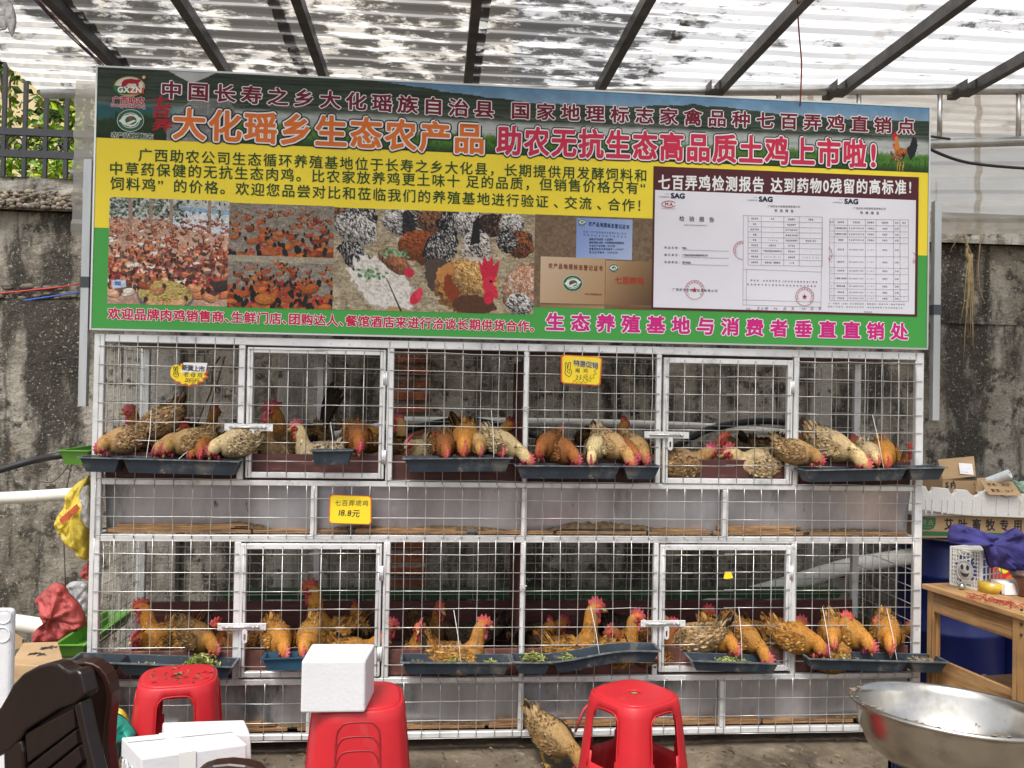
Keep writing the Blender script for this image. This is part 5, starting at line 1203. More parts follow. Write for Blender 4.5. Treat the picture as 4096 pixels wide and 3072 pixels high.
def hen(tier, pose, kind, hpx, hpy, y, head, label, sc=1., roll=0., rooster=False, pitch=0., tint=None, group=None, cat=None):
    "head at pixel (hpx, hpy) in the plane y; head: heading in degrees (0 right, 90 away, 180 left, -90 towards the viewer)"
    meshes, hc, hz = hen_mesh(pose, kind, rooster); rn = random.Random(label)
    sc *= rn.uniform(.96, 1.04)*((.655 if pose not in ('peck', 'reach') else .545) if tier != 'g' else .55); target = P(hpx, hpy, y)
    Mr = Matrix.Rotation(rad(head+(rn.uniform(-6, 6) if pose not in ('reach', 'peck') else rn.uniform(-16, 16))), 3, 'Z') @ Matrix.Rotation(rad(-pitch), 3, 'Y') @ Matrix.Rotation(rad(roll+rn.uniform(-7, 7)), 3, 'X')
    loc = target - (Mr @ hc)*sc
    bot = min(p[1]-p[2] for p in POSES[pose][:6])*.98
    loc.z = max(loc.z, FZ[tier]-bot*sc)
    t = thing('rooster' if rooster else 'hen', loc, label, cat or ('rooster' if rooster else 'chicken'), group or ('chickens in the upper tier of the cage' if tier == 'u' else 'chickens in the lower tier of the cage'))
    t.rotation_euler = Mr.to_euler(); t.scale = (sc, sc, sc)
    v = rn.uniform(.86, 1.1); tn = tint or (v*rn.uniform(.97, 1.05), v, v*rn.uniform(.9, 1.05))
    for nm, me in meshes.items():
        o = bpy.data.objects.new(nm.rstrip('_'), me); o.parent = t; o.color = (*tn, 1)
        if nm.startswith('comb') or nm.startswith('wattle'): g = rn.uniform(.8, 1.3); o.color = (g, g*rn.uniform(.8, 2.2), g*rn.uniform(.9, 2.4), 1)
        if nm.startswith('leg'):
            o.location = (0, 0, hz); gap = (loc.z-FZ[tier])/sc+hz; o.scale = (1, 1, max(.25, min(1.9, gap/.13)))
            w0 = (Mr @ Vector((-.05, -.04 if nm == 'leg' else .04, 0)))*sc+loc
            if tier != 'g' and w0.y < .062: bpy.data.objects.remove(o); continue
        C.objects.link(o)
    return t
H = hen
# ---- upper tier, left fixed bay
H('u', 'reach', 'tan', 402, 1795, -.05, 214, 'tan hen at the far left of the upper tier reaching into the left trough', .98)
H('u', 'stand', 'rust', 490, 1738, .05, -95, 'rust hen facing out, second head from the left in the upper tier', .86)
H('u', 'tall', 'rust', 520, 1650, .28, 190, 'rust hen with a tall raised neck at the left of the upper tier', .95)
H('u', 'reach', 'tan', 552, 1752, .10, 184, 'large tan hen leaning forward with tail raised under the flame shaped price card', 1.08, 0, False, -18)
H('u', 'tall', 'rust', 735, 1712, .1, -112, 'rust hen peering out behind the large leaning tan hen', .9)
H('u', 'reach', 'tan', 625, 1808, -.06, 232, 'tan hen with bright red comb pecking below the large leaning hen', .85)
H('u', 'reach', 'tan', 664, 1800, -.065, 222, 'pale faced tan hen with its head on the rim of the left trough', .95)
H('u', 'stand', 'brown', 862, 1650, .4, 75, 'brown hen standing upright with its back turned left of the upper left latch', .95)
H('u', 'reach', 'rust', 803, 1815, -.07, -98, 'orange necked dark hen pecking straight down in the left trough', 1.05)
H('u', 'reach', 'brown', 764, 1822, -.06, -120, 'brown hen with pink comb low in the left trough', .82)
H('u', 'reach', 'cream', 848, 1808, -.06, 222, 'cream speckled round hen at the right end of the left trough', 1.08)
# ---- upper left door
H('u', 'tall', 'tan', 1062, 1690, .12, -120, 'tan hen with its head hidden behind the upper left latch', 1.)
rs_ = H('u', 'stand', 'brown', 1092, 1648, .3, 186, 'dark rooster with a high fan of tail feathers in the upper left door', 1.12, 0, True)
H('u', 'stand', 'cream', 1186, 1713, .1, 186, 'speckled hen with upright red head beside the dark rooster', .95)
H('u', 'reach', 'rust', 1436, 1790, -.05, -70, 'orange hen poking a big pink comb through the upper left door', 1.02, 0, False)
H('u', 'reach', 'golden', 1560, 1790, .2, -20, 'olive gold hen with rounded back at the right edge of the upper left door', 1.1)
H('u', 'sit', 'brown', 1050, 1770, .32, 160, 'dark hen sitting low behind the upper left latch', 1.)
H('u', 'sit', 'tan', 1270, 1775, .36, 10, 'drab hen sitting behind the small tied trough', 1.05)
# ---- upper tier, bay right of that door
H('u', 'tall', 'tan', 1596, 1688, .25, 150, 'brown hen with a long neck turned away beside the upper left hinge', .95)
H('u', 'sit', 'cream', 1634, 1776, .06, -110, 'pale fluffy hen looking out at the left end of the second trough', .9)
H('u', 'sit', 'brown', 1745, 1760, .25, 25, 'brown hen sitting low in the shade behind the second trough', 1.05)
H('u', 'reach', 'rust', 1784, 1818, -.07, -75, 'olive brown hen with pink head in the second trough', .95)
H('u', 'reach', 'golden', 1856, 1802, -.06, -90, 'big golden hen facing out with wings spread over the second trough', 1.3, 0, False, 4)
H('u', 'reach', 'tan', 1920, 1808, -.065, -95, 'hen with a bright pink face right of the big golden hen', .85)
H('u', 'reach', 'dark', 2007, 1812, -.06, -92, 'dark hen with a thin red comb at the right end of the second trough', .85)
H('u', 'peck', 'cream', 2106, 1842, -.075, -52, 'spotted cream hen stretching down past the middle post', 1.1)
H('u', 'walk', 'golden', 2040, 1705, .3, 20, 'golden hen standing at the back left of the middle post', 1.05)
# ---- bay right of the middle post
H('u', 'reach', 'rust', 2158, 1815, -.06, -120, 'brown hen with pale face at the left end of the middle trough', .98)
H('u', 'tall', 'rust', 2236, 1735, .12, -88, 'brown hen with red face standing straight up over the middle trough', .88)
H('u', 'reach', 'rust', 2304, 1842, -.075, -60, 'brown hen with big pink comb dipping into the middle trough', 1.02)
H('u', 'reach', 'brown', 2330, 1780, .34, 95, 'dark hen showing only its raised tail behind the middle trough', 1.)
H('u', 'peck', 'cream', 2366, 1846, -.078, -115, 'cream hen with black spots on its neck pecking in the middle trough', .98)
H('u', 'peck', 'tan', 2522, 1848, -.078, -52, 'pale beige hen with a bare looking back pecking in the middle trough', 1.15, tint=(1.2, 1.15, 1.1))
H('u', 'tall', 'brown', 2498, 1700, .22, 40, 'brown hen looking away to the right above the middle trough', .95)
H('u', 'reach', 'rust', 2543, 1832, -.07, -85, 'brown hen with pink head between two pale hens at the middle trough', .9)
H('u', 'reach', 'tan', 2580, 1838, -.07, -82, 'speckled grey brown hen at the right end of the middle trough', 1.08)
# ---- upper right door
H('u', 'sit', 'tan', 2842, 1812, .08, 2, 'grey brown hen sitting with its red head to the right in the upper right door', 1.15)
H('u', 'sit', 'dark', 2900, 1770, .25, -170, 'dark brown hen sitting at the back of the upper right door', 1.25)
H('u', 'sit', 'cream', 2915, 1812, .06, 184, 'straw coloured hen sitting with its head to the left in the upper right door', 1.18)
H('u', 'sit', 'brown', 3200, 1770, .3, 12, 'speckled brown hen resting behind the straw coloured hen', 1.2)
# ---- upper tier, right bay
H('u', 'reach', 'tan', 3272, 1842, -.065, -42, 'tan hen with pink comb at the left end of the right trough', 1.02)
H('u', 'peck', 'cream', 3452, 1858, -.075, -48, 'large pale hen bending down into the right trough', 1.3)
H('u', 'stand', 'rust', 3418, 1772, .25, 12, 'brown hen with red comb behind the large pale hen', .95)
H('u', 'reach', 'cream', 3508, 1846, -.07, -95, 'small cream hen with a pink face in the right trough', .85)
H('u', 'reach', 'golden', 3548, 1856, -.07, -115, 'round golden fluffy hen pecking in the right trough', 1.12)
H('u', 'stand', 'rust', 3640, 1815, .2, -60, 'rust hen in the far right corner of the upper tier', .8)
# ---- lower tier, left bay
H('l', 'stand', 'golden', 566, 2434, .22, 184, 'golden hen standing side on with red head raised at the left of the lower tier', 1.18)
H('l', 'sit', 'golden', 545, 2552, .05, -115, 'golden hen facing out low at the left of the lower tier', 1.05)
H('l', 'reach', 'brown', 855, 2598, -.02, -30, 'speckled golden brown hen bowing toward the pile of greens', 1.1)
H('l', 'stand', 'rust', 862, 2528, .14, -140, 'rust hen with its neck bent left of the lower left door', 1.02)
# ---- lower left door
H('l', 'reach', 'golden', 1137, 2612, -.06, -58, 'golden hen pecking in the short blue trough', 1.1)
H('l', 'reach', 'golden', 1216, 2612, -.04, -85, 'golden hen with raised tail pecking beside the foam box', 1.12)
H('l', 'tall', 'golden', 1243, 2360, .3, 178, 'tall buff hen standing at the back of the lower left door', 1.28)
H('l', 'sit', 'golden', 1530, 2560, .12, 10, 'rounded golden hen at the right edge of the lower left door', 1.05)
H('l', 'stand', 'brown', 1420, 2470, .4, 95, 'drab brown hen turned away behind the foam box', 1.05)
H('l', 'sit', 'tan', 1060, 2520, .35, 20, 'golden hen sitting in the shade behind the lower left latch', 1.1)
# ---- lower bay right of that door
H('l', 'stand', 'rust', 1566, 2524, .15, 0, 'dark rust hen peeping in beside the lower left hinge', .95)
H('l', 'stand', 'golden', 1676, 2518, .06, -95, 'golden hen with orange chest looking straight out over the mash', 1.05)
H('l', 'stand', 'brown', 1757, 2492, .35, -60, 'brown hen with a bright red comb at the back of the bay', 1.08)
H('l', 'stand', 'golden', 1934, 2505, .05, 2, 'golden hen in profile with a big red comb beside the brown partition', 1.15)
H('l', 'walk', 'dark', 1760, 2530, .38, 172, 'black hen with raised tail in the shade', 1.1)
# ---- lower bay right of the middle post
H('l', 'sit', 'brown', 2200, 2540, .3, 60, 'dark brown fluffy hen beside the partition', 1.15)
H('l', 'tall', 'golden', 2382, 2460, .08, 5, 'buff hen standing tall in profile over the bent trough', 1.2)
H('l', 'sit', 'rust', 2440, 2532, .14, -150, 'rust hen between two buff hens over the bent trough', 1.05)
H('l', 'tall', 'golden', 2546, 2508, .05, -25, 'buff hen with a jagged red comb left of the lower right latch', 1.12)
H('l', 'walk', 'dark', 2630, 2470, .36, 10, 'black hen at the back behind the lower right latch', 1.1)
H('l', 'sit', 'brown', 2250, 2530, .38, 20, 'brown hen low in the dark behind the tall buff hen', 1.1)
# ---- lower right door
H('l', 'stand', 'rust', 2695, 2524, .1, 12, 'rust hen with a red face just right of the lower right latch', .98)
H('l', 'walk', 'tan', 2640, 2480, .16, 150, 'fine speckled hen turned away in the lower right door', 1.15)
H('l', 'stand', 'brown', 2830, 2515, .3, -30, 'brown hen with a small red head in the middle of the lower right door', 1.)
H('l', 'reach', 'golden', 2938, 2600, -.05, -82, 'golden hen with tail straight up pecking over the round cornered trough', 1.08)
H('l', 'peck', 'golden', 3066, 2640, -.075, -72, 'golden hen stretching its long neck to the bottom of the round cornered trough', 1.2)
H('l', 'walk', 'golden', 3200, 2500, .25, -5, 'dull golden hen with dark tail at the right of the lower right door', 1.1)
# ---- lower right bay
H('l', 'reach', 'golden', 3284, 2602, -.07, -48, 'orange hen with a frilly red comb at the left of the lower right trough', 1.2)
H('l', 'reach', 'golden', 3334, 2580, -.04, -98, 'orange hen with its face half behind a white string', .98)
H('l', 'tall', 'golden', 3388, 2500, .03, 8, 'golden hen in profile with pale beak and tall red comb in the lower right bay', 1.08)
H('l', 'reach', 'golden', 3478, 2588, -.06, -72, 'golden hen with raised tail pecking at the middle of the lower right trough', 1.15)
H('l', 'tall', 'golden', 3512, 2505, .06, -12, 'small red faced hen looking right between two pecking hens', .92)
H('l', 'reach', 'golden', 3562, 2592, -.06, -100, 'golden hen at the right end of the lower right trough behind the second string', 1.15)
H('l', 'sit', 'brown', 3640, 2560, .3, -20, 'brown hen in the far right corner of the lower tier', 1.)
# ---- the hen on the ground
H('g', 'peck', 'tan', 2325, 3058, -.27, -34, 'speckled tan hen loose on the ground in front of the cages', 1.25, group='loose hen', pitch=0)
# ================================================================== CLUTTER ROUND THE CAGES
m_redp = mat('red_plastic', hx('bf262e'), .42, noise=(3, .12), spec=.4, bump=(5, .05), mix2=[((.50, .10, .09), 9, .58, .8, (1, 1, .4)), ((.30, .12, .09), 34, .67, .74), ((.16, .03, .03), 5, .64, .85)])
m_foam = mat('white_foam', (.66, .66, .68), .75, noise=(4, .04), bump=(90, .14), spec=.25, mix2=[((.60, .58, .53), 7, .60, .8), ((.4, .36, .3), 26, .68, .76)])
m_tape = mat('clear_tape', (.72, .72, .7), .12, spec=.6)
m_card = mat('cardboard', (.42, .28, .15), .85, noise=(8, .14), stretch=(1, 1, 4), mix2=((.3, .19, .1), 3, .56, .75))
m_wood = mat('raw_pine', (.40, .225, .09), .65, noise=(5, .2), bump=(60, .15), mix2=[((.20, .095, .03), 1., .52, .60, (34, 34, 1.3)), ((.30, .15, .05), 1., .5, .62, (70, 70, 2.5)), ((.10, .045, .018), 7, .68, .74, (1, 1, .6)), ((.16, .12, .09), 4, .6, .8)])
m_woodh = mat('raw_pine_board', (.42, .245, .105), .65, noise=(5, .2), bump=(60, .15), mix2=[((.22, .105, .035), 1., .52, .60, (1.3, 34, 34)), ((.32, .165, .06), 1., .5, .62, (2.5, 70, 70)), ((.11, .05, .02), 7, .68, .74, (.6, 1, 1)), ((.17, .13, .10), 4, .6, .8)])
m_dark = mat('dark_lacquer', (.011, .005, .004), .32, spec=.35, noise=(7, .4), stretch=(1, 1, .3), coat=.1, bump=(40, .06), mix2=((.035, .014, .009), 5, .58, .75))
m_rim = mat('red_lacquer', (.024, .007, .005), .3, spec=.35, noise=(10, .3), coat=.12)
m_blued = mat('blue_drum_plastic', (.006, .013, .095), .38, noise=(5, .25), bump=(12, .1))
m_steel = mat('stainless_steel', (.52, .50, .46), .25, metal=1., noise=(5, .18), bump=(9, .06), mix2=[((.33, .31, .27), 4, .55, .7), ((.2, .17, .13), 22, .66, .74)])
m_pvc = mat('pvc_pipe', (.80, .78, .70), .5, noise=(6, .15), mix2=((.33, .29, .22), 11, .58, .75))

# ---- red stools
def stool(name, px, py, z, rz, label, nested=0, opening=True, group='red plastic stools'):
    q = PZ(px, py, z); H_ = .45; t = thing(name, (q.x, q.y, z-H_), label, 'stool', group, rz)
    n_ = 96
    def prof(a, w, p): 
        c, s_ = math.cos(a), math.sin(a); k = (abs(c)**p+abs(s_)**p)**(-1/p); return c*k*w, s_*k*w
    rows = [(.0, .172, 5.), (.06, .167, 5.), (.12, .162, 4.8), (.18, .157, 4.5), (.225, .1535, 4.3), (.262, .1505, 4.1), (.30, .1475, 4.), (.36, .1425, 3.8), (.385, .140, 3.7), (.412, .1375, 3.5), (.443, .1335, 3.3), (.45, .127, 3.2)]
    b = MB(); b.sm = True; V = []
    for (zz, w, p) in rows:
        for k in range(n_):
            a = 2*PI*(k+.5)/n_; x, y = prof(a, w, p); fl = .0028*math.cos(24*a)*(1 if abs(math.cos(2*a)) < .65 else 0)*(1-zz/.45)
            V.append((x*(1+fl/w), y*(1+fl/w), zz))
    F = []
    for i in range(len(rows)-1):
        for k in range(n_):
            ang = ((k+1)*360/n_+45) % 90-45; hw = {4: 19, 5: 25, 6: 25, 7: 24, 8: 19}.get(i, 0)
            if opening and abs(ang) < hw: continue
            F.append((i*n_+k, i*n_+(k+1) % n_, (i+1)*n_+(k+1) % n_, (i+1)*n_+k))
    b.add(V, F); b.build('stool_shell', m_redp, t, local=True, thick=.004)
    b = MB(); b.sm = True; rs_ = [(.127, .45), (.115, .4525), (.08, .4535), (.03, .453), (.014, .4515)]; V = []
    for (w, zz) in rs_:
        for k in range(n_): a = 2*PI*(k+.5)/n_; x, y = prof(a, w, 3.2); V.append((x, y, zz))
    b.add(V, [(i*n_+k, i*n_+(k+1) % n_, (i+1)*n_+(k+1) % n_, (i+1)*n_+k) for i in range(len(rs_)-1) for k in range(n_)]); b.build('seat', m_redp, t, local=True, thick=.003)
    b = MB(); b.sm = True; b.lathe([(.0145, .449), (.012, .447), (.0, .4465)], n=16); b.build('seat_hole', mat('hole_plug', (.28, .2, .09), .8), t, local=True)
    for s_ in range(4):      # raised arch round each opening (and, in a stack, the arches of the stools below)
        for q_ in range(1 if not nested else nested+1):
            top = .418-.04*q_; a0 = s_*PI/2; ca, sa = math.cos(a0), math.sin(a0); hw = .062
            def wz(zz): return np.interp(zz, [r[0] for r in rows], [r[1] for r in rows])+.0015
            pts = [(-hw-.012, .21), (-hw-.004, .28), (-hw, top-.035), (-hw+.012, top-.01), (-hw+.03, top), (hw-.03, top), (hw-.012, top-.01), (hw, top-.035), (hw+.004, .28), (hw+.012, .21)]
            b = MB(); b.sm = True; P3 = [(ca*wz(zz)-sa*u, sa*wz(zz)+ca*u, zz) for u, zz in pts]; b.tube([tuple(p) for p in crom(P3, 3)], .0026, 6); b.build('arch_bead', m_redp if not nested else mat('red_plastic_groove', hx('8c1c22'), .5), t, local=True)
    return t
stool('plastic_stool', 715, 2703, .45, rad(12), 'red stool with leaf scraps on its seat, in front of the dirty left trough')
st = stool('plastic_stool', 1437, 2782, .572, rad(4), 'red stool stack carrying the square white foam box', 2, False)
stool('plastic_stool', 2537, 2772, .45, rad(33), 'red stool turned cornerwise, standing right of the loose hen')
b = MB(); 
for k in range(34):
    a, r = random.uniform(0, 2*PI), random.uniform(.02, .115); q = PZ(715, 2703, .4545); x, y = q.x+r*math.cos(a), q.y+r*math.sin(a); L, w_, th = random.uniform(.006, .02), random.uniform(.002, .006), random.uniform(0, PI); dx, dy = math.cos(th), math.sin(th)
    b.col = random.choice(straw); b.add([(x-dx*L, y-dy*L, .4545), (x+dy*w_, y-dx*w_, .458), (x+dx*L, y+dy*L, .4555), (x-dy*w_, y+dx*w_, .456)], [(0, 1, 2, 3)])
tag(b.build('leaf_scraps', m_litter), label='dry leaf scraps on the left red stool', kind='stuff')
b = MB(); b.sm = True; b.tube([P(*q, -.1) for q in ((2302, 2928), (2318, 2880), (2335, 2840), (2358, 2812))], [.004, .007, .008, .003], 6); tag(b.build('plastic_strip', mat('red_strip', (.4, .05, .06), .5)), 'thin red plastic strip leaning on the cage bottom', 'plastic strip')
# ---- foam boxes
def foam(name, pts, z0, z1, label, taper=0., lid=.035, extra=None):
    "pts: four top corners (x, y) in order; a foam box with a lid line"
    c = Vector((sum(p[0] for p in pts)/4, sum(p[1] for p in pts)/4, z0)); t = thing(name, c, label, 'foam box', None)
    def ring(z, s_): return [(c.x+(p[0]-c.x)*s_, c.y+(p[1]-c.y)*s_, z) for p in pts]
    zl_ = z1-lid if lid else z1
    b = MB(); lo, hi = ring(z0, 1+taper), ring(zl_-(.002 if lid else 0), 1.0); b.add(lo+hi, [(3, 2, 1, 0), (4, 5, 6, 7)]+[(i, (i+1) % 4, 4+(i+1) % 4, 4+i) for i in range(4)]); b.build('box_body', m_foam, t, bevel=.007, seg=3, recalc=True)
    if lid:
        b = MB(); lo, hi = ring(zl_, 1.006), ring(z1, 1.004); b.add(lo+hi, [(3, 2, 1, 0), (4, 5, 6, 7)]+[(i, (i+1) % 4, 4+(i+1) % 4, 4+i) for i in range(4)]); b.build('lid', m_foam, t, bevel=.005, seg=3, recalc=True)
    return t
a_ = [PZ(1206, 2643, .725), PZ(1463, 2641, .725), PZ(1500, 2575, .725), PZ(1247, 2574, .725)]
bx = foam('foam_box', [(p.x, p.y) for p in a_], .574, .725, 'square white foam box on top of the red stool stack', 0.005, 0)
b = MB(); c = sum((p for p in a_), Vector())/4; fr_ = [c+(p-c)*.86 for p in a_]; b.add([(p.x, p.y, .7252) for p in fr_]+[(p.x, p.y, .7272) for p in fr_], [(4, 5, 6, 7)]+[(i, (i+1) % 4, 4+(i+1) % 4, 4+i) for i in range(4)]); b.build('lid_panel', m_foam, bx, bevel=.0015)
a_ = [PZ(567, 3034, .42), PZ(987, 2975, .42), PZ(912, 2911, .42), PZ(487, 2949, .42)]
bx = foam('foam_box', [(p.x, p.y) for p in a_], .12, .42, 'long white foam box with taped lid beside the dark chairs', 0.01, .06)
b = MB(); m0, m1 = lerp(a_[0], a_[1], .42), lerp(a_[3], a_[2], .42); e_ = (a_[1]-a_[0]).normalized()*.024; dz = Vector((0, 0, .002)); o_ = (m0-m1).normalized()*.004
b.add([m0-e_+dz+o_, m0+e_+dz+o_, m1+e_+dz-o_, m1-e_+dz-o_], [(0, 1, 2, 3)]); b.add([m0-e_+dz+o_, m0+e_+dz+o_, m0+e_+o_*2-Vector((0, 0, .2)), m0-e_+o_*2-Vector((0, 0, .2))], [(0, 1, 2, 3)])
e2 = (a_[3]-a_[0]).normalized()*.022; m0, m1 = lerp(a_[0], a_[3], .82), lerp(a_[1], a_[2], .82); b.add([m0-e2+dz*1.4, m1-e2+dz*1.4, m1+e2+dz*1.4, m0+e2+dz*1.4], [(0, 1, 2, 3)]); b.build('packing_tape', m_tape, bx)
b = MB(); b.sm = True
for k in range(2):
    q = lerp(a_[0], a_[3], .35+.3*k); nrm_ = (a_[0]-a_[1]).normalized(); u_ = (a_[3]-a_[0]).normalized()
    b.tube([q+nrm_*.006+u_*.022*math.cos(s_*PI/8)+Vector((0, 0, -.075+.03*math.sin(s_*PI/8))) for s_ in range(16)], .002, 5, closed=True)
b.build('moulded_ring', m_foam, bx)
a_ = [PZ(660, 2935, .40), PZ(1003, 2936, .40), PZ(978, 2878, .40), PZ(650, 2888, .40)]
foam('foam_box', [(p.x, p.y) for p in a_], .02, .40, 'second white foam box turned over behind the taped one', .14, 0)
q0, q1 = P(-160, 2437, -1.25), P(40, 2900, -1.25)
t = thing('foam_box', ((q0.x+q1.x)/2, -1.2, q1.z), 'white foam box end at the far left edge, upright', 'foam box')
b = MB(); b.box((q0.x, -1.25, .02), (q1.x, -1.222, q0.z)); b.build('box_body', m_foam, t, bevel=.014, seg=4)
b = MB(); b.sm = True
for (px, py) in ((8, 2540), (12, 2465)):
    c = P(px, py, -1.252); b.tube([(c.x+.02*math.cos(s_*PI/8), -1.251, c.z+.02*math.sin(s_*PI/8)) for s_ in range(16)], .0016, 5, closed=True)
b.build('moulded_ring', m_foam, t)
# ---- dark lacquered chairs
def chair(Q0, az, label, kind, outline, slats=(), rimw=.03, thick=.035):
    """a dining chair whose back lies in the upright plane through Q0; az: direction the back faces (degrees)"""
    n_ = Vector((math.cos(rad(az)), math.sin(rad(az)), 0)); Q0 = Vector(Q0)
    def PP(px, py, off=0.):
        d = CF*FPX+CR*(px-2048)-CU*(py-1536); return CAM+d*((Q0+n_*off-CAM).dot(n_)/d.dot(n_))
    t = thing('dining_chair', (Q0.x, Q0.y, 0), label, 'chair', 'dark lacquered dining chairs')
    side = Vector((0, 0, 1)).cross(n_)
    for (nm, pts, off, th, m_) in outline:
        b = MB(); P3 = [PP(*p, off) for p in pts]; b.prism(P3, -n_*th); b.build(nm, m_, t, bevel=.006, seg=3, recalc=True)
    for pts in slats:
        b = MB(); P3 = [PP(*p, -.008) for p in pts]; b.prism(P3, -n_*.018); b.build('slat', m_dark, t, bevel=.003, recalc=True)
    # seat and legs, below the frame of the photograph
    c = Vector((Q0.x, Q0.y, 0))+n_*(-.24 if kind == 'away' else .24)
    b = MB(); b.obox(c+Vector((0, 0, .44)), side*.21, n_*.2, Vector((0, 0, .02))); b.build('seat', m_dark, t, bevel=.01)
    for (u, v) in ((-1, -1), (1, -1), (1, 1), (-1, 1)):
        b = MB(); b.obox(c+side*.18*u+n_*.17*v+Vector((0, 0, .21)), side*.018, n_*.018, Vector((0, 0, .208))); b.build('leg', m_dark, t, bevel=.004)
    for u in (-1, 1):
        b = MB(); p = Vector((Q0.x, Q0.y, .46))+side*.18*u; b.bar(p-n_*.0, Vector((p.x, p.y, .62)), .03, .03); b.build('back_post', m_dark, t, bevel=.004)
    return t
z_ = lambda x, y: (x/2.011, y/2.011+2300)
crest = [z_(*p) for p in ((-260, 1330), (-140, 1230), (0, 1060), (55, 965), (95, 885), (180, 795), (290, 735), (400, 707), (465, 715), (510, 748), (560, 775), (615, 762), (648, 790), (688, 968), (600, 1040), (470, 1085), (280, 1205), (195, 1260), (160, 1320), (90, 1400), (-100, 1500))]
post_r = [z_(*p) for p in ((585, 1052), (640, 1010), (700, 1300), (800, 1700), (745, 1700), (690, 1500))]
post_l = [z_(*p) for p in ((20, 1375), (160, 1330), (185, 1420), (190, 1700), (30, 1700))]
sl_ = [[z_(*p) for p in q] for q in (((195, 1275), (590, 1075), (605, 1230), (215, 1520)), ((215, 1545), (608, 1245), (625, 1360), (300, 1620), (215, 1660)), ((310, 1640), (630, 1375), (660, 1500), (480, 1700), (300, 1700)))]
bak = [[z_(*p) for p in ((140, 1230), (610, 985), (700, 1500), (740, 1700), (180, 1700))]]
Q = P(200, 2700, -1.9)
chair(Q, -118, 'dark brown lacquered chair with scrolled crest at the lower left corner', 'away', [('crest_rail', crest, 0, .034, m_dark), ('back_post', post_r, -.002, .03, m_dark), ('back_post', post_l, -.002, .03, m_dark), ('back_panel', bak[0], -.022, .008, m_dark)], sl_)
rnd = [z_(*p) for p in ((505, 760), (545, 725), (610, 703), (680, 698), (745, 712), (800, 745), (850, 805), (880, 880), (893, 960), (890, 1060), (872, 1200), (862, 1400), (880, 1560), (900, 1700), (760, 1700), (735, 1480), (690, 1290), (640, 1150), (655, 980), (640, 850), (590, 790))]
rim_ = [z_(*p) for p in ((545, 725), (610, 703), (680, 698), (745, 712), (800, 745), (850, 805), (880, 880), (893, 960), (890, 1060), (872, 1200), (862, 1400), (880, 1560), (900, 1700), (860, 1700), (838, 1560), (822, 1400), (832, 1200), (850, 1050), (850, 960), (838, 890), (810, 825), (765, 770), (720, 742), (670, 730), (610, 735))]
Q = P(350, 2700, -1.72)
chair(Q, -100, 'dark brown chair with a rounded back standing behind the scrolled one', 'toward', [('back_panel', rnd, -.004, .02, m_dark), ('back_rim', rim_, .012, .04, m_rim)])
arc = [(770, 3110), (800, 3078), (850, 3062), (915, 3056), (980, 3062), (1030, 3076), (1062, 3110), (1062, 3300), (770, 3300)]
Q = P(915, 3060, -2.36)
chair(Q, -92, 'curved chair back top just showing at the bottom edge', 'toward', [('crest_rail', arc, 0, .03, m_rim)])
# ---- crumpled sacks, bags and cloths
def crumple(name, outline, Y, depth, m, label, cat, seed=1, rough=.5, fr=16., back=.35, parent=None, lean=0.):
    P3 = [P(*q, Y) for q in outline]; n_ = len(P3)
    pts = crom([(p.x, p.z) for p in P3]+[(P3[0].x, P3[0].z)], 6)[:-1]; N = len(pts); c = np.mean(pts, 0); rs_ = [0, .12, .25, .38, .5, .6, .7, .78, .86, .93, .98, 1.]
    b = MB(); b.sm = True; F = []; V = []
    for sd in (-1, 1):
        o = len(V)
        for r in rs_:
            for p in pts:
                q = c+(p-c)*r; 
                nz = float(fbm(np.array([q[0]*fr+seed*7.]), np.array([q[1]*fr+3.3]), seed, 4)[0]); nz2 = float(fbm(np.array([q[0]*fr*2.6+q[1]*fr]), np.array([q[1]*fr*1.5-q[0]*9]), seed+5, 3)[0])
                crease = abs(nz-.47)*2.6+abs(nz2-.45)*1.3
                y = Y+sd*(depth if sd < 0 else depth*back)*(math.sqrt(max(0, 1-r*r))*(1-rough)+rough*crease*min(1, (1-r)*6+.15))+lean*(q[1]-c[1])
                V.append((q[0], y, q[1]))
        R_ = len(rs_)
        for i in range(R_-1):
            for k in range(N):
                f = (o+i*N+k, o+i*N+(k+1) % N, o+(i+1)*N+(k+1) % N, o+(i+1)*N+k); F.append(f if sd > 0 else f[::-1])
    b.add(V, F); o = b.build(name, m, parent, recalc=True)
    return o if parent else tag(o, label, cat)
m_ysack = mat('yellow_sack', (.66, .50, .06), .5, noise=(14, .25), bump=(70, .4)); m_rsack = mat('red_sack', (.38, .06, .055), .55, noise=(12, .3), bump=(60, .5)); m_teal = mat('teal_sack', (.01, .26, .20), .5, noise=(12, .35), bump=(60, .4), mix2=((.02, .03, .03), 16, .6, .66)); m_cloth = mat('indigo_cloth', (.03, .026, .15), .8, noise=(10, .25), bump=(200, .3))
m_film = mat('clear_film', (.75, .75, .76), .15, trans=.55, noise=(20, .1)); m_filmg = mat('green_film', (.4, .62, .46), .2, trans=.4)
w_ = lambda x, y: (x/2.4578+200, y/2.4578+1850)
ys = thing('woven_sack', P(300, 2235, .2), 'crumpled yellow woven sack stuffed against the left side of the cage', 'sack')
crumple('sack_cloth', [w_(*p) for p in ((392, 120), (330, 165), (270, 200), (200, 270), (180, 345), (150, 440), (75, 545), (72, 640), (82, 702), (135, 722), (190, 830), (290, 900), (300, 930), (372, 952), (400, 800), (400, 400))], .2, .09, m_ysack, '', '', 3, .55, 14, parent=ys)
crumple('film_lining', [w_(*p) for p in ((385, 220), (330, 240), (292, 330), (320, 420), (300, 520), (330, 600), (385, 640), (395, 450))], .12, .03, m_film, '', '', 5, .6, 20, parent=ys)
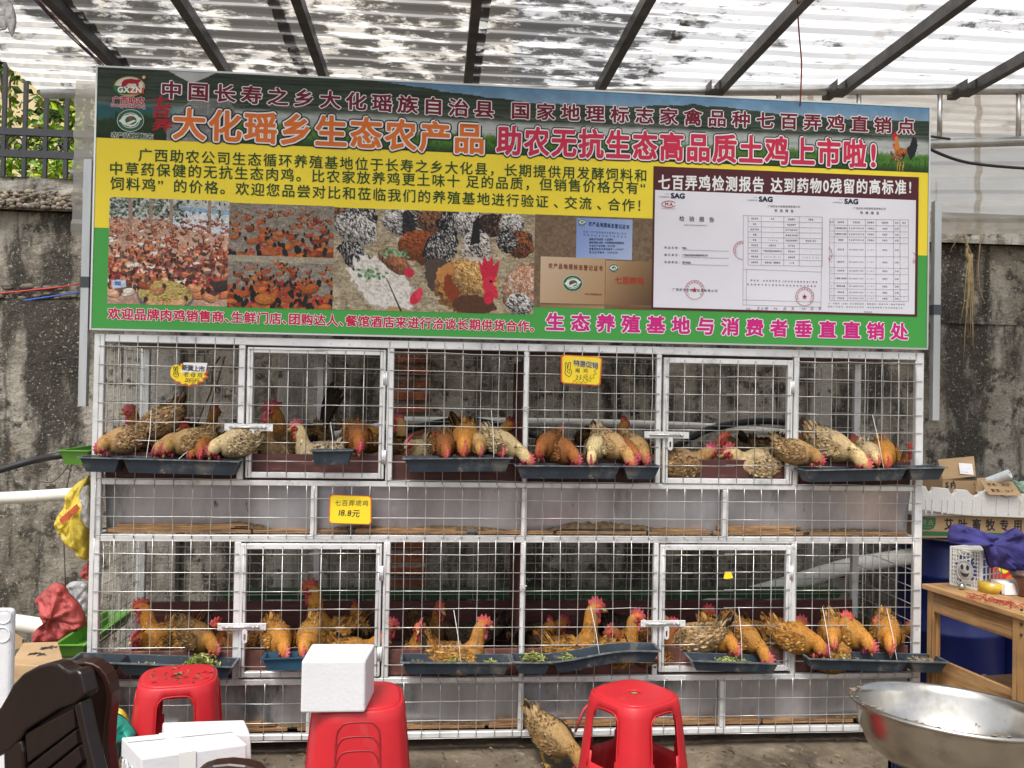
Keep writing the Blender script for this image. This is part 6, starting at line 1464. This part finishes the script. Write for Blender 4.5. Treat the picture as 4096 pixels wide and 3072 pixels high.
b = MB(); b.poly([P(*w_(*p), .085) for p in ((88, 560), (265, 405), (295, 455), (120, 612))]); b.build('red_print', mat('sack_print', (.5, .1, .03), .6, noise=(30, .5)), ys)
rs2 = [(144, 2394), (180, 2360), (219, 2330), (258, 2342), (280, 2375), (320, 2420), (347, 2485), (335, 2510), (300, 2525), (250, 2575), (160, 2578), (135, 2548), (150, 2515), (190, 2480), (165, 2450)]
crumple('woven_sack', rs2, .22, .1, m_rsack, 'crumpled red woven sack on the box at the left', 'sack', 8, .65, 13)
crumple('plastic_bag', [(258, 2352), (290, 2325), (345, 2330), (362, 2380), (358, 2470), (330, 2500), (300, 2440), (275, 2390)], .3, .05, m_film, 'clear plastic bag bunched beside the red sack', 'plastic bag', 4, .7, 22)
crumple('plastic_bag', [(357, 2238), (338, 2262), (322, 2305), (345, 2318), (362, 2320)], .2, .03, m_rsack, 'small red bag poking out under the yellow sack', 'plastic bag', 6, .6, 20)
crumple('plastic_bag', [(430, 2832), (455, 2845), (495, 2868), (525, 2900), (546, 2934), (520, 2950), (490, 2960), (480, 3010), (465, 3060), (425, 3070), (410, 2950)], -.55, .1, m_teal, 'teal green bag on the ground beside the chairs', 'plastic bag', 9, .55, 15)
crumple('plastic_bag', [(425, 2832), (470, 2830), (500, 2848), (516, 2885), (505, 2905), (450, 2880)], -.45, .05, m_ysack, 'yellow bag scrap behind the teal bag', 'plastic bag', 2, .6, 20)
crumple('plastic_bag', [(-40, -40), (30, -10), (55, 30), (66, 90), (48, 150), (36, 100), (18, 120), (-40, 110)], -.2, .02, m_film, 'torn clear plastic hanging from the canopy corner', 'plastic bag', 7, .7, 18)
# ---- cardboard box and pipes at the left
c4 = [PZ(40, 2655, .49), PZ(262, 2672, .49), PZ(232, 2566, .49), PZ(92, 2570, .49)]
t = thing('cardboard_box', ((c4[0].x+c4[2].x)/2, (c4[0].y+c4[2].y)/2, .0), 'brown cardboard box with marker scribbles under the lower green trough', 'cardboard box')
b = MB(); b.prism([(p.x, p.y, .01) for p in c4], (0, 0, .48)); b.build('carton', m_card, t, bevel=.004, recalc=True)
b = MB()
def scrib(cx, cy, n, s_):
    q = PZ(cx, cy, .4925); pts = [(q.x+random.uniform(-s_, s_)*1.2, q.y+random.uniform(-s_, s_), .4925) for _ in range(n)]; b.tube(pts, .0016, 4)
for (x, y) in ((150, 2614), (168, 2618), (133, 2616), (180, 2594), (197, 2590), (212, 2585)): scrib(x, y, 7, .018)
b.build('marker_scribble', m_ink, t)
b = MB(); b.prism([P(*q, .05) for q in ((48, 2535), (88, 2560), (90, 2590), (48, 2600))], (0, .02, 0)); b.build('open_flap', m_card, t)
def pipe(name, pts, r, m, label, k=5): b = MB(); b.sm = True; b.tube([tuple(p) for p in crom([tuple(q) for q in pts], k)], r, 14); return tag(b.build(name, m), label, 'pipe' if 'pipe' in name else 'hose')
pipe('plastic_pipe', [P(-150, 1999, .8), P(100, 1988, .8), P(330, 1972, .8)], .03, m_pvc, 'pale plastic pipe running along the left wall behind the yellow sack')
pipe('plastic_pipe', [P(-120, 2472, .45), P(60, 2490, .45), P(300, 2527, .45)], .037, m_pvc, 'pale plastic pipe sticking out behind the red sack')
pipe('plastic_pipe', [P(1615, 1682, .85), P(2000, 1686, .85), P(2400, 1692, .85), P(2900, 1712, .85), P(3400, 1757, .85)], .021, m_pvc, 'thin pale pipe along the wall behind the upper tier')
pipe('plastic_pipe', [P(1340, 1742, .8), P(1520, 1706, .82), P(1625, 1683, .85)], .022, m_pvc, 'sloping pale pipe behind the upper left door')
pipe('plastic_pipe', [P(2700, 2465, .82), P(3130, 2343, .8), P(3400, 2264, .8), P(3665, 2222, .78)], .043, m_pvc, 'thick pale pipe slanting behind the lower right cages')
pipe('rubber_hose', [P(1560, 1745, .74), P(1690, 1705, .74), P(1833, 1678, .74), P(1950, 1690, .74), P(2120, 1735, .74), P(2200, 1790, .74)], .016, m_black, 'black hose arching behind the second trough')
pipe('rubber_hose', [P(2700, 1790, .72), P(2790, 1738, .72), P(2871, 1708, .72), P(3020, 1685, .72), P(3134, 1689, .72), P(3240, 1705, .72), P(3355, 1729, .72), P(3500, 1780, .72)], .018, m_black, 'black hose arching behind the upper right door')
pipe('rubber_hose', [P(-60, 1898, .4), P(60, 1862, .4), P(150, 1838, .4), P(260, 1820, .35), P(400, 1812, .7)], .016, m_black, 'black hose coming in from the left behind the upper green trough')
# ---- dry roots on the wall at the right
b = MB(); b.sm = True; g_ = lambda x, y: P(x/1.58+3600, y/1.58+700, 1.0)
rt = random.Random(3)
b.tube([g_(388, 290), g_(405, 380), g_(428, 460), g_(445, 500)], [.004, .005, .008, .007], 6)
b.tube([g_(425, 455), g_(422, 510), g_(432, 560)], [.006, .008, .003], 6)
for (x1, y1) in ((400, 1195), (412, 980), (430, 1000), (448, 1060), (458, 1085), (466, 1105), (470, 900), (440, 860), (380, 940), (405, 1010)):
    x0 = 445+rt.uniform(-14, 14); b.tube([g_(x0, 495), g_(lerp(x0, x1, .3)+rt.uniform(-6, 12), lerp(495, y1, .35)), g_(lerp(x0, x1, .65)+rt.uniform(-6, 6), lerp(495, y1, .7)), g_(x1, y1)], [.0045, .0032, .0025, .0012], 5)
for pts in (((415, 300), (370, 390), (312, 490)), ((532, 300), (505, 450), (495, 560), (500, 700), (520, 770), (537, 812)), ((275, 300), (280, 400)), ((228, 40), (230, 200), (225, 300))): b.tube([g_(*p) for p in pts], [.003]*(len(pts)-1)+[.001], 5)
tag(b.build('dry_roots', mat('dry_root', (.42, .32, .17), .8, noise=(30, .3))), 'bundle of dry pale roots hanging down the wall right of the banner', 'roots')
b = MB(); b.sm = True
for pts in (((40, 1790), (120, 1900), (200, 1930), (260, 1880), (285, 1830)), ((265, 1960), (285, 1860), (310, 1780)), ((255, 2150), (262, 2350))): b.tube([tuple(p) for p in crom([tuple(P(*q, .9)) for q in pts], 4)], .0035, 5)
tag(b.build('dry_vine', m_stem), 'thin dry vine twigs on the wall left of the upper green trough', 'vine')
b = MB(); b.sm = True
for pts in (((880, 1425), (850, 1480), (845, 1560), (810, 1640), (790, 1690)), ((900, 1425), (878, 1500), (850, 1600), (830, 1680)), ((1300, 1440), (1360, 1500), (1390, 1545))): b.tube([tuple(p) for p in crom([tuple(P(*q, .9)) for q in pts], 4)], .005, 5)
tag(b.build('dry_vine', m_stem), 'dark vine stems on the wall behind the upper left cages', 'vine')
# ================================================================== RIGHT SIDE: table, drums, cartons
ZT = .70; A = PZ(3686, 2334, ZT); B = PZ(4097, 2462, ZT); ex = (B-A).normalized(); ey = Vector((-ex.y, ex.x, 0)); LW, DW = 1.1, .62
def T_(u, v, z): q = A+ex*u+ey*v; return Vector((q.x, q.y, z))
tb = thing('work_table', T_(LW/2, DW/2, 0), 'rough pine work table at the right edge', 'table', None, math.atan2(ex.y, ex.x))
def slab(nm, u0, u1, v0, v1, z0, z1, m, par=tb, bev=.003):
    b = MB(); b.box((u0-LW/2, v0-DW/2, z0), (u1-LW/2, v1-DW/2, z1)); return b.build(nm, m, par, bevel=bev, local=True)
slab('tabletop', 0, LW, 0, DW, ZT-.022, ZT, m_woodh)
slab('apron', .052, .498, .022, .044, ZT-.115, ZT-.0225, m_woodh); slab('apron', .03, LW-.03, DW-.05, DW-.03, ZT-.115, ZT-.0225, m_woodh)
slab('leg', .012, .05, .02, .06, 0, ZT-.0225, m_wood); slab('leg', .50, .59, .012, .10, 0, ZT-.0225, m_wood); slab('leg', .012, .06, DW-.07, DW-.03, 0, ZT-.0225, m_wood); slab('leg', LW-.08, LW-.02, DW-.07, DW-.03, 0, ZT-.0225, m_wood)
slab('shelf', .012, LW-.02, .085, DW-.105, .26, .28, m_woodh)
slab('shelf_board', .0, LW-.1, DW-.10, DW-.082, .24, .40, m_woodh); slab('shelf_board', .014, .5, .062, .08, .20, .375, m_woodh)
b = MB()
for z in (.66, .715, .62): b.ball((.545-LW/2, .011-DW/2, z), .006, 8, 6)
b.build('screw_head', mat('dark_screw', (.05, .04, .035), .5, metal=.6), tb, local=True)
q_ = lambda x, y: (x/2.469+3200, y/2.469+2500)
crumple('plastic_bag', [q_(*p) for p in ((1640, 550), (1750, 535), (1790, 490), (1840, 490), (1920, 560), (1925, 640), (1880, 700), (1750, 680))], .08, .04, m_film, 'crumpled grey plastic bag on the shelf of the pine table', 'plastic bag', 3, .6, 22)
YC = .58; zd = P(3690, 2152, YC).z
for k, (px, nm) in enumerate(((3800, 'dark blue plastic drum directly right of the cage'), (4130, 'dark blue plastic drum behind the white basket'))):
    c = P(px, 2400, .86); t = thing('drum', (c.x, .86, 0), nm, 'drum', 'blue drums behind the table')
    pr = [(.0, 0), (.25, 0), (.262, .03), (.265, .3), (.272, .31), (.272, .33), (.265, .34), (.265, .62), (.272, .63), (.272, .65), (.265, .66), (.262, .80), (.252, .84), (.262, .845), (.262, .875), (.24, .88), (0, .88)]
    pr = [(r, z*(zd-.002)/.88) for r, z in pr]; b = MB(); b.sm = True; b.lathe(pr, (c.x, .86, 0), 40); b.build('drum_body', m_blued, t)
    b = MB(); b.sm = True; b.lathe([(r, z*zd/.88) for r, z in ((.266, .85), (.272, .85), (.272, .865), (.266, .865), (.266, .85))], (c.x, .86, 0), 40); b.build('clamp_ring', m_galv, t)
def v_(x, y): return (x/2.211+3500, y/2.211+1750)
c0, c1 = P(*v_(400, 690), YC), P(*v_(1420, 890), YC)
t = thing('carton', ((c0.x+c1.x)/2, YC+.2, c1.z), 'wide brown carton with green band and black printed characters on the drums', 'carton')
b = MB(); b.box((c0.x, YC, zd), (c1.x+.02, YC+.42, c0.z)); b.build('carton_box', m_card, t, bevel=.003)
def cq(pts, y, nm, m_, par, th=.0008): b = MB(); b.prism([(p.x, y, p.z) for p in (P(*v_(*q), y) for q in pts)], (0, -th, 0)); return b.build(nm, m_, par, recalc=True)
m_cg = mat('carton_green', (.03, .14, .06), .7)
cq(((402, 828), (1418, 850), (1418, 880), (402, 868)), YC-.0002, 'green_band', m_cg, t); cq(((402, 704), (538, 708), (535, 770), (515, 805), (480, 818), (402, 815)), YC-.0002, 'shield_print', m_cg, t)
b = MB(); text_line(b, '艾叶畜牧专用', P(*v_(652, 766), YC), P(*v_(1262, 776), YC), .062, FRONT, .03, None, .82, up=(0, 0, 1), lift=.0012); b.build('printed_text', m_ink, t)
b = MB(); text_line(b, '阿氏', P(*v_(430, 748), YC), P(*v_(492, 752), YC), .030, FRONT, .0, up=(0, 0, 1), lift=.0018); b.build('logo_text', m_card, t); b = MB(); text_line(b, 'E 12B', P(*v_(440, 793), YC), P(*v_(490, 795), YC), .011, FRONT, .0, up=(0, 0, 1), lift=.0018); b.build('printed_text', m_card, t)
# scalloped foam tray with a parcel box, a sign and a film roll in it
YS = .54; ol = [v_(*p) for p in ((380, 424), (452, 432), (466, 468), (488, 487), (510, 470), (520, 440), (652, 452), (668, 490), (692, 511), (714, 484), (722, 460), (818, 466), (850, 502), (890, 521), (928, 502), (960, 476), (1000, 482), (1090, 490), (1125, 525), (1165, 538), (1205, 520), (1230, 497), (1420, 503), (1420, 716), (1180, 706), (870, 696), (700, 682), (380, 634))]
P3 = [P(*q, YS) for q in ol]; zmin = min(p.z for p in P3)
t = thing('foam_tray', (sum(p.x for p in P3)/len(P3), YS+.15, zmin), 'white foam tray with a scalloped rim resting on the printed carton', 'foam tray')
m_foamd = mat('dirty_foam', (.74, .73, .70), .75, bump=(120, .3), spec=.25, mix2=((.45, .36, .2), 5, .62, .8))
b = MB(); b.prism([(p.x, YS, p.z) for p in P3], (0, .025, 0)); b.build('front_wall', m_foamd, t, bevel=.003, recalc=True)
x0, x1 = P3[0].x, P3[-5].x
b = MB(); b.box((x0, YS+.026, c0.z+.001), (x1, YS+.36, c0.z+.02)); b.build('tray_floor', m_foamd, t); b = MB(); b.box((x0, YS+.361, c0.z+.001), (x1, YS+.385, c0.z+.12)); b.build('back_wall', m_foamd, t, bevel=.004)
for x in (455, 510, 600, 650, 712, 780, 870, 955, 1080, 1190, 1290):
    b = MB(); a, c = P(*v_(x, 545), YS-.002), P(*v_(x-8, 680), YS-.002); b.bar(a, c, .006, .008); b.build('rib', m_foamd, t, bevel=.002)
YP = .62; p0, p1 = P(*v_(600, 380), YP), P(*v_(905, 520), YP)
t = thing('parcel_box', ((p0.x+p1.x)/2, YP+.1, p1.z), 'open parcel carton with a raised flap and white label in the foam tray', 'cardboard box')
for nm, a, c in (('front_panel', (p0.x, YP, p1.z-.03), (p1.x, YP+.004, p0.z)), ('side_panel', (p0.x, YP+.0045, p1.z-.03), (p0.x+.004, YP+.2, p0.z)), ('side_panel', (p1.x-.004, YP+.0045, p1.z-.03), (p1.x, YP+.2, p0.z)), ('back_panel', (p0.x, YP+.2005, p1.z-.03), (p1.x, YP+.2045, p0.z+.01))):
    b = MB(); b.box(a, c); b.build(nm, m_card, t)
b = MB(); b.prism([P(*v_(*q), y) for q, y in (((600, 372), YP+.01), ((892, 342), YP+.01), ((875, 166), YP+.06), ((556, 196), YP+.06))], (0, .004, 0)); b.build('raised_flap', m_card, t)
b = MB(); b.prism([P(*v_(*q), y) for q, y in (((752, 320), YP+.012), ((872, 330), YP+.012), ((858, 232), YP+.040), ((738, 224), YP+.041))], (0, -.0015, 0)); b.build('label_sticker', m_sw, t)
b = MB()
for k in range(5): b.tube([P(*v_(752+5*(k % 2), 240+16*k), YP+.036-.005*k), P(*v_(800+rr.uniform(-10, 40), 244+16*k), YP+.036-.005*k)], .0011, 4)
b.build('label_print', m_ink, t)
b = MB(); b.prism([P(*v_(*q), y) for q, y in (((905, 360), YP+.02), ((1030, 350), YP+.02), ((960, 470), YP-.02), ((890, 480), YP-.02))], (0, .004, 0)); b.build('side_flap', m_card, t)
b = MB(); text_line(b, 'SF', P(*v_(636, 420), YP), P(*v_(682, 424), YP), .040, FRONT, .05, up=(0, 0, 1), lift=.001); b.tube([P(*v_(690+20*math.sin(k*.5), 385+14*k), YP-.001) for k in range(6)], .003, 4); b.build('printed_text', m_ink, t)
b = MB(); text_line(b, '5#', P(*v_(880, 395), YP), P(*v_(880, 415), YP), .012, FRONT, .02, up=(1, 0, 0), lift=.001); b.build('printed_text', m_ink, t)
sg = [P(*v_(*q), y) for q, y in (((925, 380), .56), ((1215, 390), .56), ((1302, 516), .505), ((1010, 505), .505))]
t = thing('cardboard_sign', sg[3], 'small cardboard price sign with handwriting leaning on the foam tray', 'price sign')
b = MB(); b.prism(sg, (0, .004, 0)); b.build('card', m_card, t, recalc=True)
nn_ = (sg[1]-sg[0]).cross(sg[0]-sg[3]).normalized(); nn_ = nn_ if nn_.y < 0 else -nn_; up_ = (sg[0]-sg[3]).normalized()
b = MB()
for (s_, v) in (('河鸡：35.7', .72), ('蔬苑：26.7', .3)):
    a, c = lerp(lerp(sg[3], sg[0], v), lerp(sg[2], sg[1], v), .2), lerp(lerp(sg[3], sg[0], v), lerp(sg[2], sg[1], v), .78); text_line(b, s_, a, c, .021, nn_, .012, None, 1., .1, up=up_, lift=.002)
b.build('handwriting', m_ink, t)
a, c = P(*v_(1000, 392), .60), P(*v_(1192, 320), .52); d = (c-a).normalized(); t = thing('film_roll', (a+c)/2, 'white roll of plastic film lying on the foam tray', 'roll')
b = MB(); b.sm = True; b.tube([a, c], .0235, 20, False); b.tube([c, c-d*.1], .010, 14, False)
x_ = d.cross(Vector((0, 0, 1))).normalized(); y_ = x_.cross(d)
b.add([c+(x_*math.cos(k*PI/12)+y_*math.sin(k*PI/12))*r for r in (.0235, .010) for k in range(24)], [(k, (k+1) % 24, 24+(k+1) % 24, 24+k) for k in range(24)]); b.build('film', mat('white_film', (.68, .74, .76), .3, noise=(40, .1)), t)
b = MB(); b.sm = True; b.tube([c-d*.006, c-d*.09], .0095, 14, True); b.build('core', mat('roll_core', (.12, .07, .035), .9), t)
crumple('plastic_bag', [v_(*p) for p in ((1215, 372), (1250, 400), (1300, 385), (1420, 380), (1420, 500), (1310, 490), (1260, 470))], .58, .05, m_filmg, 'pale green plastic bag in the foam tray at the right edge', 'plastic bag', 5, .6, 18)
# white basket with a smiling face, standing on its end on the table
f0, f1 = PZ(*v_(660, 1297), ZT+.001), PZ(*v_(935, 1357), ZT+.001); fx = (f1-f0); fw = fx.length; fx = fx/fw; fy = Vector((-fx.y, fx.x, 0)); fz = Vector((0, 0, 1)); hB = .168
t = thing('basket', (f0+f1)/2+fy*.05, 'white plastic basket with a smiling face cut in its end, under the indigo cloth', 'basket')
def Fp(u, v, w=0.): return f0+fx*(fw*u)+fy*w+fz*(hB*v)
m_bask = mat('white_basket', (.72, .72, .68), .45, noise=(10, .1))
b = MB()
for (u0, u1) in ((0, .045), (.955, 1.)): b.obox(Fp((u0+u1)/2, .5, .003), fx*fw*(u1-u0)/2, fy*.004, fz*hB*.5)
for v in (.02, .98): b.obox(Fp(.5, v, .003), fx*fw*.454, fy*.0038, fz*.0045)
for u in (.11, .2, .29, .5, .71, .8, .89):
    for (v0, v1) in (((.05, .95),) if abs(u-.5) > .35 else ((.05, .12), (.78, .95)) if abs(u-.5) < .22 else ((.05, .3), (.66, .95))): b.obox(Fp(u, (v0+v1)/2, .003), fx*.0022, fy*.003, fz*hB*(v1-v0)/2)
for v in (.12, .22, .32, .42, .52, .62, .72, .82, .9):
    for (u0, u1) in ((.05, .26), (.74, .95)) if .15 < v < .75 else ((.05, .95),): b.obox(Fp((u0+u1)/2, v, .0035), fx*fw*(u1-u0)/2, fy*.0026, fz*.002)
b.build('end_grille', m_bask, t)
b = MB(); b.sm = True; ell = [(.5+.25*math.cos(a), .43+.26*math.sin(a)) for a in np.linspace(0, 2*PI, 32, endpoint=False)]
b.prism([Fp(u, v, -.002) for u, v in ell], fy*.007); b.build('face_plate', m_bask, t, recalc=True)
b = MB(); b.sm = True; b.tube([Fp(u, v, -.003) for u, v in ell], .0025, 6, closed=True)
b.tube([Fp(.5+.19*math.cos(a), .88+.055*math.sin(a), .0) for a in np.linspace(0, 2*PI, 20, endpoint=False)], .0025, 6, closed=True); b.build('face_rim', m_bask, t)
m_hole = mat('basket_gap', (.06, .06, .06), .8)
for s_ in (-1, 1): b = MB(); b.poly([Fp(.5+s_*.09+.05*math.cos(a), .52+.07*math.sin(a), -.0026) for a in np.linspace(0, 2*PI, 18, endpoint=False)][::-1]); b.build('eye', m_hole, t)
b = MB(); b.poly([Fp(.5+.14*math.cos(a), .40+.13*math.sin(a), -.0026) for a in np.linspace(PI, 2*PI, 14)]+[Fp(.5+.13*math.cos(a), .40+.035*math.sin(a), -.0026) for a in np.linspace(2*PI, PI, 10)[1:-1]]); b.build('mouth', m_hole, t)
b = MB()
for k in range(6):
    b.obox(Fp(1.0, .5, .01+.026*k), fx*.0018, fy*.002, fz*hB*.5*(1-.02*k)); b.obox(Fp(0, .5, .01+.026*k), fx*.0018, fy*.002, fz*hB*.5*(1-.02*k))
for v in (.02, .2, .4, .6, .8, .98):
    for u in (0, 1): b.obox(Fp(u, v, .078), fx*.0015, fy*.07, fz*.0025)
for v in (.01, .99):
    for k in range(6): b.obox(Fp(.5, v, .012+.026*k), fx*fw*.48, fy*.002, fz*.0018)
b.build('side_grille', m_bask, t)
YK = root_of(t).y-.06
crumple('cloth', [v_(*p) for p in ((640, 860), (660, 800), (692, 770), (760, 772), (880, 802), (950, 830), (1060, 858), (1140, 862), (1190, 825), (1235, 803), (1290, 825), (1330, 870), (1420, 900), (1420, 1210), (1300, 1200), (1180, 1180), (1060, 1140), (1012, 1152), (990, 1080), (965, 1000), (920, 950), (780, 920), (672, 936), (645, 905))], YK-.05, .07, m_cloth, 'indigo blue cloth draped over the white basket', 'cloth', 12, .6, 11)
q0 = PZ(*v_(1045, 1290), ZT); t = thing('snack_packet', q0+Vector((.06, 0, 0)), 'red and yellow printed packet behind the tape roll', 'packet')
yk = q0.y+.04
b = MB(); b.prism([P(*v_(*p), yk) for p in ((1040, 1150), (1420, 1130), (1420, 1300), (1045, 1288))], (0, .03, 0)); b.build('packet_body', mat('red_packet', (.5, .03, .03), .3, noise=(15, .2)), t, bevel=.004, recalc=True)
b = MB(); b.poly([P(*v_(1140+48*math.cos(a), 1155+48*math.sin(a)), yk-.002) for a in np.linspace(0, 2*PI, 20, endpoint=False)]); b.build('yellow_print', m_sy, t)
b = MB(); b.poly([P(*v_(1200+48*math.cos(a), 1255+38*math.sin(a)), yk-.002) for a in np.linspace(0, 2*PI, 20, endpoint=False)]); b.build('orange_print', m_so, t)
c = PZ(*v_(1070, 1378), ZT); t = thing('tape_roll', (c.x, c.y+.03, ZT), 'roll of amber packing tape lying flat on the table', 'tape roll')
b = MB(); b.sm = True; b.lathe([(.038, .0), (.054, .0), (.054, .044), (.038, .044), (.038, .0)], (c.x, c.y+.03, ZT+.001), 32); b.build('tape', mat('amber_tape', (.50, .33, .03), .16, noise=(10, .25), coat=.5, mix2=((.03, .04, .1), 9, .6, .62)), t)
b = MB(); b.sm = True; b.lathe([(.035, 0), (.0378, 0), (.0378, .046), (.035, .046), (.035, 0)], (c.x, c.y+.03, ZT+.001), 32); b.build('core', m_card, t)
c = PZ(*v_(767, 1347), ZT); b = MB(); b.sm = True; b.ball((c.x, c.y, ZT+.0145), .0142, 16, 12); tag(b.build('steel_ball', m_steel), 'small shiny steel ball beside the foot of the white basket', 'steel ball')
c = PZ(*v_(1252, 1400), ZT); b = MB(); b.box((c.x-.05, c.y, ZT+.001), (c.x+.06, c.y+.1, ZT+.05)); tag(b.build('paper_pack', m_sw, bevel=.004), 'white paper pack behind the tape roll', 'paper')
c = PZ(*v_(1345, 1410), ZT); t = thing('bowl', (c.x, c.y, ZT), 'brown bowl cut off by the right edge', 'bowl')
b = MB(); b.sm = True; b.lathe([(.0, .002), (.03, .002), (.034, .01), (.055, .075), (.060, .092), (.056, .092), (.05, .075), (.03, .014), (0, .012)], (c.x, c.y, ZT), 32); b.build('bowl_body', mat('brown_glaze', (.13, .055, .035), .25, noise=(9, .3)), t)
b = MB(); b.sm = True; b.lathe([(.058, .090), (.063, .090), (.064, .098), (.058, .098), (.058, .09)], (c.x, c.y, ZT), 32); b.build('rim', mat('dark_glaze', (.05, .045, .04), .3), t)
b = MB(); b.sm = True; rk = random.Random(5)
for k in range(16):
    u, v = rk.uniform(800, 1300), 0; v = 1385+(u-800)*.19+rk.uniform(-14, 26); pts = [PZ(*v_(u+j*rk.uniform(14, 40), v+j*rk.uniform(-3, 12)+rk.uniform(-9, 9)), ZT+.004+rk.random()*.006) for j in range(5)]; b.tube([tuple(p) for p in crom([tuple(p) for p in pts], 3)], .0018, 5)
tag(b.build('red_twine', mat('red_twine', (.38, .035, .03), .6)), 'tangle of thin red twine on the table front', 'twine')
# ---- steel basin on a blue crate
rc = PZ(3812, 2835, .575); bs = thing('basin', rc-Vector((0, 0, .17)), 'large dented stainless steel basin on a blue crate', 'basin')
b = MB(); b.sm = True; R0 = .292
pr = [(0, -.165), (.16, -.165), (.205, -.155), (.238, -.128), (.262, -.08), (.273, -.025), (.278, .0), (R0, .004), (R0+.006, .001), (R0+.008, -.006), (R0+.004, -.010), (R0-.002, -.008), (R0+.0, -.002), (.282, -.004), (.278, -.027), (.267, -.083), (.242, -.133), (.208, -.160), (.16, -.170), (0, -.170)]
b.lathe(pr, (0, 0, .17), 72)
o = b.build('basin_shell', m_steel, bs, local=True)
bs.rotation_euler = (rad(-3.5), rad(3.2), 0); bs.location = rc-Vector((0, 0, .17))
b = MB(); rk = random.Random(8)
for k in range(40):
    a = rk.uniform(PI*.75, PI*1.5); r = R0+rk.uniform(-.02, .004); x, y = r*math.cos(a), r*math.sin(a); b.ball((x, y, .174+rk.uniform(-.004, .002)), rk.uniform(.002, .006), 6, 4, (1.6, 1, .5))
tag(b.build('dried_mash', mat('dried_mash', (.2, .16, .11), .95), bs, local=True), kind='stuff')
zc = .392; c = PZ(3850, 3047, zc); ct = thing('crate', (c.x, c.y+.16, 0), 'dark blue slatted crate under the steel basin', 'crate')
m_crate = mat('blue_crate', (.02, .028, .12), .45, noise=(10, .25)); x0, x1, y0, y1 = P(3628, 3047, c.y).x+.11, c.x+.36, c.y, c.y+.30
for (nm, a, e) in (('front', (x0, y0), (x1, y0)), ('back', (x0, y1), (x1, y1)), ('left', (x0, y0), (x0, y1)), ('right', (x1, y0), (x1, y1))):
    a, e = Vector((*a, 0)), Vector((*e, 0)); b = MB(); b.bar(a+Vector((0, 0, zc-.008)), e+Vector((0, 0, zc-.008)), .018, .016); b.bar(a+Vector((0, 0, .2)), e+Vector((0, 0, .2)), .012, .014); b.bar(a+Vector((0, 0, .012)), e+Vector((0, 0, .012)), .014, .02)
    n_ = 15
    for k in range(n_): q = lerp(a, e, k/(n_-1)); b.bar(q+Vector((0, 0, .022)), q+Vector((0, 0, zc-.0165)), .010, .010, up=(0, 1, 0))
    b.build('crate_side', m_crate, ct)
b = MB(); b.box((x0+.01, y0+.01, .01), (x1-.01, y1-.01, .022)); b.build('crate_floor', m_crate, ct)
